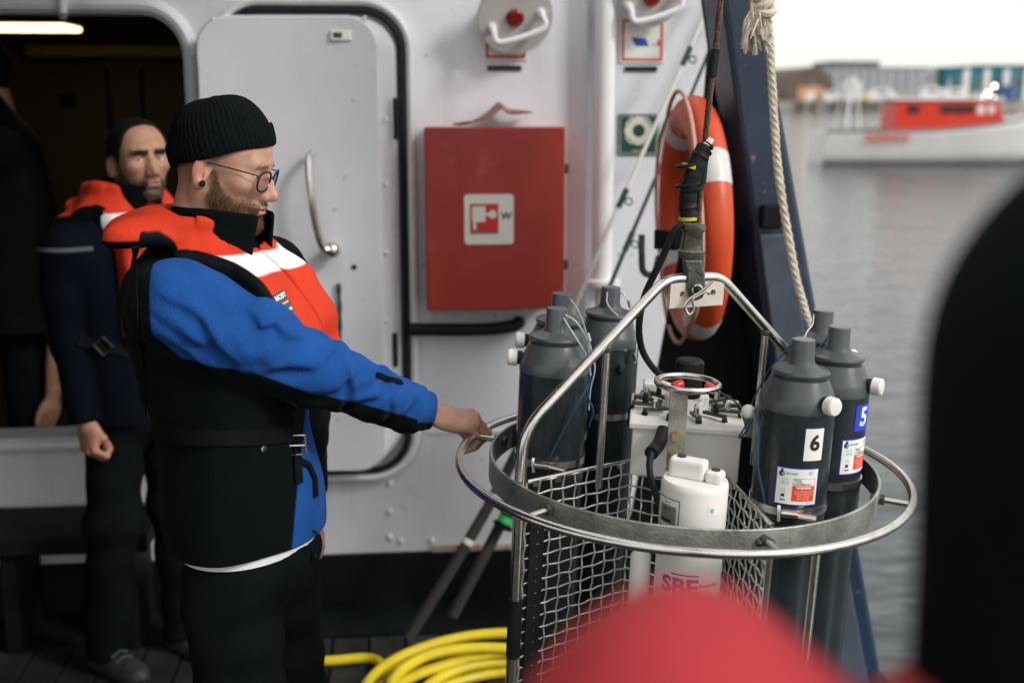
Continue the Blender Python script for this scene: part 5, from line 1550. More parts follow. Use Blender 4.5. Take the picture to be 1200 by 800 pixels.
# small wing nut fittings on the left leg
for dz, m_ in ((-0.44, M_dark), (-0.475, M_nyl)):
    p = dl * RF + v3(-0.012, 0, dz); mb = MB(); mb.lathe([(0.006, 0), (0.011, 0.004), (0.011, 0.012), (0.005, 0.016)], 10, p, (-1, -0.3, 0)); mb.build('leg_fitting', m_, ros)

# ================================================================== hoisting wire
cb = L(804, 330, 0.0)
top = l2w(np.array([0.0, 0, zap]))
tp = W(846, 0, l2w(L(830, 160, 0.0))[1] + 0.0)
wire = empty('hoist_wire', top, 'greasy brown hoisting wire with clevis above the sampler', 'hoist wire')
def Wp(px, py, off=0.0): return l2w(L(px, py, off))
M_wireb = mat('greasy_brown_wire_rope', (0.10, 0.055, 0.035), 0.5, 0.5, var=0.35, vscale=60, bump=0.6, bscale=300)
M_cast = mat('worn_cast_iron', (0.13, 0.13, 0.11), 0.45, 0.7, var=0.4, vscale=30, bump=0.6, bscale=80, wear=(0.30, 0.14, 0.05), wear_scale=16, wear_amt=0.60)
up = Wp(846, 0); lo_ = Wp(816, 262)
dirw = (up - lo_) / np.linalg.norm(up - lo_)
upper = up + dirw * (3.45 - up[2]) / dirw[2]
line = smooth_path([Wp(818, 258), Wp(823, 200), Wp(832, 110), Wp(839, 55), Wp(845, 0), upper], 120)
mb = MB()
for s in range(4):
    P = []
    for i, p in enumerate(line):
        t = i * 0.9 + s * 1.571; P.append(p + v3(math.cos(t), math.sin(t), 0) * 0.0030)
    mb.tube(P, 0.0034, 6)
mb.build('wire_rope', M_wireb, wire)
for a_, b_ in (((834.5, 90), (838.5, 58)), ((822, 215), (825, 185))):
    mb = MB(); mb.cyl(Wp(*a_), Wp(*b_), 0.0088, seg=12); mb.build('wire_tape', M_rubber, wire)
# taped thimble / splice
sp = smooth_path([Wp(807, 255, -0.01), Wp(806, 232, -0.012), Wp(812, 205, -0.012), Wp(822, 180, -0.008), Wp(832, 168, -0.004)], 22)
mb = MB(); mb.tube(sp, [0.017 + 0.0014 * math.sin(i * 2.6) - (0.006 if i > 18 else 0) for i in range(22)], 14); mb.build('taped_splice', M_rubber, wire)
mb = MB(); mb.cyl(Wp(829, 171, -0.006), Wp(834, 163, -0.004), 0.0105, 0.009, 12); mb.build('splice_end', M_steel, wire)
M_tie = mat('yellow_tape', (0.55, 0.42, 0.02), 0.5)
for px, py, m_ in ((806, 193, M_rubber), (811, 222, M_rubber), (806, 216, M_rubber)):
    mb = MB(); mb.tube([Wp(px, py, -0.01) + v3(0.022 * math.cos(t), 0.02 * math.sin(t), 0.004 * math.cos(t)) for t in np.arange(16) / 16 * 6.283], 0.0032, 6, closed=True); mb.build('cable_tie', m_, wire)
mb = MB(); mb.cyl(Wp(809, 197, -0.012), Wp(810, 193, -0.012), 0.0176, seg=14); mb.build('yellow_tape', M_tie, wire)
mb = MB(); mb.cyl(Wp(806, 258, -0.011), Wp(806, 254, -0.011), 0.0178, seg=14); mb.build('yellow_tape', M_tie, wire)
# clevis: socket head, two cheeks, pin, split clip
cast = MB()
def rbx(px, py, off, hw, hd, hh): return None
ctrs = [(812, 263, 0.024, 0.021), (812, 268, 0.025, 0.022), (812, 272, 0.019, 0.018), (810, 292, 0.022, 0.019), (810, 294, 0.026, 0.022), (810, 299, 0.025, 0.021), (812, 303, 0.021, 0.018), (814, 322, 0.020, 0.017)]
vs = []; SEG = 16
for px, py, rx, ry in ctrs:
    p = Wp(px, py, -0.004)
    for k in range(SEG):
        t = k / SEG * 6.283; ct, st = math.cos(t), math.sin(t)
        vs.append(p + NX * rx * math.copysign(abs(ct) ** 0.7, ct) + NY * ry * math.copysign(abs(st) ** 0.7, st))
fs = [(i * SEG + k, i * SEG + (k + 1) % SEG, (i + 1) * SEG + (k + 1) % SEG, (i + 1) * SEG + k) for i in range(len(ctrs) - 1) for k in range(SEG)]
fs += [tuple(range(SEG)), tuple((len(ctrs) - 1) * SEG + k for k in range(SEG))]
cast.add(vs, fs)
cast.build('clevis_socket', M_cast, wire, smooth=40)
for sgn in (-1, 1):
    mb = MB(); off = sgn * 0.021 - 0.004
    P = [Wp(x, y, off) for x, y in ((801, 305), (822, 305), (826, 318), (827, 338), (824, 349), (816, 353), (808, 349), (805, 338), (806, 318))]
    mb.prism(P, NY * 0.010); mb.build('clevis_cheek', M_cast, wire, smooth=0, bevel=0.003)
pc = Wp(817, 339, -0.028)
mb = MB(); mb.lathe([(0.0155, 0.012), (0.0155, 0.006), (0.011, 0.004), (0.011, -0.004), (0.0085, -0.007)], 20, pc, NY); mb.cyl(pc + NY * 0.01, pc + NY * 0.06, 0.009, seg=14); pin = mb.build('clevis_pin', M_steel, wire)
mb = MB(); mb.sphere(pc - NY * 0.006, 0.0085, 12); mb.build('pin_head', M_rubber, wire)
mb = MB(); P = [Wp(x, y, -0.042) for x, y in ((835, 329), (829, 335), (822, 341), (813, 347), (805, 354), (803, 361), (807, 368), (812, 366), (813, 358), (812, 351), (817, 347), (824, 343), (828, 341), (831, 343), (829, 345))]
mb.tube(smooth_path(P, 50), 0.0028, 8); mb.build('split_clip', M_steel, wire)
# black signal cable down from the splice
P = [Wp(800, 262, -0.02), Wp(789, 272, -0.02), Wp(775, 305, -0.01), Wp(756, 345, 0.0), Wp(749, 380, 0.0), Wp(752, 408, 0.02), Wp(763, 428, 0.03), Wp(776, 440, 0.04), Wp(795, 448, 0.05)]
mb = MB(); mb.tube(smooth_path(P, 50), 0.0068, 10); mb.build('signal_cable', M_rubber, wire)
# block on the head beam
blkc = upper + dirw * 0.06
mb = MB(); mb.lathe([(0.02, -0.03), (0.12, -0.03), (0.12, -0.02), (0.10, -0.008), (0.10, 0.008), (0.12, 0.02), (0.12, 0.03), (0.02, 0.03)], 24, blkc + v3(0.1, 0, 0), (0, 1, 0)); mb.build('sheave', M_dark, wire)

# ================================================================== PEOPLE
from mathutils.bvhtree import BVHTree
def basis(heading, down=0.0, roll=0.0):
    h = rad(heading); f = np.array([math.cos(h), math.sin(h), 0]); l = np.array([-math.sin(h), math.cos(h), 0]); u = np.array([0, 0, 1.0])
    c, s = math.cos(rad(down)), math.sin(rad(down)); f, u = f * c - u * s, u * c + f * s
    c, s = math.cos(rad(roll)), math.sin(rad(roll)); l, u = l * c + u * s, u * c - l * s
    return np.stack([f, l, u], 1)

def rot_y(a):
    c, s = math.cos(a), math.sin(a); return np.array([[c, 0, s], [0, 1, 0], [-s, 0, c]])
def rot_z(a):
    c, s = math.cos(a), math.sin(a); return np.array([[c, -s, 0], [s, c, 0], [0, 0, 1]])

def head_sdf(p):
    """x forward, y left, z up; eyes at z = 0, crown .117, chin -.117"""
    q = p.copy(); q[:, 1] = np.abs(q[:, 1])
    d = ell(p, (-0.010, 0, 0.030), (0.094, 0.075, 0.088))
    d = smin(d, ell(p, (0.040, 0, 0.030), (0.052, 0.064, 0.066)), 0.03)
    d = smin(d, ell(p, (0.036, 0, -0.035), (0.055, 0.058, 0.070)), 0.03)
    d = smin(d, rcone(q, (0.004, 0.050, -0.052), (0.072, 0.014, -0.099), 0.017, 0.016), 0.030)
    d = smin(d, ell(p, (0.080, 0, -0.100), (0.019, 0.020, 0.017)), 0.016)
    d = smin(d, ell(q, (0.062, 0.043, -0.020), (0.024, 0.022, 0.019)), 0.022)
    d = smin(d, rcone(q, (0.089, 0.008, 0.021), (0.078, 0.042, 0.020), 0.0085, 0.008), 0.014)
    d = smax(d, -ell(q, (0.101, 0.032, 0.000), (0.017, 0.019, 0.013)), 0.012)
    # lids
    lid = sph(q, (0.0765, 0.0315, -0.001), 0.0140)
    lid = smax(lid, -ell(q, (0.0905, 0.0320, -0.0015), (0.016, 0.0135, 0.0046)), 0.002)
    d = smin(d, lid, 0.006)
    # nose
    ns = chain(p, [(0.0895, 0, 0.012), (0.1010, 0, -0.014), (0.1140, 0, -0.036)], [0.0075, 0.0085, 0.0098], 0.006)
    ns = smin(ns, sph(p, (0.1150, 0, -0.0405), 0.0102), 0.008)
    ns = smin(ns, ell(q, (0.1000, 0.0125, -0.0440), (0.0125, 0.0075, 0.0085)), 0.006)
    ns = smin(ns, ell(p, (0.0960, 0, -0.030), (0.014, 0.019, 0.022)), 0.012)
    d = smin(d, ns, 0.009)
    d = smax(d, -ell(q, (0.1060, 0.0065, -0.0520), (0.005, 0.0035, 0.0035)), 0.003)
    # mouth
    d = smin(d, ell(p, (0.0860, 0, -0.0690), (0.017, 0.026, 0.018)), 0.012)
    d = smin(d, ell(p, (0.0985, 0, -0.0655), (0.0075, 0.020, 0.0050)), 0.006)
    d = smin(d, ell(p, (0.0975, 0, -0.0770), (0.0078, 0.017, 0.0058)), 0.006)
    d = smax(d, -ell(p, (0.1060, 0, -0.0708), (0.012, 0.021, 0.0016)), 0.0025)
    d = smax(d, -ell(p, (0.1010, 0, -0.0890), (0.008, 0.016, 0.0050)), 0.008)
    # neck
    d = smin(d, rcone(p, (-0.026, 0, -0.045), (-0.034, 0, -0.21), 0.055, 0.062), 0.03)
    d = smin(d, rcone(q, (-0.020, 0.052, -0.050), (0.010, 0.022, -0.20), 0.012, 0.013), 0.02)
    # ears
    M = rot_z(-0.42) @ rot_y(0.18)
    e = q - np.array((-0.012, 0.080, -0.012), np.float32); e = e @ M.astype(np.float32)
    er = ell(e, (0, 0, 0.004), (0.0185, 0.0065, 0.0300))
    er = smin(er, ell(e, (0.004, 0, -0.024), (0.0105, 0.006, 0.0120)), 0.010)
    er = smax(er, -ell(e, (0.004, 0.0068, 0.004), (0.0105, 0.0058, 0.0200)), 0.004)
    er = smin(er, rcone(e, (0.009, 0.002, 0.000), (0.011, 0.003, -0.012), 0.004, 0.004), 0.004)
    er = smin(er, rcone(e, (-0.004, 0.002, 0.012), (-0.006, 0.003, -0.012), 0.0034, 0.0034), 0.004)
    d = smin(d, er, 0.006)
    return d

def skin_mat(name):
    m = mat(name, (0.5, 0.3, 0.2), 0.48, bump=0.30, bscale=700, sss=0.12, spec=0.4)
    n = m.node_tree.nodes; l = m.node_tree.links; b = n['Principled BSDF']
    a = n.new('ShaderNodeAttribute'); a.attribute_name = 'tone'
    nz = n.new('ShaderNodeTexNoise'); nz.inputs['Scale'].default_value = 45; nz.inputs['Detail'].default_value = 5
    tc = [x for x in n if x.type == 'TEX_COORD'][0]; l.new(tc.outputs['Object'], nz.inputs['Vector'])
    hv = n.new('ShaderNodeHueSaturation'); l.new(a.outputs['Color'], hv.inputs['Color'])
    mr = n.new('ShaderNodeMapRange'); mr.inputs['To Min'].default_value = 0.66; mr.inputs['To Max'].default_value = 1.34
    l.new(nz.outputs['Fac'], mr.inputs[0]); l.new(mr.outputs[0], hv.inputs['Value'])
    l.new(hv.outputs[0], b.inputs['Base Color'])
    return m
M_skin = skin_mat('skin')

def gauss(x, c, s): return np.exp(-((x - c) / s) ** 2)
def lerp3(a, b, t): return a + (np.asarray(b) - a) * t[:, None]

def beard_mask(v):
    x, y, z = v.T
    zc = np.interp(x, [-0.02, 0.012, 0.030, 0.055, 0.080, 0.115], [0.010, 0.004, -0.030, -0.052, -0.052, -0.0515])
    xb = np.interp(z, [-0.13, -0.10, -0.06, 0.0, 0.02], [0.028, 0.012, 0.000, 0.006, 0.010])
    m = np.clip((zc + 0.004 - z) / 0.020, 0, 1) ** 1.3 * np.clip((x - xb + 0.002) / 0.014, 0, 1) * np.clip((z + 0.132) / 0.012, 0, 1)
    lip = (np.abs(y) < 0.019) & (z < -0.0615) & (z > -0.0835) & (x > 0.088)
    m = np.where(lip, 0, m)
    m = np.where((x > 0.103) & (z > -0.056), 0, m)
    return m

def head_tones(v, skin, lipc, beardc, beard_amt, scalp=None, flush=(0.60, 0.22, 0.17)):
    x, y, z = v.T; ay = np.abs(y)
    c = np.tile(np.asarray(skin, float), (len(v), 1))
    c = lerp3(c, flush, 0.45 * gauss(x, 0.112, 0.016) * gauss(z, -0.038, 0.02) * gauss(y, 0, 0.02))
    c = lerp3(c, flush, 0.12 * gauss(ay, 0.045, 0.02) * gauss(z, -0.03, 0.02) * (x > 0.03))
    c = lerp3(c, flush, 0.5 * (ay > 0.078) * (np.abs(x + 0.012) < 0.03))
    c = lerp3(c, np.asarray(skin) * 0.6, 0.25 * gauss(ay, 0.032, 0.018) * gauss(z, -0.002, 0.010) * (x > 0.06))
    lip = gauss(y, 0, 0.019) * np.clip((x - 0.090) / 0.006, 0, 1) * gauss(z, -0.0712, 0.0085)
    c = lerp3(c, lipc, np.clip(lip * 1.2, 0, 1))
    c = lerp3(c, beardc, beard_amt * beard_mask(v))
    if scalp is not None:
        c = lerp3(c, scalp[0], scalp[1](x, y, z))
    return c

def strands(V, F, N, wfun, count, length, width, droop, seed, bend=0.3):
    """short hairs standing on a surface, as thin blades"""
    g = np.random.default_rng(seed)
    C = V[F].mean(1); wgt = wfun(C)
    A = np.linalg.norm(np.cross(V[F[:, 2]] - V[F[:, 0]], V[F[:, 3]] - V[F[:, 1]]), axis=1)
    pr = wgt * A
    if pr.sum() <= 0: return [], []
    idx = g.choice(len(F), count, p=pr / pr.sum())
    u, vv = g.random(count), g.random(count)
    P = (V[F[idx, 0]] * ((1 - u) * (1 - vv))[:, None] + V[F[idx, 1]] * (u * (1 - vv))[:, None] + V[F[idx, 2]] * (u * vv)[:, None] + V[F[idx, 3]] * ((1 - u) * vv)[:, None])
    n = N[F[idx, 0]]
    ln = (length(C[idx]) if callable(length) else length) * (0.6 + 0.7 * g.random(count))
    d = n * 0.55 + np.asarray(droop) + g.normal(size=(count, 3)) * bend
    d /= np.linalg.norm(d, axis=1)[:, None]
    d2 = d + np.asarray(droop) * 0.7 + g.normal(size=(count, 3)) * bend * 0.7; d2 /= np.linalg.norm(d2, axis=1)[:, None]
    s = np.cross(d, g.normal(size=(count, 3))); s /= np.linalg.norm(s, axis=1)[:, None]
    a = P - n * 0.001 - s * width / 2; b = P - n * 0.001 + s * width / 2
    m = P + d * (ln * 0.55)[:, None]
    m1 = m - s * width * 0.4; m2 = m + s * width * 0.4
    t = m + d2 * (ln * 0.45)[:, None]
    vs = np.stack([a, b, m2, m1, t], 1).reshape(-1, 3)
    fs = []
    for i in range(count):
        k = 5 * i; fs += [(k, k + 1, k + 2, k + 3), (k + 3, k + 2, k + 4)]
    return vs, fs

class Head:
    def __init__(s, o, B, sc, h):
        s.o, s.B, s.sc = np.array(o), B, sc
        s.V, s.F = surfnet(head_sdf, (-0.125, -0.105, -0.205), (0.14, 0.105, 0.135), h, smooth=1)
        s.N = vnormals(s.V, s.F)
    def w(s, v): return s.o + (np.atleast_2d(v) * s.sc) @ s.B.T
    def wd(s, v): return np.atleast_2d(v) @ s.B.T

def hair_obj(H, name, par, m, wfun, count, length, width, droop, seed, bend=0.3):
    vs, fs = strands(H.V, H.F, H.N, wfun, count, length, width, droop, seed, bend)
    mb = MB(); mb.add(H.w(vs), fs)
    me = bpy.data.meshes.new(name); me.from_pydata(mb.v, [], mb.f); me.materials.append(m)
    o = bpy.data.objects.new(name, me); COL.objects.link(o); setparent(o, par)
    o['kind'] = 'stuff'
    return o

M_eye = mat('eye_white', (0.62, 0.58, 0.54), 0.15, var=0.03); M_iris = mat('dark_iris', (0.03, 0.02, 0.012), 0.1); M_iris2 = mat('grey_blue_iris', (0.06, 0.08, 0.09), 0.1)
def eyes(H, par, gaze, iris):
    g = np.array(gaze, float); g /= np.linalg.norm(g)
    for sgn in (1, -1):
        mb = MB(); c = np.array((0.0765, sgn * 0.0315, -0.001))
        mb.sphere((0, 0, 0), 0.0126, 20)
        v = np.array(mb.v); fc = [np.mean(v[list(f)], 0) for f in mb.f]
        mb.m = [1 if (k @ g) / np.linalg.norm(k) > 0.90 else 0 for k in fc]
        mb.v = [tuple(q) for q in H.w(v + c)]
        mb.build('eye', [M_eye, iris], par)

def hand_sdf_factory(curl, thumb, spread=1.0):
    """local a (fingers), s (thumb side), u (back of hand); origin at the wrist"""
    mcp = [(0.088, 0.029, 0.000), (0.092, 0.0095, 0.0025), (0.087, -0.0105, 0.0005), (0.079, -0.0285, -0.004)]
    ln = [(0.043, 0.026, 0.021), (0.047, 0.030, 0.022), (0.043, 0.028, 0.021), (0.034, 0.021, 0.019)]
    rr = [0.0098, 0.0100, 0.0094, 0.0084]
    fingers = []
    for i in range(4):
        a = 0; P = [np.array(mcp[i])]
        fan = (i - 1.3) * -0.05 * spread
        for k in range(3):
            a += rad(curl[i][k])
            P.append(P[-1] + ln[i][k] * np.array([math.cos(a) * math.cos(fan), math.cos(a) * math.sin(fan) * 1.0, -math.sin(a)]))
        fingers.append((P, rr[i]))
    def fn(p):
        d = ell(p, (0.046, 0.000, -0.005), (0.054, 0.041, 0.0165))
        d = smin(d, ell(p, (0.078, 0.001, -0.003), (0.022, 0.040, 0.0135)), 0.012)
        d = smin(d, ell(p, (0.034, 0.026, -0.012), (0.034, 0.018, 0.016)), 0.014)
        d = smin(d, ell(p, (0.035, -0.026, -0.010), (0.036, 0.014, 0.0145)), 0.014)
        q = p.copy(); q[:, 2] = q[:, 2] * 1.25
        d = smin(d, rcone(q, (-0.05, 0, -0.004), (0.012, 0, -0.004), 0.0275, 0.0265), 0.02)
        for P, r in fingers:
            f = chain(p, P, [r, r * 0.95, r * 0.86, r * 0.74], 0.004)
            f = smin(f, sph(p, P[0] + np.array([0, 0, 0.002]), r * 1.12), 0.006)
            f = smin(f, sph(p, P[1], r * 1.02), 0.004)
            d = smin(d, f, 0.0032)
            d = smin(d, rcone(p, P[0] + np.array([0, 0, 0.0035]), (0.02, P[0][1] * 0.35, 0.0075), 0.0045, 0.003), 0.008)
        d = smin(d, chain(p, thumb, [0.0135, 0.0115, 0.0100, 0.0082], 0.005), 0.010)
        return d
    return fn

class Hand:
    def __init__(s, wrist, a, sdir, h, curl, thumb, mirror=False):
        a = np.array(a, float); a /= np.linalg.norm(a)
        sd = np.array(sdir, float); sd -= a * (sd @ a); sd /= np.linalg.norm(sd)
        u = np.cross(a, sd)
        if mirror: u = -u
        s.B = np.stack([a, sd, u], 1); s.o = np.array(wrist)
        fn = hand_sdf_factory(curl, thumb)
        V, F = surfnet(fn, (-0.09, -0.062, -0.115), (0.175, 0.085, 0.040), h, smooth=1)
        if mirror: F = F[:, ::-1]
        s.local = V
        s.V = s.o + V @ s.B.T; s.F = F
    def tones(s, skin, flush):
        v = s.local; c = np.tile(np.asarray(skin, float), (len(v), 1))
        for k in ((0.088, 0.029, 0.009), (0.092, 0.0095, 0.010), (0.087, -0.0105, 0.009), (0.079, -0.0285, 0.005)):
            c = lerp3(c, flush, 0.35 * np.exp(-((v - np.array(k)) ** 2).sum(1) / 0.012 ** 2))
        c = lerp3(c, flush, 0.35 * np.clip((v[:, 0] - 0.10) / 0.03, 0, 1))
        return c

def join_nets(parts):
    V = []; F = []; C = []; o = 0
    for v, f, c in parts:
        V.append(v); F.append(f + o); C.append(c); o += len(v)
    return np.vstack(V), np.vstack(F), np.vstack(C)

def body_core(joints, h=0.014):
    """the body under the clothes: trunk and limbs grown together"""
    pts = np.array([p for ch in joints for p in ch[0]])
    lo, hi = pts.min(0) - 0.2, pts.max(0) + 0.2
    def fn(p):
        d = None
        for P, r, k in joints:
            e = chain(p, P, r, 0.03)
            d = e if d is None else smin(d, e, k)
        return d
    return surfnet(fn, lo, hi, h, smooth=1)

class Torso:
    """clothed trunk: stacked oval sections (z, x, y, half depth, half width) in the frame of a heading"""
    def __init__(s, heading, secs):
        B = basis(heading); s.f, s.l = B[:, 0].astype(np.float32), B[:, 1].astype(np.float32)
        S_ = np.array(secs, float); zz = np.linspace(S_[0, 0], S_[-1, 0], 90)
        s.t = [np.convolve(np.pad(np.interp(zz, S_[:, 0], S_[:, i]), 4, mode='edge'), np.ones(9) / 9, 'valid') for i in range(1, 5)]
        s.zz = zz; s.z0, s.z1 = S_[0, 0], S_[-1, 0]
    def at(s, z): return [np.interp(z, s.zz, t) for t in s.t]
    def fl(s, p):
        cx, cy, rx, ry = s.at(p[:, 2])
        dx, dy = p[:, 0] - cx, p[:, 1] - cy
        return dx * s.f[0] + dy * s.f[1], dx * s.l[0] + dy * s.l[1], rx, ry
    def __call__(s, p):
        f, l, rx, ry = s.fl(p)
        e = 2.3
        q = (np.abs(f / rx) ** e + np.abs(l / ry) ** e) ** (1 / e)
        d = (q - 1) * np.minimum(rx, ry)
        d = smax(d, p[:, 2] - s.z1, 0.03)
        return smax(d, s.z0 - p[:, 2], 0.012).astype(np.float32)

def arm_axis(p, pts):
    """distance to the arm's centre line, the foot point's parameter and the offset"""
    best = None
    for i in range(len(pts) - 1):
        a = np.asarray(pts[i], np.float32); b = np.asarray(pts[i + 1], np.float32); ba = b - a
        t = np.clip((p - a) @ ba / (ba @ ba), 0, 1); off = p - a - t[:, None] * ba; dd = np.linalg.norm(off, axis=1)
        if best is None: best = [dd, i + t, off, np.tile(ba / np.linalg.norm(ba), (len(p), 1))]
        else:
            m = dd < best[0]
            best[0] = np.where(m, dd, best[0]); best[1] = np.where(m, i + t, best[1]); best[2] = np.where(m[:, None], off, best[2]); best[3] = np.where(m[:, None], ba / np.linalg.norm(ba), best[3])
    return best

def sleeve_sdf(p, pts, rs, seed, amp, freq=70):
    d = chain(p, pts, rs, 0.02)
    dd, t, off, ax = arm_axis(p, pts)
    # creases run round and slightly along the sleeve
    along = t * 0.13 * 1.0
    side = np.einsum('ij,j->i', off, np.array([0.2, -0.5, 0.85], np.float32))
    g = np.random.default_rng(seed); w_ = 0
    ph = g.random(4) * 6.28
    wp = folds(p, seed + 40, 22, 0.6)
    ridge = lambda s_: 1.0 - 2.0 * np.abs(s_) ** 0.8
    n_ = len(pts) - 1; un = t / n_
    longf = ridge(np.sin(side * 78 + along * 16 + wp * 1.6 + ph[0]))            # drapes along the upper arm
    ringf = ridge(np.sin(along * 70 + side * 34 + wp * 1.8 + ph[1]))     # pushed-up creases towards the elbow and cuff
    ring2 = ridge(np.sin(along * 130 - side * 40 + wp * 2.0 + ph[2]))
    d = d + amp * (0.10 * longf * np.clip(1.15 - un * 1.3, 0.2, 1) + 0.10 * ringf * np.clip(un * 1.6, 0.3, 1) + 0.08 * ring2 * np.clip(un * 1.3 - 0.2, 0, 1)) + folds(p, seed, 30, amp * 0.22)
    if amp > 0.01:       # deep drapes: (where along, where across, slope, length, width, depth)
        for t0, s0, sl_, ln_, wd_, dp_ in ((0.45, 0.030, -0.050, 0.55, 0.011, 0.008), (0.75, -0.005, -0.040, 0.60, 0.012, 0.010), (0.95, 0.055, -0.035, 0.50, 0.010, 0.007), (0.55, -0.035, -0.030, 0.45, 0.010, 0.008),
                                           (1.55, 0.020, 0.075, 0.38, 0.010, 0.009), (1.95, -0.010, 0.100, 0.32, 0.010, 0.009), (2.30, 0.020, -0.110, 0.30, 0.009, 0.008), (2.70, 0.005, 0.130, 0.26, 0.009, 0.007),
                                           (3.15, 0.015, -0.120, 0.28, 0.008, 0.006), (3.55, 0.000, 0.150, 0.25, 0.008, 0.006), (1.30, 0.060, -0.020, 0.5, 0.010, 0.007), (2.9, 0.040, 0.03, 0.5, 0.008, 0.005)):
            x_ = (side - s0 - sl_ * (t - t0) + 0.006 * np.sin(t * 7 + s0 * 90)) / (wd_ * math.sqrt(1 + (sl_ / 0.12) ** 2))
            d = d + dp_ * np.exp(-((t - t0) / ln_) ** 2) * (np.exp(-x_ ** 2) - 0.55 * np.exp(-(x_ - 1.7) ** 2) - 0.35 * np.exp(-(x_ + 1.9) ** 2))
    # gathered elastic cuff
    ee = np.asarray(pts[-1], np.float32); ed = np.linalg.norm(p - ee, axis=1)
    ang_ = np.arctan2(np.einsum('ij,j->i', off, np.array([0, 0.3, 0.95], np.float32)), np.einsum('ij,j->i', off, np.array([0, 0.95, -0.3], np.float32)))
    d = d + 0.0013 * np.cos(17 * ang_) * np.exp(-(ed / 0.05) ** 2) + 0.003 * np.exp(-((ed - 0.045) / 0.010) ** 2) * (amp > 0.01)
    # flat cuff
    a = np.asarray(pts[-2], np.float32); b = np.asarray(pts[-1], np.float32); ba = (b - a) / np.linalg.norm(b - a)
    near = np.linalg.norm(p - b, axis=1) < 0.12
    cut = (p - b) @ ba
    d = np.where(near, smax(d, cut, 0.006), d)
    return d.astype(np.float32)

def jacket_net(T, arms, h, seed, amp, hem=None, extra=None, ufold=0.004):
    pts = np.array([q for P, r in arms for q in P])
    zz = T.zz; lo = np.minimum(pts.min(0) - 0.12, [np.min(T.t[0]) - 0.27, np.min(T.t[1]) - 0.27, T.z0 - 0.02]); hi = np.maximum(pts.max(0) + 0.12, [np.max(T.t[0]) + 0.27, np.max(T.t[1]) + 0.27, T.z1 + 0.02])
    def fn(p):
        d = T(p) + folds(p * np.array([1, 1, 0.8], np.float32), seed + 5, 26, ufold)
        if extra is not None: d = extra(p, d)
        for i, (P, r) in enumerate(arms):
            d = smin(d, sleeve_sdf(p, P, r, seed + i, amp), 0.022)
        return smax(d, T.z0 - p[:, 2], 0.008)
    return surfnet(fn, lo, hi, h, smooth=1)

def bvh_of(V, F): return BVHTree.FromPolygons([tuple(v) for v in V], [tuple(int(i) for i in f) for f in F])
def hit(bv, px, py, lift=0.003):
    d = Vector(ray(px, py)).normalized()
    loc, n, i, dist = bv.ray_cast(Vector(CAM), d)
    if loc is None: return None, None
    if n.dot(d) > 0: n = -n
    return np.array(loc + n * lift), np.array(n)
def surf_path(bv, pix, lift=0.003, n=24):
    P = []; N = []
    xs = np.array(pix, float); t = np.linspace(0, len(xs) - 1, n)
    for k in t:
        i = min(int(k), len(xs) - 2); u = k - i; q = xs[i] * (1 - u) + xs[i + 1] * u
        p, nn = hit(bv, q[0], q[1], lift)
        if p is not None: P.append(p); N.append(nn)
    return P, N
def strap(name, bv, pix, width, m, par, thick=0.003, n=24, lift=0.004):
    P, N = surf_path(bv, pix, lift, n)
    if len(P) < 3: return None
    P = np.array(P); N = np.array(N)
    for _ in range(2): P[1:-1] = (P[:-2] + P[1:-1] * 2 + P[2:]) / 4; N[1:-1] = (N[:-2] + N[1:-1] * 2 + N[2:]) / 4
    mb = MB(); mb.ribbon(P, N, width, thick); return mb.build(name, m, par, smooth=50)
def decal_fn(bv, px, py, up):
    o, n = hit(bv, px, py, 0.0)
    n = n / np.linalg.norm(n); up = np.array(up, float); up -= n * (up @ n); up /= np.linalg.norm(up); rt = np.cross(up, n)
    def fn(u, v, lift):
        q = o + rt * u + up * v
        loc, nn, i, dist = bv.ray_cast(Vector(q + n * 0.06), Vector(-n))
        base = np.array(loc) if loc is not None else q
        return base + n * (lift + 0.0015)
    return fn

# ------------------------------------------------------------------ cloth
BLACKC = (0.0024, 0.0042, 0.0050); BLUEC = (0.013, 0.072, 0.265); ORANGE = (0.55, 0.042, 0.017); TAPE = (0.74, 0.74, 0.76)
M_knit = mat('black_knit_wool', (0.0045, 0.0062, 0.0068), 0.95, var=0.25, vscale=60, bump=0.6, bscale=400, spec=0.08)
M_jack = split_mat('blue_and_black_fleece', [BLACKC, ('blue', BLUEC)], rough=0.95, bump=0.6, bscale=300, sheen=0.02)
M_vest = split_mat('orange_life_vest_cloth', [ORANGE, ('tape', TAPE), ('trim', BLACKC)], rough=0.55, bump=0.25, bscale=260, var=0.10, vscale=8)
M_trou = mat('black_trousers_cloth', (0.0042, 0.0058, 0.0066), 0.9, var=0.2, vscale=12, bump=0.3, bscale=200, spec=0.06)
M_web = mat('black_webbing', (0.005, 0.0065, 0.007), 0.8, var=0.2, vscale=60, bump=0.3, bscale=300, spec=0.1)
M_boot = mat('black_boot_leather', (0.014, 0.014, 0.015), 0.45, var=0.2, vscale=20, bump=0.2)

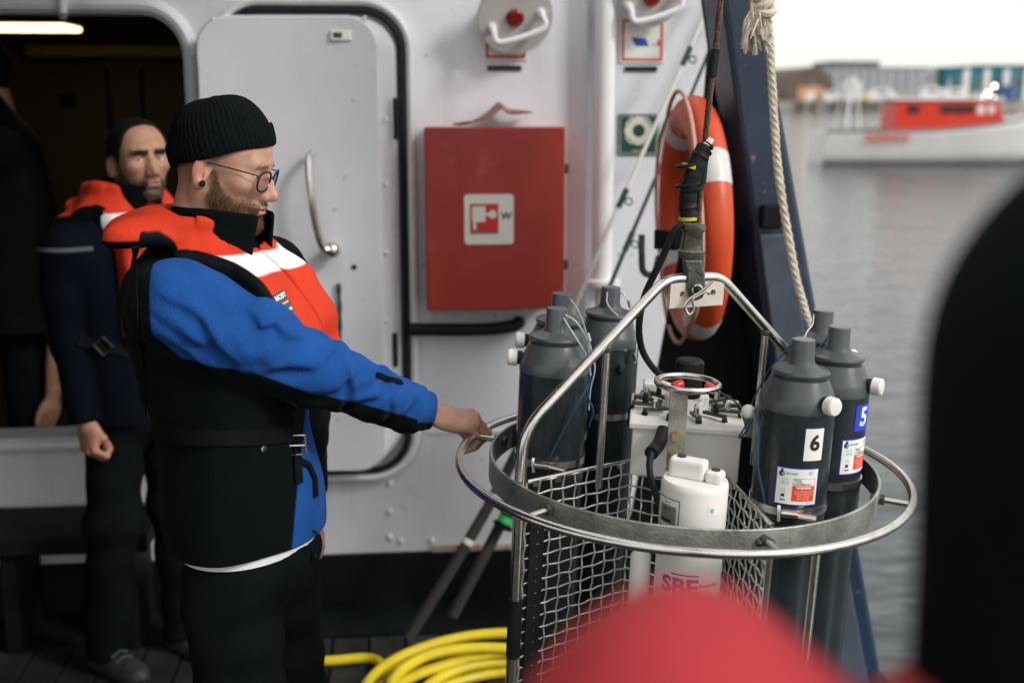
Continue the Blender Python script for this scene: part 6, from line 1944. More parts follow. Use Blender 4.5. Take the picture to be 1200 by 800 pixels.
def vest_net(T, h, zback, zfront, lat, neck, pil=None, extra_front=0.03, seed=3, top=None):
    """horseshoe life vest shell lying on the jacket"""
    nb = np.asarray(neck, np.float32)
    def region(p):
        f, l, rx, ry = T.fl(p)
        zl = np.interp(f, [-0.25, 0.0, 0.05, 0.09, 0.25], [zback, zback, zback - 0.05, zfront + 0.01, zfront]).astype(np.float32)
        lw = np.interp(f, [-0.25, 0.0, 0.06, 0.12, 0.25], [lat + 0.02, lat + 0.015, lat - 0.03, lat - 0.055, lat - 0.055])
        low = np.maximum((zl - p[:, 2]) * 0.7, np.abs(l) - lw)
        q = p - nb; rad_ = np.sqrt((q[:, 0]) ** 2 + (q[:, 1]) ** 2)
        nk = 0.094 - rad_
        zip_ = np.where(f > 0.03, 0.003 - np.abs(l), -1)
        return low, np.maximum(nk, zip_)
    def fn(p):
        dt = T(p)
        f, l, rx, ry = T.fl(p)
        out = 0.030 + extra_front * np.clip((1.55 - p[:, 2]) / 0.15, 0, 1) * (f > 0)
        puff = folds(p, seed, 55, 0.0040) + 0.0045 * np.sin(p[:, 2] * 70 + f * 12) * (f > 0.05)
        sh = np.maximum(dt - out - puff, -0.010 - dt)
        low, nk = region(p)
        d = smax(smax(sh, low, 0.022), nk, 0.014)
        if pil is not None: d = smin(d, smax(smax(ell(p, pil[0], pil[1], pil[2]) + puff, zback - 0.010 - p[:, 2], 0.012), 0.090 - np.linalg.norm((p - nb)[:, :2], axis=1), 0.012), 0.02)
        return d
    c = np.array([T.t[0].mean(), T.t[1].mean()])
    lo = (c[0] - 0.36, c[1] - 0.36, zfront - 0.03); hi = (c[0] + 0.36, c[1] + 0.36, T.z1 + 0.10)
    V, F = surfnet(fn, lo, hi, h, smooth=1)
    return V, F, region

# ================================================================== the man with the beanie
p1_label = 'man in black beanie, glasses, blue fleece sleeves and orange vest gripping the ring'
YB1 = 2.40
sec1 = [(z, W(px, 400, YB1)[0], YB1, rx, ry) for z, px, rx, ry in
        ((0.962, 283, 0.138, 0.182), (1.03, 279, 0.142, 0.185), (1.15, 273, 0.146, 0.188), (1.30, 268, 0.153, 0.200), (1.42, 262, 0.155, 0.208), (1.49, 256, 0.148, 0.205), (1.53, 250, 0.122, 0.175), (1.57, 246, 0.088, 0.115), (1.605, 244, 0.070, 0.080))]
T1 = Torso(-22, sec1)
per1 = empty('person', (sec1[0][1], YB1, 0.015), p1_label, 'person')
# right hand on the guard ring
gl = LH(563, 507, 0.0); gl = gl / np.hypot(gl[0], gl[1]) * RG; gl[2] = 0
grip = l2w(gl); tang = NX * -gl[1] + NY * gl[0]; tang /= np.linalg.norm(tang)
if tang[1] < 0: tang = -tang
a1 = np.array([0.93, 0.17, -0.27]); a1 /= np.linalg.norm(a1)
s1 = tang - a1 * (tang @ a1); s1 /= np.linalg.norm(s1); u1 = np.cross(a1, s1)
wr1 = grip - a1 * 0.104 + u1 * 0.0235 + s1 * 0.004
curl1 = [(34, 72, 48), (38, 74, 48), (42, 72, 44), (46, 58, 34)]
thumb1 = [np.array(q) for q in ((0.022, 0.030, -0.010), (0.058, 0.044, -0.026), (0.084, 0.036, -0.046), (0.098, 0.018, -0.054))]
HR1 = Hand(wr1, a1, s1, 0.0019, curl1, thumb1)
# left hand hanging behind the hip
wl1 = W(353, 596, 2.64)
relax = [(14, 26, 16), (18, 32, 20), (22, 36, 22), (26, 38, 22)]
thumbr = [np.array(q) for q in ((0.022, 0.030, -0.008), (0.050, 0.046, -0.018), (0.076, 0.052, -0.028), (0.096, 0.050, -0.036))]
dl1 = wl1 - W(352, 478, 2.64); dl1 /= np.linalg.norm(dl1)
HL1 = Hand(wl1, dl1 + v3(-0.12, 0, 0), (0.90, 0.1, -0.1), 0.0032, [(50, 75, 50)] * 4, thumbr, mirror=True)
skin1 = (0.49, 0.28, 0.20); flush1 = (0.56, 0.22, 0.16)
H1 = Head(W(261, 193, YB1 - 0.015), basis(-13, 13, 0), 0.95, 0.0021)
scal = lambda x, y, z: 0.75 * np.clip((0.028 - x) / 0.03, 0, 1) * np.clip((z + 0.075 + 0.3 * np.clip(x + 0.06, -0.1, 0)) / 0.05, 0, 1) * (np.abs(y) < 0.079) * np.where((x > -0.035) & (z < 0.0), 0, 1)
tn = head_tones(H1.V, skin1, (0.40, 0.13, 0.115), (0.135, 0.075, 0.042), 0.86, (np.array((0.17, 0.105, 0.07)), scal), flush1)
pelv = np.array([sec1[0][1], YB1, 0.93]); nk = H1.w((-0.034, 0, -0.19))[0]
l1 = T1.l.astype(float); f1 = T1.f.astype(float)
shR = W(207, 357, 2.22); shL = np.array([sec1[4][1], YB1, 1.47]) + l1 * 0.19
elR = W(366, 430, 2.29); elL = W(352, 478, 2.64)
kneeR = pelv + v3(-0.02, -0.09, -0.43); kneeL = pelv + v3(0.05, 0.11, -0.43)
ankR = np.array([kneeR[0] - 0.03, kneeR[1], 0.10]); ankL = np.array([kneeL[0] + 0.0, kneeL[1] + 0.01, 0.10])
core = body_core([([pelv, pelv + v3(0, 0, 0.25), pelv + v3(-0.04, 0, 0.5), nk], [0.075, 0.080, 0.090, 0.055], 0.03),
                  ([shR, elR, wr1], [0.05, 0.042, 0.025], 0.03), ([shL, elL, wl1], [0.05, 0.042, 0.025], 0.03),
                  ([pelv - l1 * 0.09, kneeR, ankR], [0.062, 0.050, 0.035], 0.03), ([pelv + l1 * 0.09, kneeL, ankL], [0.062, 0.050, 0.035], 0.03)])
V, F, C = join_nets([(H1.w(H1.V), H1.F, tn), (HR1.V, HR1.F, HR1.tones(skin1, (0.50, 0.16, 0.11))), (HL1.V, HL1.F, HL1.tones(skin1, flush1)), (core[0], core[1], np.tile(skin1, (len(core[0]), 1)))])
net_obj('body', V, F, M_skin, per1, colors=C)
eyes(H1, per1, (0.93, -0.12, -0.34), M_iris2)
# jacket
cuff0 = wr1 - a1 * 0.055
cuff1 = wr1 - a1 * 0.004
armR = [shR, W(294, 398, 2.235), elR, elR + (cuff0 - elR) * 0.55, cuff0, cuff1]
armL = [shL, elL, wl1 + dl1 * 0.055]
rR = [0.088, 0.079, 0.068, 0.058, 0.050, 0.043]; rL = [0.090, 0.066, 0.046]
JV, JF = jacket_net(T1, [(armR, rR), (armL, rL)], 0.0042, 12, 0.0150, ufold=0.007)
p = JV.astype(np.float32)
dd, t_, off, ax = arm_axis(p, armR)
dT = T1(p); dS = chain(p, armR, rR, 0.03); dL_ = chain(p, armL, rL, 0.03)
upv = v3(0.12, -0.05, 1.0) - ax * (ax @ v3(0.12, -0.05, 1.0))[:, None]; upv /= np.linalg.norm(upv, axis=1)[:, None]
lowb = np.interp(t_, [0, 0.35, 1, 2, 3, 4, 5], [-0.055, -0.075, -0.045, -0.038, -0.022, -0.014, -0.012])
sl = (off * upv).sum(1) - lowb
sl = np.minimum(sl, (p[:, 0] - (W(176, 345, 2.15)[0])) * 0.9)
ff, ll, rx_, ry_ = T1.fl(p)
isS = (dS < dT + 0.004) & (dS < dL_)
fp = np.minimum(p[:, 0] - (W(342, 560, 2.25)[0] + 0.10 * (p[:, 2] - 1.05)), 1.34 - p[:, 2])
az = np.arctan2(ll, ff)
stp = (0.060 - np.abs(az + rad(154))) * 0.17
tb = np.maximum(fp, np.minimum(stp, 1.46 - p[:, 2]))
blue = np.where(isS, sl, np.where(dL_ < dT - 0.005, -0.02, tb))
jk = net_obj('jacket', JV, JF, M_jack, per1, attrs={'blue': blue})
bvj = bvh_of(JV, JF)
# elastic cuff ridges and the little strap on the forearm
ss_ = strap('cuff_tab', bvj, [(440, 439), (455, 443), (470, 449)], 0.010, M_web, jk, n=10)
# stand-up collar, open at the throat
def collar(T, nb, par, m, gap, hgt, rf, rl, lean, name='collar', bottom=-0.045, fw=0.03):
    mb = MB(); N = 60; rows = 7
    vs = []
    for i in range(N + 1):
        th = rad(gap) + (2 * math.pi - 2 * rad(gap)) * i / N
        frontness = max(0, math.cos(th)) ** 2
        for k in range(rows):
            v = k / (rows - 1)
            hh = hgt * (1 - 0.22 * frontness)
            r1 = rf * (1.22 - 0.30 * v + 0.16 * v * v) + fw * frontness * (0.5 + 0.6 * v); r2 = rl * (1.22 - 0.30 * v + 0.12 * v * v)
            wob = 0.004 * math.sin(3 * th + 2 * v) * v
            vs.append(nb + T.f * (r1 * math.cos(th) + wob) + T.l * (r2 * math.sin(th)) + np.array(lean) * v + v3(0, 0, bottom + (hh - bottom) * v - 0.025 * frontness * (1 - v)))
    fs = [(i * rows + k, (i + 1) * rows + k, (i + 1) * rows + k + 1, i * rows + k + 1) for i in range(N) for k in range(rows - 1)]
    mb.add(vs, fs); o = mb.build(name, m, par, smooth=60)
    s = o.modifiers.new('s', 'SOLIDIFY'); s.thickness = 0.009; s.offset = 0
    b = o.modifiers.new('sub', 'SUBSURF'); b.levels = 1; b.render_levels = 1
    return o
M_fl = mat('black_fleece', BLACKC, 0.95, var=0.2, vscale=20, bump=0.4, bscale=350, spec=0.1)
nb1 = W(250, 288, YB1 - 0.01)
collar(T1, nb1, jk, M_fl, 25, 0.082, 0.079, 0.073, (0.012, -0.005, 0), fw=0.036)
# vest
pilc = W(190, 270, YB1 - 0.03)
VV, VF, reg = vest_net(T1, 0.0042, 1.588, 1.325, 0.175, nb1 + v3(-0.0, 0, 0), (pilc, (0.082, 0.150, 0.048), basis(-22, 4)), 0.034)
low, _n2 = reg(VV.astype(np.float32)); ffv, llv, _, _ = T1.fl(VV.astype(np.float32))
trim = np.where(VV[:, 2] > 1.30, low + 0.015, -1); trim = np.where(ffv < -0.02, 1.594 - VV[:, 2], trim); trim = np.where((ffv > 0.09) & (np.abs(llv) < 0.09), -1, trim)
zs = 1.545 - 0.10 * (ffv - 0.1)
tape = np.where(ffv > 0.015, 0.0155 - np.abs(VV[:, 2] - zs), -1)
vest = net_obj('life_vest', VV, VF, M_vest, per1, attrs={'trim': trim, 'tape': tape})
bvv = bvh_of(VV, VF)
M_navy = mat('navy_patch', (0.05, 0.06, 0.09), 0.6); M_ypr = mat('yellow_patch_print', (0.62, 0.36, 0.05), 0.6)
try:
    fn = decal_fn(bvv, 332, 355, W(322, 335, 2.2) - W(340, 372, 2.2)); mb = MB()
    for i in range(4): lay_rect(mb, -0.017, -0.023 + 0.0115 * i, 0.017, -0.0115 + 0.0115 * i, fn, 0, 0.0, 4)
    lay_text(mb, 'MOBY', 0.0135, fn, 1, 0.0004, 0, 0.013, 0.85, 0.0006); lay_text(mb, 'ocean', 0.0125, fn, 1, 0.0003, 0, -0.015, 0.9, 0.0006)
    lay_rect(mb, -0.012, -0.003, 0.013, 0.001, fn, 2, 0.0006, 4)
    mb.build('logo_patch', [M_navy, M_paper, M_ypr], vest, smooth=60)
except Exception as e: print('patch', e)
# harness straps
allV = np.vstack([JV, VV]); allF = np.vstack([JF, VF + len(JV)]); bva = bvh_of(allV, allF)
for pix, wd in (([(158, 287), (160, 320), (161, 380), (170, 460), (180, 520)], 0.016), ([(150, 500), (220, 512), (300, 512), (342, 508)], 0.030), ([(344, 470), (345, 505), (346, 540), (348, 566)], 0.024), ([(350, 540), (360, 545), (367, 560), (368, 582)], 0.013)):
    strap('harness_strap', bva, pix, wd, M_web, vest, n=26, lift=0.006)
q, n_ = hit(bva, 342, 522, 0.012)
mb = MB(); mb.tube([q + v3(x, 0, z) for x, z in ((-0.017, 0.02), (0.016, 0.022), (0.018, -0.018), (-0.016, -0.020))], 0.0036, 6, closed=True); mb.cyl(q + v3(-0.017, 0, 0), q + v3(0.017, 0, 0), 0.003, seg=8)
mb.build('buckle', M_steel, vest)
q, n_ = hit(bva, 308, 526, 0.0)
mb = MB(); mb.lathe([(0.0075, 0), (0.0075, 0.003), (0.003, 0.0045)], 14, q, n_); mb.build('snap_button', M_steel, jk)
# cord with toggle at the hem
hc_ = np.array([*[t[0] for t in (T1.at(np.array([1.0]))[0], T1.at(np.array([1.0]))[1])], 0.985]) + f1 * 0.143; mb = MB(); mb.tube(smooth_path([hc_, hc_ + v3(0.012, -0.004, -0.006), hc_ + v3(0.010, -0.004, -0.03), hc_ + v3(0.007, -0.004, -0.052)], 16), 0.0022, 6); cg = mb.build('hem_cord', M_web, jk)
mb = MB(); mb.sphere(hc_ + v3(0.007, -0.004, -0.056), (0.006, 0.006, 0.008), 10); mb.build('toggle', M_web, cg)
# shirt edge below the jacket
mb = MB(); N = 48; vs = []
for i in range(N):
    t = i / N * 6.283
    for z in (0.953, 0.975):
        cx, cy_, rx, ry = T1.at(max(z, 0.965)); 
        zz_ = z - 0.007 * max(0, math.cos(t + 1.35)) + 0.001
        vs.append(np.array([cx, cy_, zz_]) + f1 * rx * 0.955 * math.cos(t) + l1 * ry * 0.955 * math.sin(t))
mb.add(vs, [(2 * i, 2 * ((i + 1) % N), 2 * ((i + 1) % N) + 1, 2 * i + 1) for i in range(N)])
mb.build('shirt_hem', mat('white_cotton', (0.70, 0.70, 0.72), 0.85), per1)
# trousers and boots
def trousers(pelvis, kR, kL, aR, aL, l, par, h=0.007, r=(0.105, 0.085, 0.075), seed=3, waist=0.15):
    def fn(p):
        d = ell(p, pelvis + v3(0, 0, -0.01), (waist, waist * 1.15, 0.13))
        for hp, kn, an in ((pelvis - l * 0.088 + v3(0, 0, -0.05), kR, aR), (pelvis + l * 0.088 + v3(0, 0, -0.05), kL, aL)):
            d = smin(d, chain(p, [hp, kn, an], list(r), 0.05), 0.03)
        d = d + folds(p * np.array([1, 1, 1.4], np.float32), seed, 40, 0.0045)
        return smax(d, 0.055 + pelvis[2] * 0 + min(aR[2], aL[2]) - 0.10 - p[:, 2], 0.01)
    pts = np.array([pelvis, kR, kL, aR, aL]); V, F = surfnet(fn, pts.min(0) - 0.24, pts.max(0) + 0.22, h)
    return net_obj('trousers', V, F, M_trou, par)
trousers(pelv + v3(0, 0, 0.0), kneeR, kneeL, ankR, ankL, l1, per1, r=(0.100, 0.085, 0.075), waist=0.134)
def boot(an, fdir, par, base=0.008, name='shoe', m=None):
    f = np.array(fdir, float); f[2] = 0; f /= np.linalg.norm(f); l = np.array([-f[1], f[0], 0]); B = np.stack([f, l, [0, 0, 1]], 1); o = np.array([an[0], an[1], base])
    def fn(p):
        d = ell(p, (0.06, 0, 0.032), (0.135, 0.047, 0.042)); d = smin(d, rcone(p, (-0.02, 0, 0.05), (-0.02, 0, 0.13), 0.046, 0.048), 0.03); d = smin(d, ell(p, (0.13, 0, 0.03), (0.07, 0.045, 0.035)), 0.03)
        d = smin(d, ell(p, (-0.03, 0, 0.03), (0.05, 0.036, 0.035)), 0.02); return smax(d, 0.012 - p[:, 2], 0.006)
    V, F = surfnet(fn, (-0.12, -0.08, 0.0), (0.23, 0.08, 0.20), 0.006); b = net_obj(name, o + V @ B.T, F, m or M_boot, par)
    mb = MB(); pts = [(0.06 + (0.145 if math.cos(t) > 0 else 0.135) * math.cos(t), 0.046 * math.sin(t) * (0.92 if math.cos(t) < 0 else 1.0), 0.001) for t in np.arange(28) / 28 * 6.283]
    mb.prism([o + B @ np.array(q) for q in pts], (0, 0, 0.018)); mb.build('sole', M_rubber, b, smooth=0)
    return b
boot(ankR, f1, per1); boot(ankL, f1, per1)
# beard, brows, lashes
M_beard = mat('ginger_brown_hair', (0.10, 0.052, 0.025), 0.6, col2=(0.20, 0.105, 0.05), vscale=70, spec=0.3)
M_brow = mat('brown_brow_hair', (0.20, 0.115, 0.06), 0.6)
def blen(C): return 0.0075 + 0.006 * np.clip((-0.085 - C[:, 2]) / 0.03, 0, 1) + 0.002 * (C[:, 0] < 0.05)
hair_obj(H1, 'beard', per1, M_beard, beard_mask, 9500, blen, 0.00065, (0.12, 0, -0.70), 5, 0.36)
brow = lambda C: np.exp(-((C[:, 2] - 0.0195 - 0.0 * C[:, 1]) / 0.0035) ** 2) * ((np.abs(C[:, 1]) > 0.013) & (np.abs(C[:, 1]) < 0.047) & (C[:, 0] > 0.06))
hair_obj(H1, 'eyebrows', per1, M_brow, brow, 190, 0.0055, 0.0007, (0, 0, 0.0), 6, 0.5)
# ear plug
ec = H1.w((-0.002, -0.0885, -0.034))[0]; en = H1.wd((0.30, -0.95, -0.05))[0]
mb = MB(); mb.lathe([(0.0045, -0.004), (0.0060, -0.003), (0.0062, 0.002), (0.0040, 0.0026)], 16, ec, en); mb.build('ear_plug', M_rubber, per1)
# glasses
M_frame = mat('black_metal_frame', (0.012, 0.012, 0.012), 0.35, 0.3)
gm = bpy.data.materials.new('clear_lens'); gm.use_nodes = True
_n3 = gm.node_tree.nodes; _l3 = gm.node_tree.links; _n3.clear()
_o = _n3.new('ShaderNodeOutputMaterial'); _t = _n3.new('ShaderNodeBsdfTransparent'); _g = _n3.new('ShaderNodeBsdfGlossy'); _m = _n3.new('ShaderNodeMixShader'); _f = _n3.new('ShaderNodeFresnel')
_f.inputs['IOR'].default_value = 1.25; _g.inputs['Roughness'].default_value = 0.02; _t.inputs['Color'].default_value = (1, 1, 1, 1)
_l3.new(_f.outputs[0], _m.inputs[0]); _l3.new(_t.outputs[0], _m.inputs[1]); _l3.new(_g.outputs[0], _m.inputs[2]); _l3.new(_m.outputs[0], _o.inputs[0])
def lens_pts(sgn, k=1.0):
    P = []
    for i in range(28):
        t = i / 28 * 6.283; ct, st = math.cos(t), math.sin(t)
        y = 0.0245 * k * math.copysign(abs(ct) ** 0.8, ct); z = 0.0205 * k * math.copysign(abs(st) ** 0.8, st)
        y *= 1 - 0.10 * (z < 0) * abs(st)
        yy = 0.0330 + y
        P.append((0.1075 - 0.22 * max(0, yy - 0.02) - 0.10 * (0.012 - z) * 1.0, sgn * yy, z - 0.009))
    return P
gf = MB()
for sgn in (1, -1):
    gf.tube(H1.w(lens_pts(sgn)), 0.0020, 6, closed=True)
    gf.tube(H1.w([(0.0985, sgn * 0.0575, 0.0035), (0.091, sgn * 0.0665, 0.005), (0.05, sgn * 0.0735, 0.007), (0.00, sgn * 0.0800, 0.0085), (-0.018, sgn * 0.0800, 0.004), (-0.032, sgn * 0.077, -0.012)]), 0.0013, 6)
gf.tube(H1.w(smooth_path([(0.1075, 0.0095, -0.003), (0.1095, 0.0, 0.001), (0.1075, -0.0095, -0.003)], 8)), 0.0013, 6)
gls = gf.build('glasses', M_frame, per1)
for sgn in (1, -1):
    mb = MB(); P = H1.w(lens_pts(sgn, 0.985)); mb.add(list(P), [tuple(range(28))]); mb.build('lens', gm, gls, smooth=0)
# ribbed beanie with turned-up cuff
def beanie(H, par, m, c=(-0.006, 0, 0.030), tilt=25, rx=0.107, ry=0.088, hh=0.103, cuff=0.042, off=-0.010, nr=58, twist=0.0):
    B = rot_y(-rad(tilt)); NT = nr * 6
    def shell(prof, name, phase=0.0, flat=0.0):
        mb = MB(); vs = []
        for (k, z) in prof:
            for i in range(NT):
                t = i / NT * 6.283
                rb_ = 0.0016 * (abs(math.cos(nr * t / 2 + phase)) - 0.5) * min(1, max(0.25, k * 1.6))
                x = (rx * k + rb_) * math.cos(t); y = (ry * k + rb_) * math.sin(t)
                wob = 0.0016 * math.sin(3 * t + z * 50) 
                vs.append(np.array(c) + B @ np.array([x + wob, y, z + 0.0015 * math.sin(5 * t)]))
        fs = [(a * NT + i, a * NT + (i + 1) % NT, (a + 1) * NT + (i + 1) % NT, (a + 1) * NT + i) for a in range(len(prof) - 1) for i in range(NT)]
        mb.add(H.w(np.array(vs)), fs); return mb.build(name, m, par, smooth=80)
    dome = []
    for a in np.linspace(0, 1, 26):
        ang = a * math.pi / 2
        dome.append((max(0.004, math.cos(ang) ** 0.62), off + 0.012 + hh * math.sin(ang) ** 0.98))
    b = shell(dome, 'beanie')
    cf = [(0.965, off - 0.001), (1.00, off - 0.004), (1.030, off + 0.001), (1.040, off + 0.010), (1.042, off + cuff * 0.5), (1.040, off + cuff - 0.006), (1.022, off + cuff), (1.0, off + cuff - 0.004)]
    nn = [cf[0]]
    b2 = shell(cf, 'beanie_cuff', 0.3); b2.parent = b; b2.matrix_parent_inverse = Matrix.Identity(4)
    return b
beanie(H1, per1, M_knit)

# ================================================================== the bearded man behind him
YB2 = 3.80
hd2 = -42
cx2 = W(151, 400, YB2)[0]
sec2 = [(z, cx2 + dx, YB2, rx, ry) for z, dx, rx, ry in ((0.86, 0.02, 0.15, 0.19), (1.0, 0.01, 0.155, 0.195), (1.2, 0.0, 0.155, 0.20), (1.33, 0, 0.155, 0.215), (1.42, 0, 0.140, 0.21), (1.48, 0, 0.115, 0.175), (1.53, 0.01, 0.085, 0.115), (1.57, 0.015, 0.068, 0.08))]
T2 = Torso(hd2, sec2)
per2 = empty('person', (cx2, YB2, 0.015), 'bearded man with receding dark hair and orange vest behind the beanie man', 'person')
H2 = Head(W(162, 187, YB2 - 0.03), basis(-56, -4, 2), 1.03, 0.0030)
skin2 = (0.40, 0.215, 0.138)
hl2 = lambda x, y, z: 0.0 * x
tn2 = head_tones(H2.V, skin2, (0.34, 0.12, 0.10), (0.035, 0.028, 0.024), 0.80, None, (0.40, 0.17, 0.12))
l2 = T2.l.astype(float); f2 = T2.f.astype(float)
pel2 = np.array([cx2 + 0.02, YB2, 0.90])
sh2R = np.array([cx2, YB2, 1.40]) - l2 * 0.195; sh2L = np.array([cx2, YB2, 1.40]) + l2 * 0.195
wr2R = W(99, 495, 3.62); el2R = W(84, 400, 3.66); wr2L = np.array([cx2 + 0.36, YB2 - 0.02, 0.86]); el2L = np.array([cx2 + 0.34, YB2 + 0.02, 1.12])
fist = [(55, 80, 55)] * 4
thf = [np.array(q) for q in ((0.022, 0.030, -0.010), (0.055, 0.042, -0.026), (0.080, 0.030, -0.042), (0.092, 0.012, -0.048))]
H2R = Hand(wr2R, (0.12, -0.10, -1.0), (0.75, -0.6, 0.1), 0.0032, fist, thf)
H2L = Hand(wr2L, (0.05, -0.05, -1.0), (0.5, -0.8, 0.0), 0.004, relax, thumbr, mirror=True)
fo1, fo2 = WZ(128, 788, 0.05), WZ(222, 757, 0.05)
an2R = np.array([fo1[0] - 0.03, fo1[1] + 0.10, 0.10]); an2L = np.array([fo2[0] - 0.03, fo2[1] + 0.06, 0.10])
kn2R = (pel2 - l2 * 0.09) * 0.5 + an2R * 0.5 + v3(0.02, -0.04, 0.02); kn2L = (pel2 + l2 * 0.09) * 0.5 + an2L * 0.5 + v3(0.02, -0.03, 0.02)
nk2 = H2.w((-0.034, 0, -0.19))[0]
core = body_core([([pel2, pel2 + v3(0, 0, 0.3), nk2], [0.11, 0.11, 0.056], 0.03), ([sh2R, el2R, wr2R], [0.045, 0.04, 0.025], 0.03), ([sh2L, el2L, wr2L], [0.045, 0.04, 0.025], 0.03), ([pel2 - l2 * 0.09, kn2R, an2R], [0.07, 0.05, 0.035], 0.03), ([pel2 + l2 * 0.09, kn2L, an2L], [0.07, 0.05, 0.035], 0.03)], 0.018)
V, F, C = join_nets([(H2.w(H2.V), H2.F, tn2), (H2R.V, H2R.F, H2R.tones((0.40, 0.20, 0.13), (0.42, 0.17, 0.11))), (H2L.V, H2L.F, H2L.tones(skin2, (0.4, 0.17, 0.12))), (core[0], core[1], np.tile(skin2, (len(core[0]), 1)))])
net_obj('body', V, F, M_skin, per2, colors=C)
eyes(H2, per2, (0.93, -0.20, 0.18), M_iris)
# short dark hair with a high forehead
def hair2(p):
    x, y, z = p.T
    xl = np.interp(z, [-0.03, 0.02, 0.05, 0.085, 0.12], [0.016, 0.044, 0.058, 0.062, 0.064]) - 0.25 * np.clip(0.03 - np.abs(np.abs(y) - 0.045), 0, 1)
    zl = np.interp(x, [-0.1, -0.045, -0.030, 0.012, 0.03, 0.06], [-0.075, -0.065, 0.010, 0.016, -0.02, -0.005])
    d = head_sdf(p) - 0.0065 - 0.0015 * np.sin(x * 900) * np.sin(y * 800) * np.sin(z * 850)
    return smax(smax(d, (x - xl) * 0.8, 0.008), (zl - z) * 0.8, 0.008)
hv, hf = surfnet(hair2, (-0.125, -0.105, -0.12), (0.11, 0.105, 0.14), 0.003)
M_hair2 = mat('short_black_hair', (0.006, 0.0055, 0.005), 0.8, var=0.4, vscale=120, bump=0.8, bscale=500, spec=0.12)
net_obj('hair', H2.w(hv), hf, M_hair2, per2)
hairw = lambda C: 1.0 * (hair2(C.astype(np.float32)) < 0.004)
hair_obj(H2, 'hair_strands', per2, M_hair2, hairw, 2600, 0.010, 0.0016, (-0.3, 0, -0.1), 14, 0.35)
M_stub = mat('black_stubble', (0.016, 0.013, 0.011), 0.6)
hair_obj(H2, 'beard', per2, M_stub, beard_mask, 2600, 0.005, 0.0010, (0.1, 0, -0.7), 8, 0.3)
brow2 = lambda C: np.exp(-((C[:, 2] - 0.0195) / 0.0050) ** 2) * ((np.abs(C[:, 1]) > 0.010) & (np.abs(C[:, 1]) < 0.050) & (C[:, 0] > 0.058))
hair_obj(H2, 'eyebrows', per2, M_stub, brow2, 700, 0.008, 0.0016, (0, 0, 0.0), 9, 0.4)
NAVY = (0.0018, 0.0034, 0.0075)
M_jack2 = split_mat('navy_jacket_cloth', [NAVY, ('tape', (0.09, 0.10, 0.115))], rough=0.8, bump=0.3, bscale=300)
arm2R = [sh2R, (sh2R + el2R) / 2 + v3(-0.015, 0, 0), el2R, wr2R]; r2 = [0.082, 0.070, 0.062, 0.042]
arm2L = [sh2L, el2L, wr2L]; r2l = [0.088, 0.068, 0.044]
JV, JF = jacket_net(T2, [(arm2R, r2), (arm2L, r2l)], 0.0062, 31, 0.006)
dd, t_, off, ax = arm_axis(JV.astype(np.float32), arm2R)
tz = W(85, 292, 3.6)[2]
tp_ = np.where((dd < 0.10) & (t_ < 1.6), 0.006 - np.abs(JV[:, 2] - tz), -1)
jk2 = net_obj('jacket', JV, JF, M_jack2, per2, attrs={'tape': tp_})
nb2 = np.array([cx2 + 0.015, YB2, 1.525])
collar(T2, nb2, jk2, M_fl, 14, 0.085, 0.086, 0.082, (0.025, -0.02, 0))
VV, VF, reg = vest_net(T2, 0.0060, 1.46, 1.13, 0.175, nb2, (nb2 - f2 * 0.10 + v3(0, 0, -0.01), (0.06, 0.13, 0.045), basis(hd2, 6)), 0.025, seed=9)
VFlow, _k = reg(VV.astype(np.float32)); ffv, llv, _, _ = T2.fl(VV.astype(np.float32))
trim = np.where(ffv < 0.09, VFlow + 0.014, -1)
tape = np.where(ffv > 0.0, 0.026 - np.abs(VV[:, 2] - W(112, 262, 3.62)[2]), -1)
vest2 = net_obj('life_vest', VV, VF, M_vest, per2, attrs={'trim': trim, 'tape': tape})
bvv2 = bvh_of(VV, VF)
try:
    fn = decal_fn(bvv2, 122, 293, (0.1, 0, 1)); mb = MB()
    for i in range(4): lay_rect(mb, -0.022, -0.024 + 0.012 * i, 0.022, -0.012 + 0.012 * i, fn, 0, 0.0, 4)
    lay_text(mb, 'MOBY', 0.015, fn, 1, 0.0004, 0, 0.013, 0.9, 0.0008); lay_text(mb, 'ocean', 0.014, fn, 1, 0.0003, 0, -0.015, 1, 0.0008); lay_rect(mb, -0.016, -0.003, 0.002, 0.002, fn, 2, 0.0008, 3)
    mb.build('logo_patch', [M_navy, M_paper, M_ypr], vest2, smooth=60)
except Exception as e: print('patch2', e)
allV = np.vstack([JV, VV]); allF = np.vstack([JF, VF + len(JV)]); bva2 = bvh_of(allV, allF)
strap('harness_strap', bva2, [(92, 398), (118, 405), (150, 412)], 0.032, M_web, vest2, n=12, lift=0.006)
q, n_ = hit(bva2, 122, 405, 0.014)
if q is not None:
    mb = MB(); mb.tube([q + v3(x, 0, z) for x, z in ((-0.028, 0.006), (0.0, 0.03), (0.028, 0.0), (-0.002, -0.026))], 0.004, 6, closed=True); mb.build('buckle', M_dark, vest2)
trousers(pel2, kn2R, kn2L, an2R, an2L, l2, per2, 0.010, (0.098, 0.080, 0.066), 17, 0.14)
M_shoe = mat('grey_black_shoe', (0.03, 0.032, 0.032), 0.5, var=0.5, vscale=40)
for an in (an2R, an2L):
    b = boot(an, f2, per2, m=M_shoe)
    mb = MB()
    fdir = f2 / np.linalg.norm(f2)
    for k in range(4):
        c_ = np.array([an[0], an[1], 0.008]) + fdir * (0.045 + 0.025 * k) + v3(0, 0, 0.098 - 0.009 * k)
        mb.tube([c_ - l2 * 0.03 + v3(0, 0, -0.010), c_ + v3(0, 0, 0.001), c_ + l2 * 0.03 + v3(0, 0, -0.010)], 0.0035, 6)
    mb.build('lace', mat('grey_lace', (0.07, 0.07, 0.07), 0.8), b)

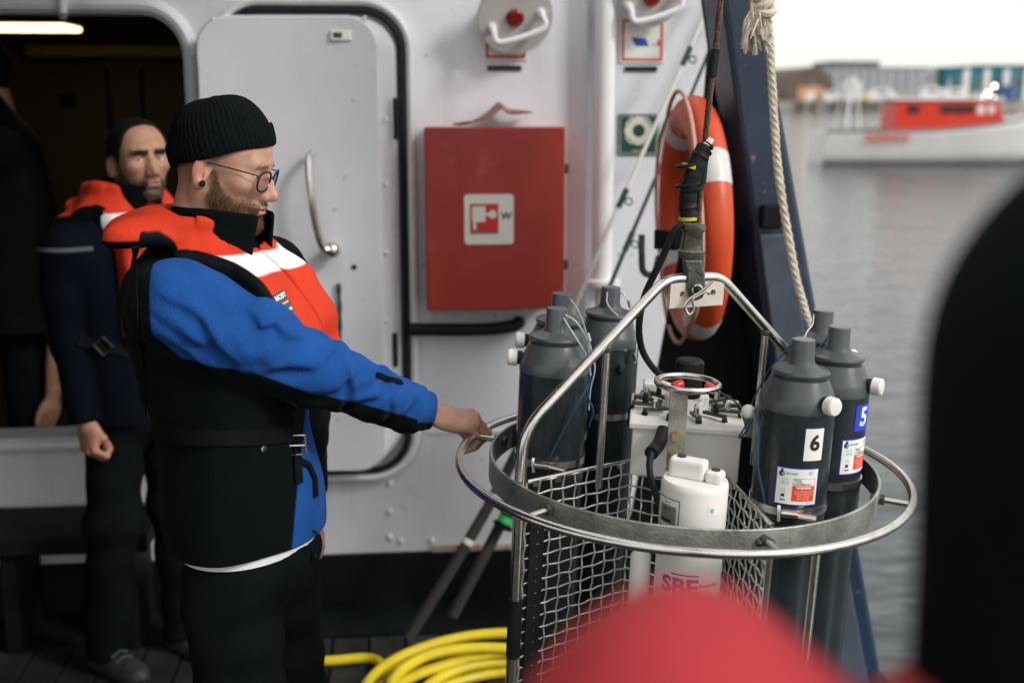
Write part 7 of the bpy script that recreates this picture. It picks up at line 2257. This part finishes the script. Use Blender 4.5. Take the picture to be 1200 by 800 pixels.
# ================================================================== dark figure in the doorway
Y3 = 4.72; fl3 = 0.452
cx3 = W(18, 300, Y3)[0]
sec3 = [(z, cx3 + dx, Y3, rx, ry) for z, dx, rx, ry in ((0.98, 0.0, 0.17, 0.24), (1.2, 0.0, 0.165, 0.23), (1.5, -0.01, 0.16, 0.225), (1.68, -0.03, 0.15, 0.21), (1.76, -0.05, 0.13, 0.175), (1.82, -0.07, 0.095, 0.12), (1.87, -0.085, 0.075, 0.085))]
T3 = Torso(195, sec3)
per3 = empty('person', (cx3, Y3, fl3), 'person in dark coat at the left edge, turned away inside the doorway', 'person')
H3 = Head(W(-22, 84, Y3), basis(200, 6), 1.0, 0.0045)
tn3 = head_tones(H3.V, (0.36, 0.20, 0.13), (0.34, 0.12, 0.10), (0.05, 0.04, 0.03), 0.2)
l3 = T3.l.astype(float); pel3 = np.array([cx3, Y3, 1.32 - 0.05]); 
ank3 = [np.array([cx3, Y3, fl3 + 0.09]) - l3 * 0.10, np.array([cx3, Y3, fl3 + 0.09]) + l3 * 0.10]
s3R = np.array([cx3 - 0.03, Y3, 1.66]) - l3 * 0.19; s3L = np.array([cx3 - 0.03, Y3, 1.66]) + l3 * 0.19
w3 = [W(60, 470, Y3 - 0.12), W(-90, 470, Y3 + 0.1)]; e3 = [W(70, 330, Y3 - 0.1), W(-110, 330, Y3 + 0.1)]
hs3 = [Hand(w3[0], (-0.3, -0.1, -0.95), (-0.6, -0.6, 0.1), 0.005, relax, thumbr), Hand(w3[1], (0.1, 0, -1), (-0.8, -0.3, 0), 0.005, relax, thumbr, mirror=True)]
core = body_core([([pel3, pel3 + v3(0, 0, 0.25), H3.w((-0.034, 0, -0.19))[0]], [0.11, 0.11, 0.056], 0.03), ([s3R, e3[0], w3[0]], [0.045, 0.04, 0.025], 0.03), ([s3L, e3[1], w3[1]], [0.045, 0.04, 0.025], 0.03), ([pel3 - l3 * 0.09, ank3[0] * 0.5 + pel3 * 0.5, ank3[0]], [0.07, 0.05, 0.035], 0.03), ([pel3 + l3 * 0.09, ank3[1] * 0.5 + pel3 * 0.5, ank3[1]], [0.07, 0.05, 0.035], 0.03)], 0.018)
V, F, C = join_nets([(H3.w(H3.V), H3.F, tn3)] + [(q.V, q.F, q.tones((0.36, 0.20, 0.13), (0.4, 0.17, 0.12))) for q in hs3] + [(core[0], core[1], np.tile((0.36, 0.2, 0.13), (len(core[0]), 1)))])
net_obj('body', V, F, M_skin, per3, colors=C)
hv3, hf3 = surfnet(hair2, (-0.125, -0.105, -0.12), (0.11, 0.105, 0.14), 0.005)
net_obj('hair', H3.w(hv3), hf3, M_hair2, per3)
JV, JF = jacket_net(T3, [([s3R, e3[0], w3[0]], [0.09, 0.072, 0.048]), ([s3L, e3[1], w3[1]], [0.09, 0.072, 0.048])], 0.0085, 51, 0.006)
jk3 = net_obj('coat', JV, JF, mat('black_brown_coat_cloth', (0.0030, 0.0032, 0.0032), 0.9, var=0.3, vscale=8, bump=0.3, bscale=150, spec=0.08), per3)
collar(T3, np.array([cx3 - 0.085, Y3, 1.84]), jk3, M_fl, 20, 0.055, 0.080, 0.078, (-0.01, 0, 0))
trousers(pel3, ank3[0] * 0.5 + pel3 * 0.5, ank3[1] * 0.5 + pel3 * 0.5, ank3[0], ank3[1], l3, per3, 0.012, (0.095, 0.078, 0.066), 23, 0.14)
for an in ank3: boot(an, T3.f.astype(float), per3, base=fl3 - 0.002)

# ================================================================== person close to the lens, seen from behind
D4 = 0.50
def C4(px, py, d=D4): return CAM + ray(px, py) * d
hc4 = C4(1308, 540)
per4 = empty('person', (hc4[0], hc4[1], 0.015), 'person with black hood and red jacket close to the camera', 'person')
neck4 = C4(1300, 860); shl4 = C4(798, 922, 0.485); hip4 = np.array([hc4[0] + 0.10, hc4[1] - 0.03, 0.92])
ch4 = np.array([neck4[0] + 0.02, neck4[1], neck4[2] - 0.14])
shr4 = neck4 + (neck4 - shl4) * v3(1, 1, 0) * 0.9 + v3(0, 0, -0.05)
B4h = basis(75, 5)
H4 = Head(hc4 + v3(0, 0.0, 0.02), B4h, 0.80, 0.006)
ell4 = shl4 + v3(-0.01, 0.06, -0.22); wl4 = ell4 + v3(0.10, 0.14, -0.02); elr4 = shr4 + v3(0.06, -0.05, -0.28); wr4 = elr4 + v3(0, 0.12, -0.22)
h4 = [Hand(wl4, (0.5, 0.85, 0.05), (0.8, -0.5, 0.2), 0.005, relax, thumbr, mirror=True), Hand(wr4, (0, 0.4, -0.9), (-0.8, 0.5, 0), 0.005, relax, thumbr)]
k4 = [np.array([hip4[0] - 0.09, hip4[1] + 0.02, 0.5]), np.array([hip4[0] + 0.09, hip4[1] + 0.02, 0.5])]
an4 = [np.array([hip4[0] - 0.09, hip4[1], 0.10]), np.array([hip4[0] + 0.09, hip4[1], 0.10])]
core = body_core([([hip4, ch4, neck4, hc4 + v3(0, 0, -0.06)], [0.10, 0.09, 0.045, 0.045], 0.03), ([shl4, ell4, wl4], [0.045, 0.04, 0.025], 0.03), ([shr4, elr4, wr4], [0.045, 0.04, 0.025], 0.03), ([hip4 + v3(-0.09, 0, 0), k4[0], an4[0]], [0.07, 0.05, 0.035], 0.03), ([hip4 + v3(0.09, 0, 0), k4[1], an4[1]], [0.07, 0.05, 0.035], 0.03)], 0.02)
sk4 = (0.42, 0.25, 0.17)
V, F, C = join_nets([(H4.w(H4.V), H4.F, head_tones(H4.V, sk4, (0.36, 0.13, 0.11), (0.1, 0.06, 0.04), 0.0))] + [(q.V, q.F, q.tones(sk4, (0.45, 0.17, 0.12))) for q in h4] + [(core[0], core[1], np.tile(sk4, (len(core[0]), 1)))])
net_obj('body', V, F, M_skin, per4, colors=C)
def hood(p):
    d = ell(p, hc4 + v3(0, -0.005, 0.0), (0.080, 0.105, 0.145)); d = smin(d, rcone(p, hc4 + v3(0, -0.02, -0.04), hc4 + v3(0, -0.02, -0.20), 0.077, 0.082), 0.04)
    face = ell(p, hc4 + v3(0.02, 0.14, -0.02), (0.05, 0.065, 0.08))
    return smax(d + folds(p, 77, 40, 0.003), -face, 0.02)
V, F = surfnet(hood, hc4 - v3(0.2, 0.2, 0.40), hc4 + v3(0.2, 0.2, 0.2), 0.007)
net_obj('hood', V, F, M_fl, per4)
def red(p):
    d = smin(rcone(p, shl4, neck4 + v3(0.0, 0, -0.13), 0.071, 0.080), rcone(p, neck4 + v3(0, 0, -0.09), hip4, 0.12, 0.13), 0.05)
    d = smin(d, rcone(p, neck4 + v3(0.02, 0.01, -0.05), hc4 + v3(0.02, 0.01, -0.14), 0.062, 0.060), 0.03)
    d = smin(d, rcone(p, shr4, neck4 + v3(0, 0, -0.06), 0.071, 0.085), 0.05)
    d = smin(d, chain(p, [shl4, ell4, wl4], [0.071, 0.055, 0.038], 0.03), 0.03); d = smin(d, chain(p, [shr4, elr4, wr4], [0.071, 0.055, 0.038], 0.03), 0.03)
    return smax(d + folds(p, 79, 34, 0.004), hip4[2] - 0.06 - p[:, 2], 0.01)
pts = np.array([shl4, shr4, ell4, elr4, wl4, wr4, hip4, neck4]); V, F = surfnet(red, pts.min(0) - 0.19, pts.max(0) + 0.19, 0.009)
net_obj('jacket', V, F, mat('red_jacket_cloth', (0.36, 0.022, 0.030), 0.8, var=0.1, vscale=9, bump=0.3, bscale=200), per4)
trousers(hip4, k4[0], k4[1], an4[0], an4[1], v3(1, 0, 0), per4, 0.014, (0.095, 0.078, 0.066), 27, 0.14)
for an in an4: boot(an, (0.2, 1, 0), per4)
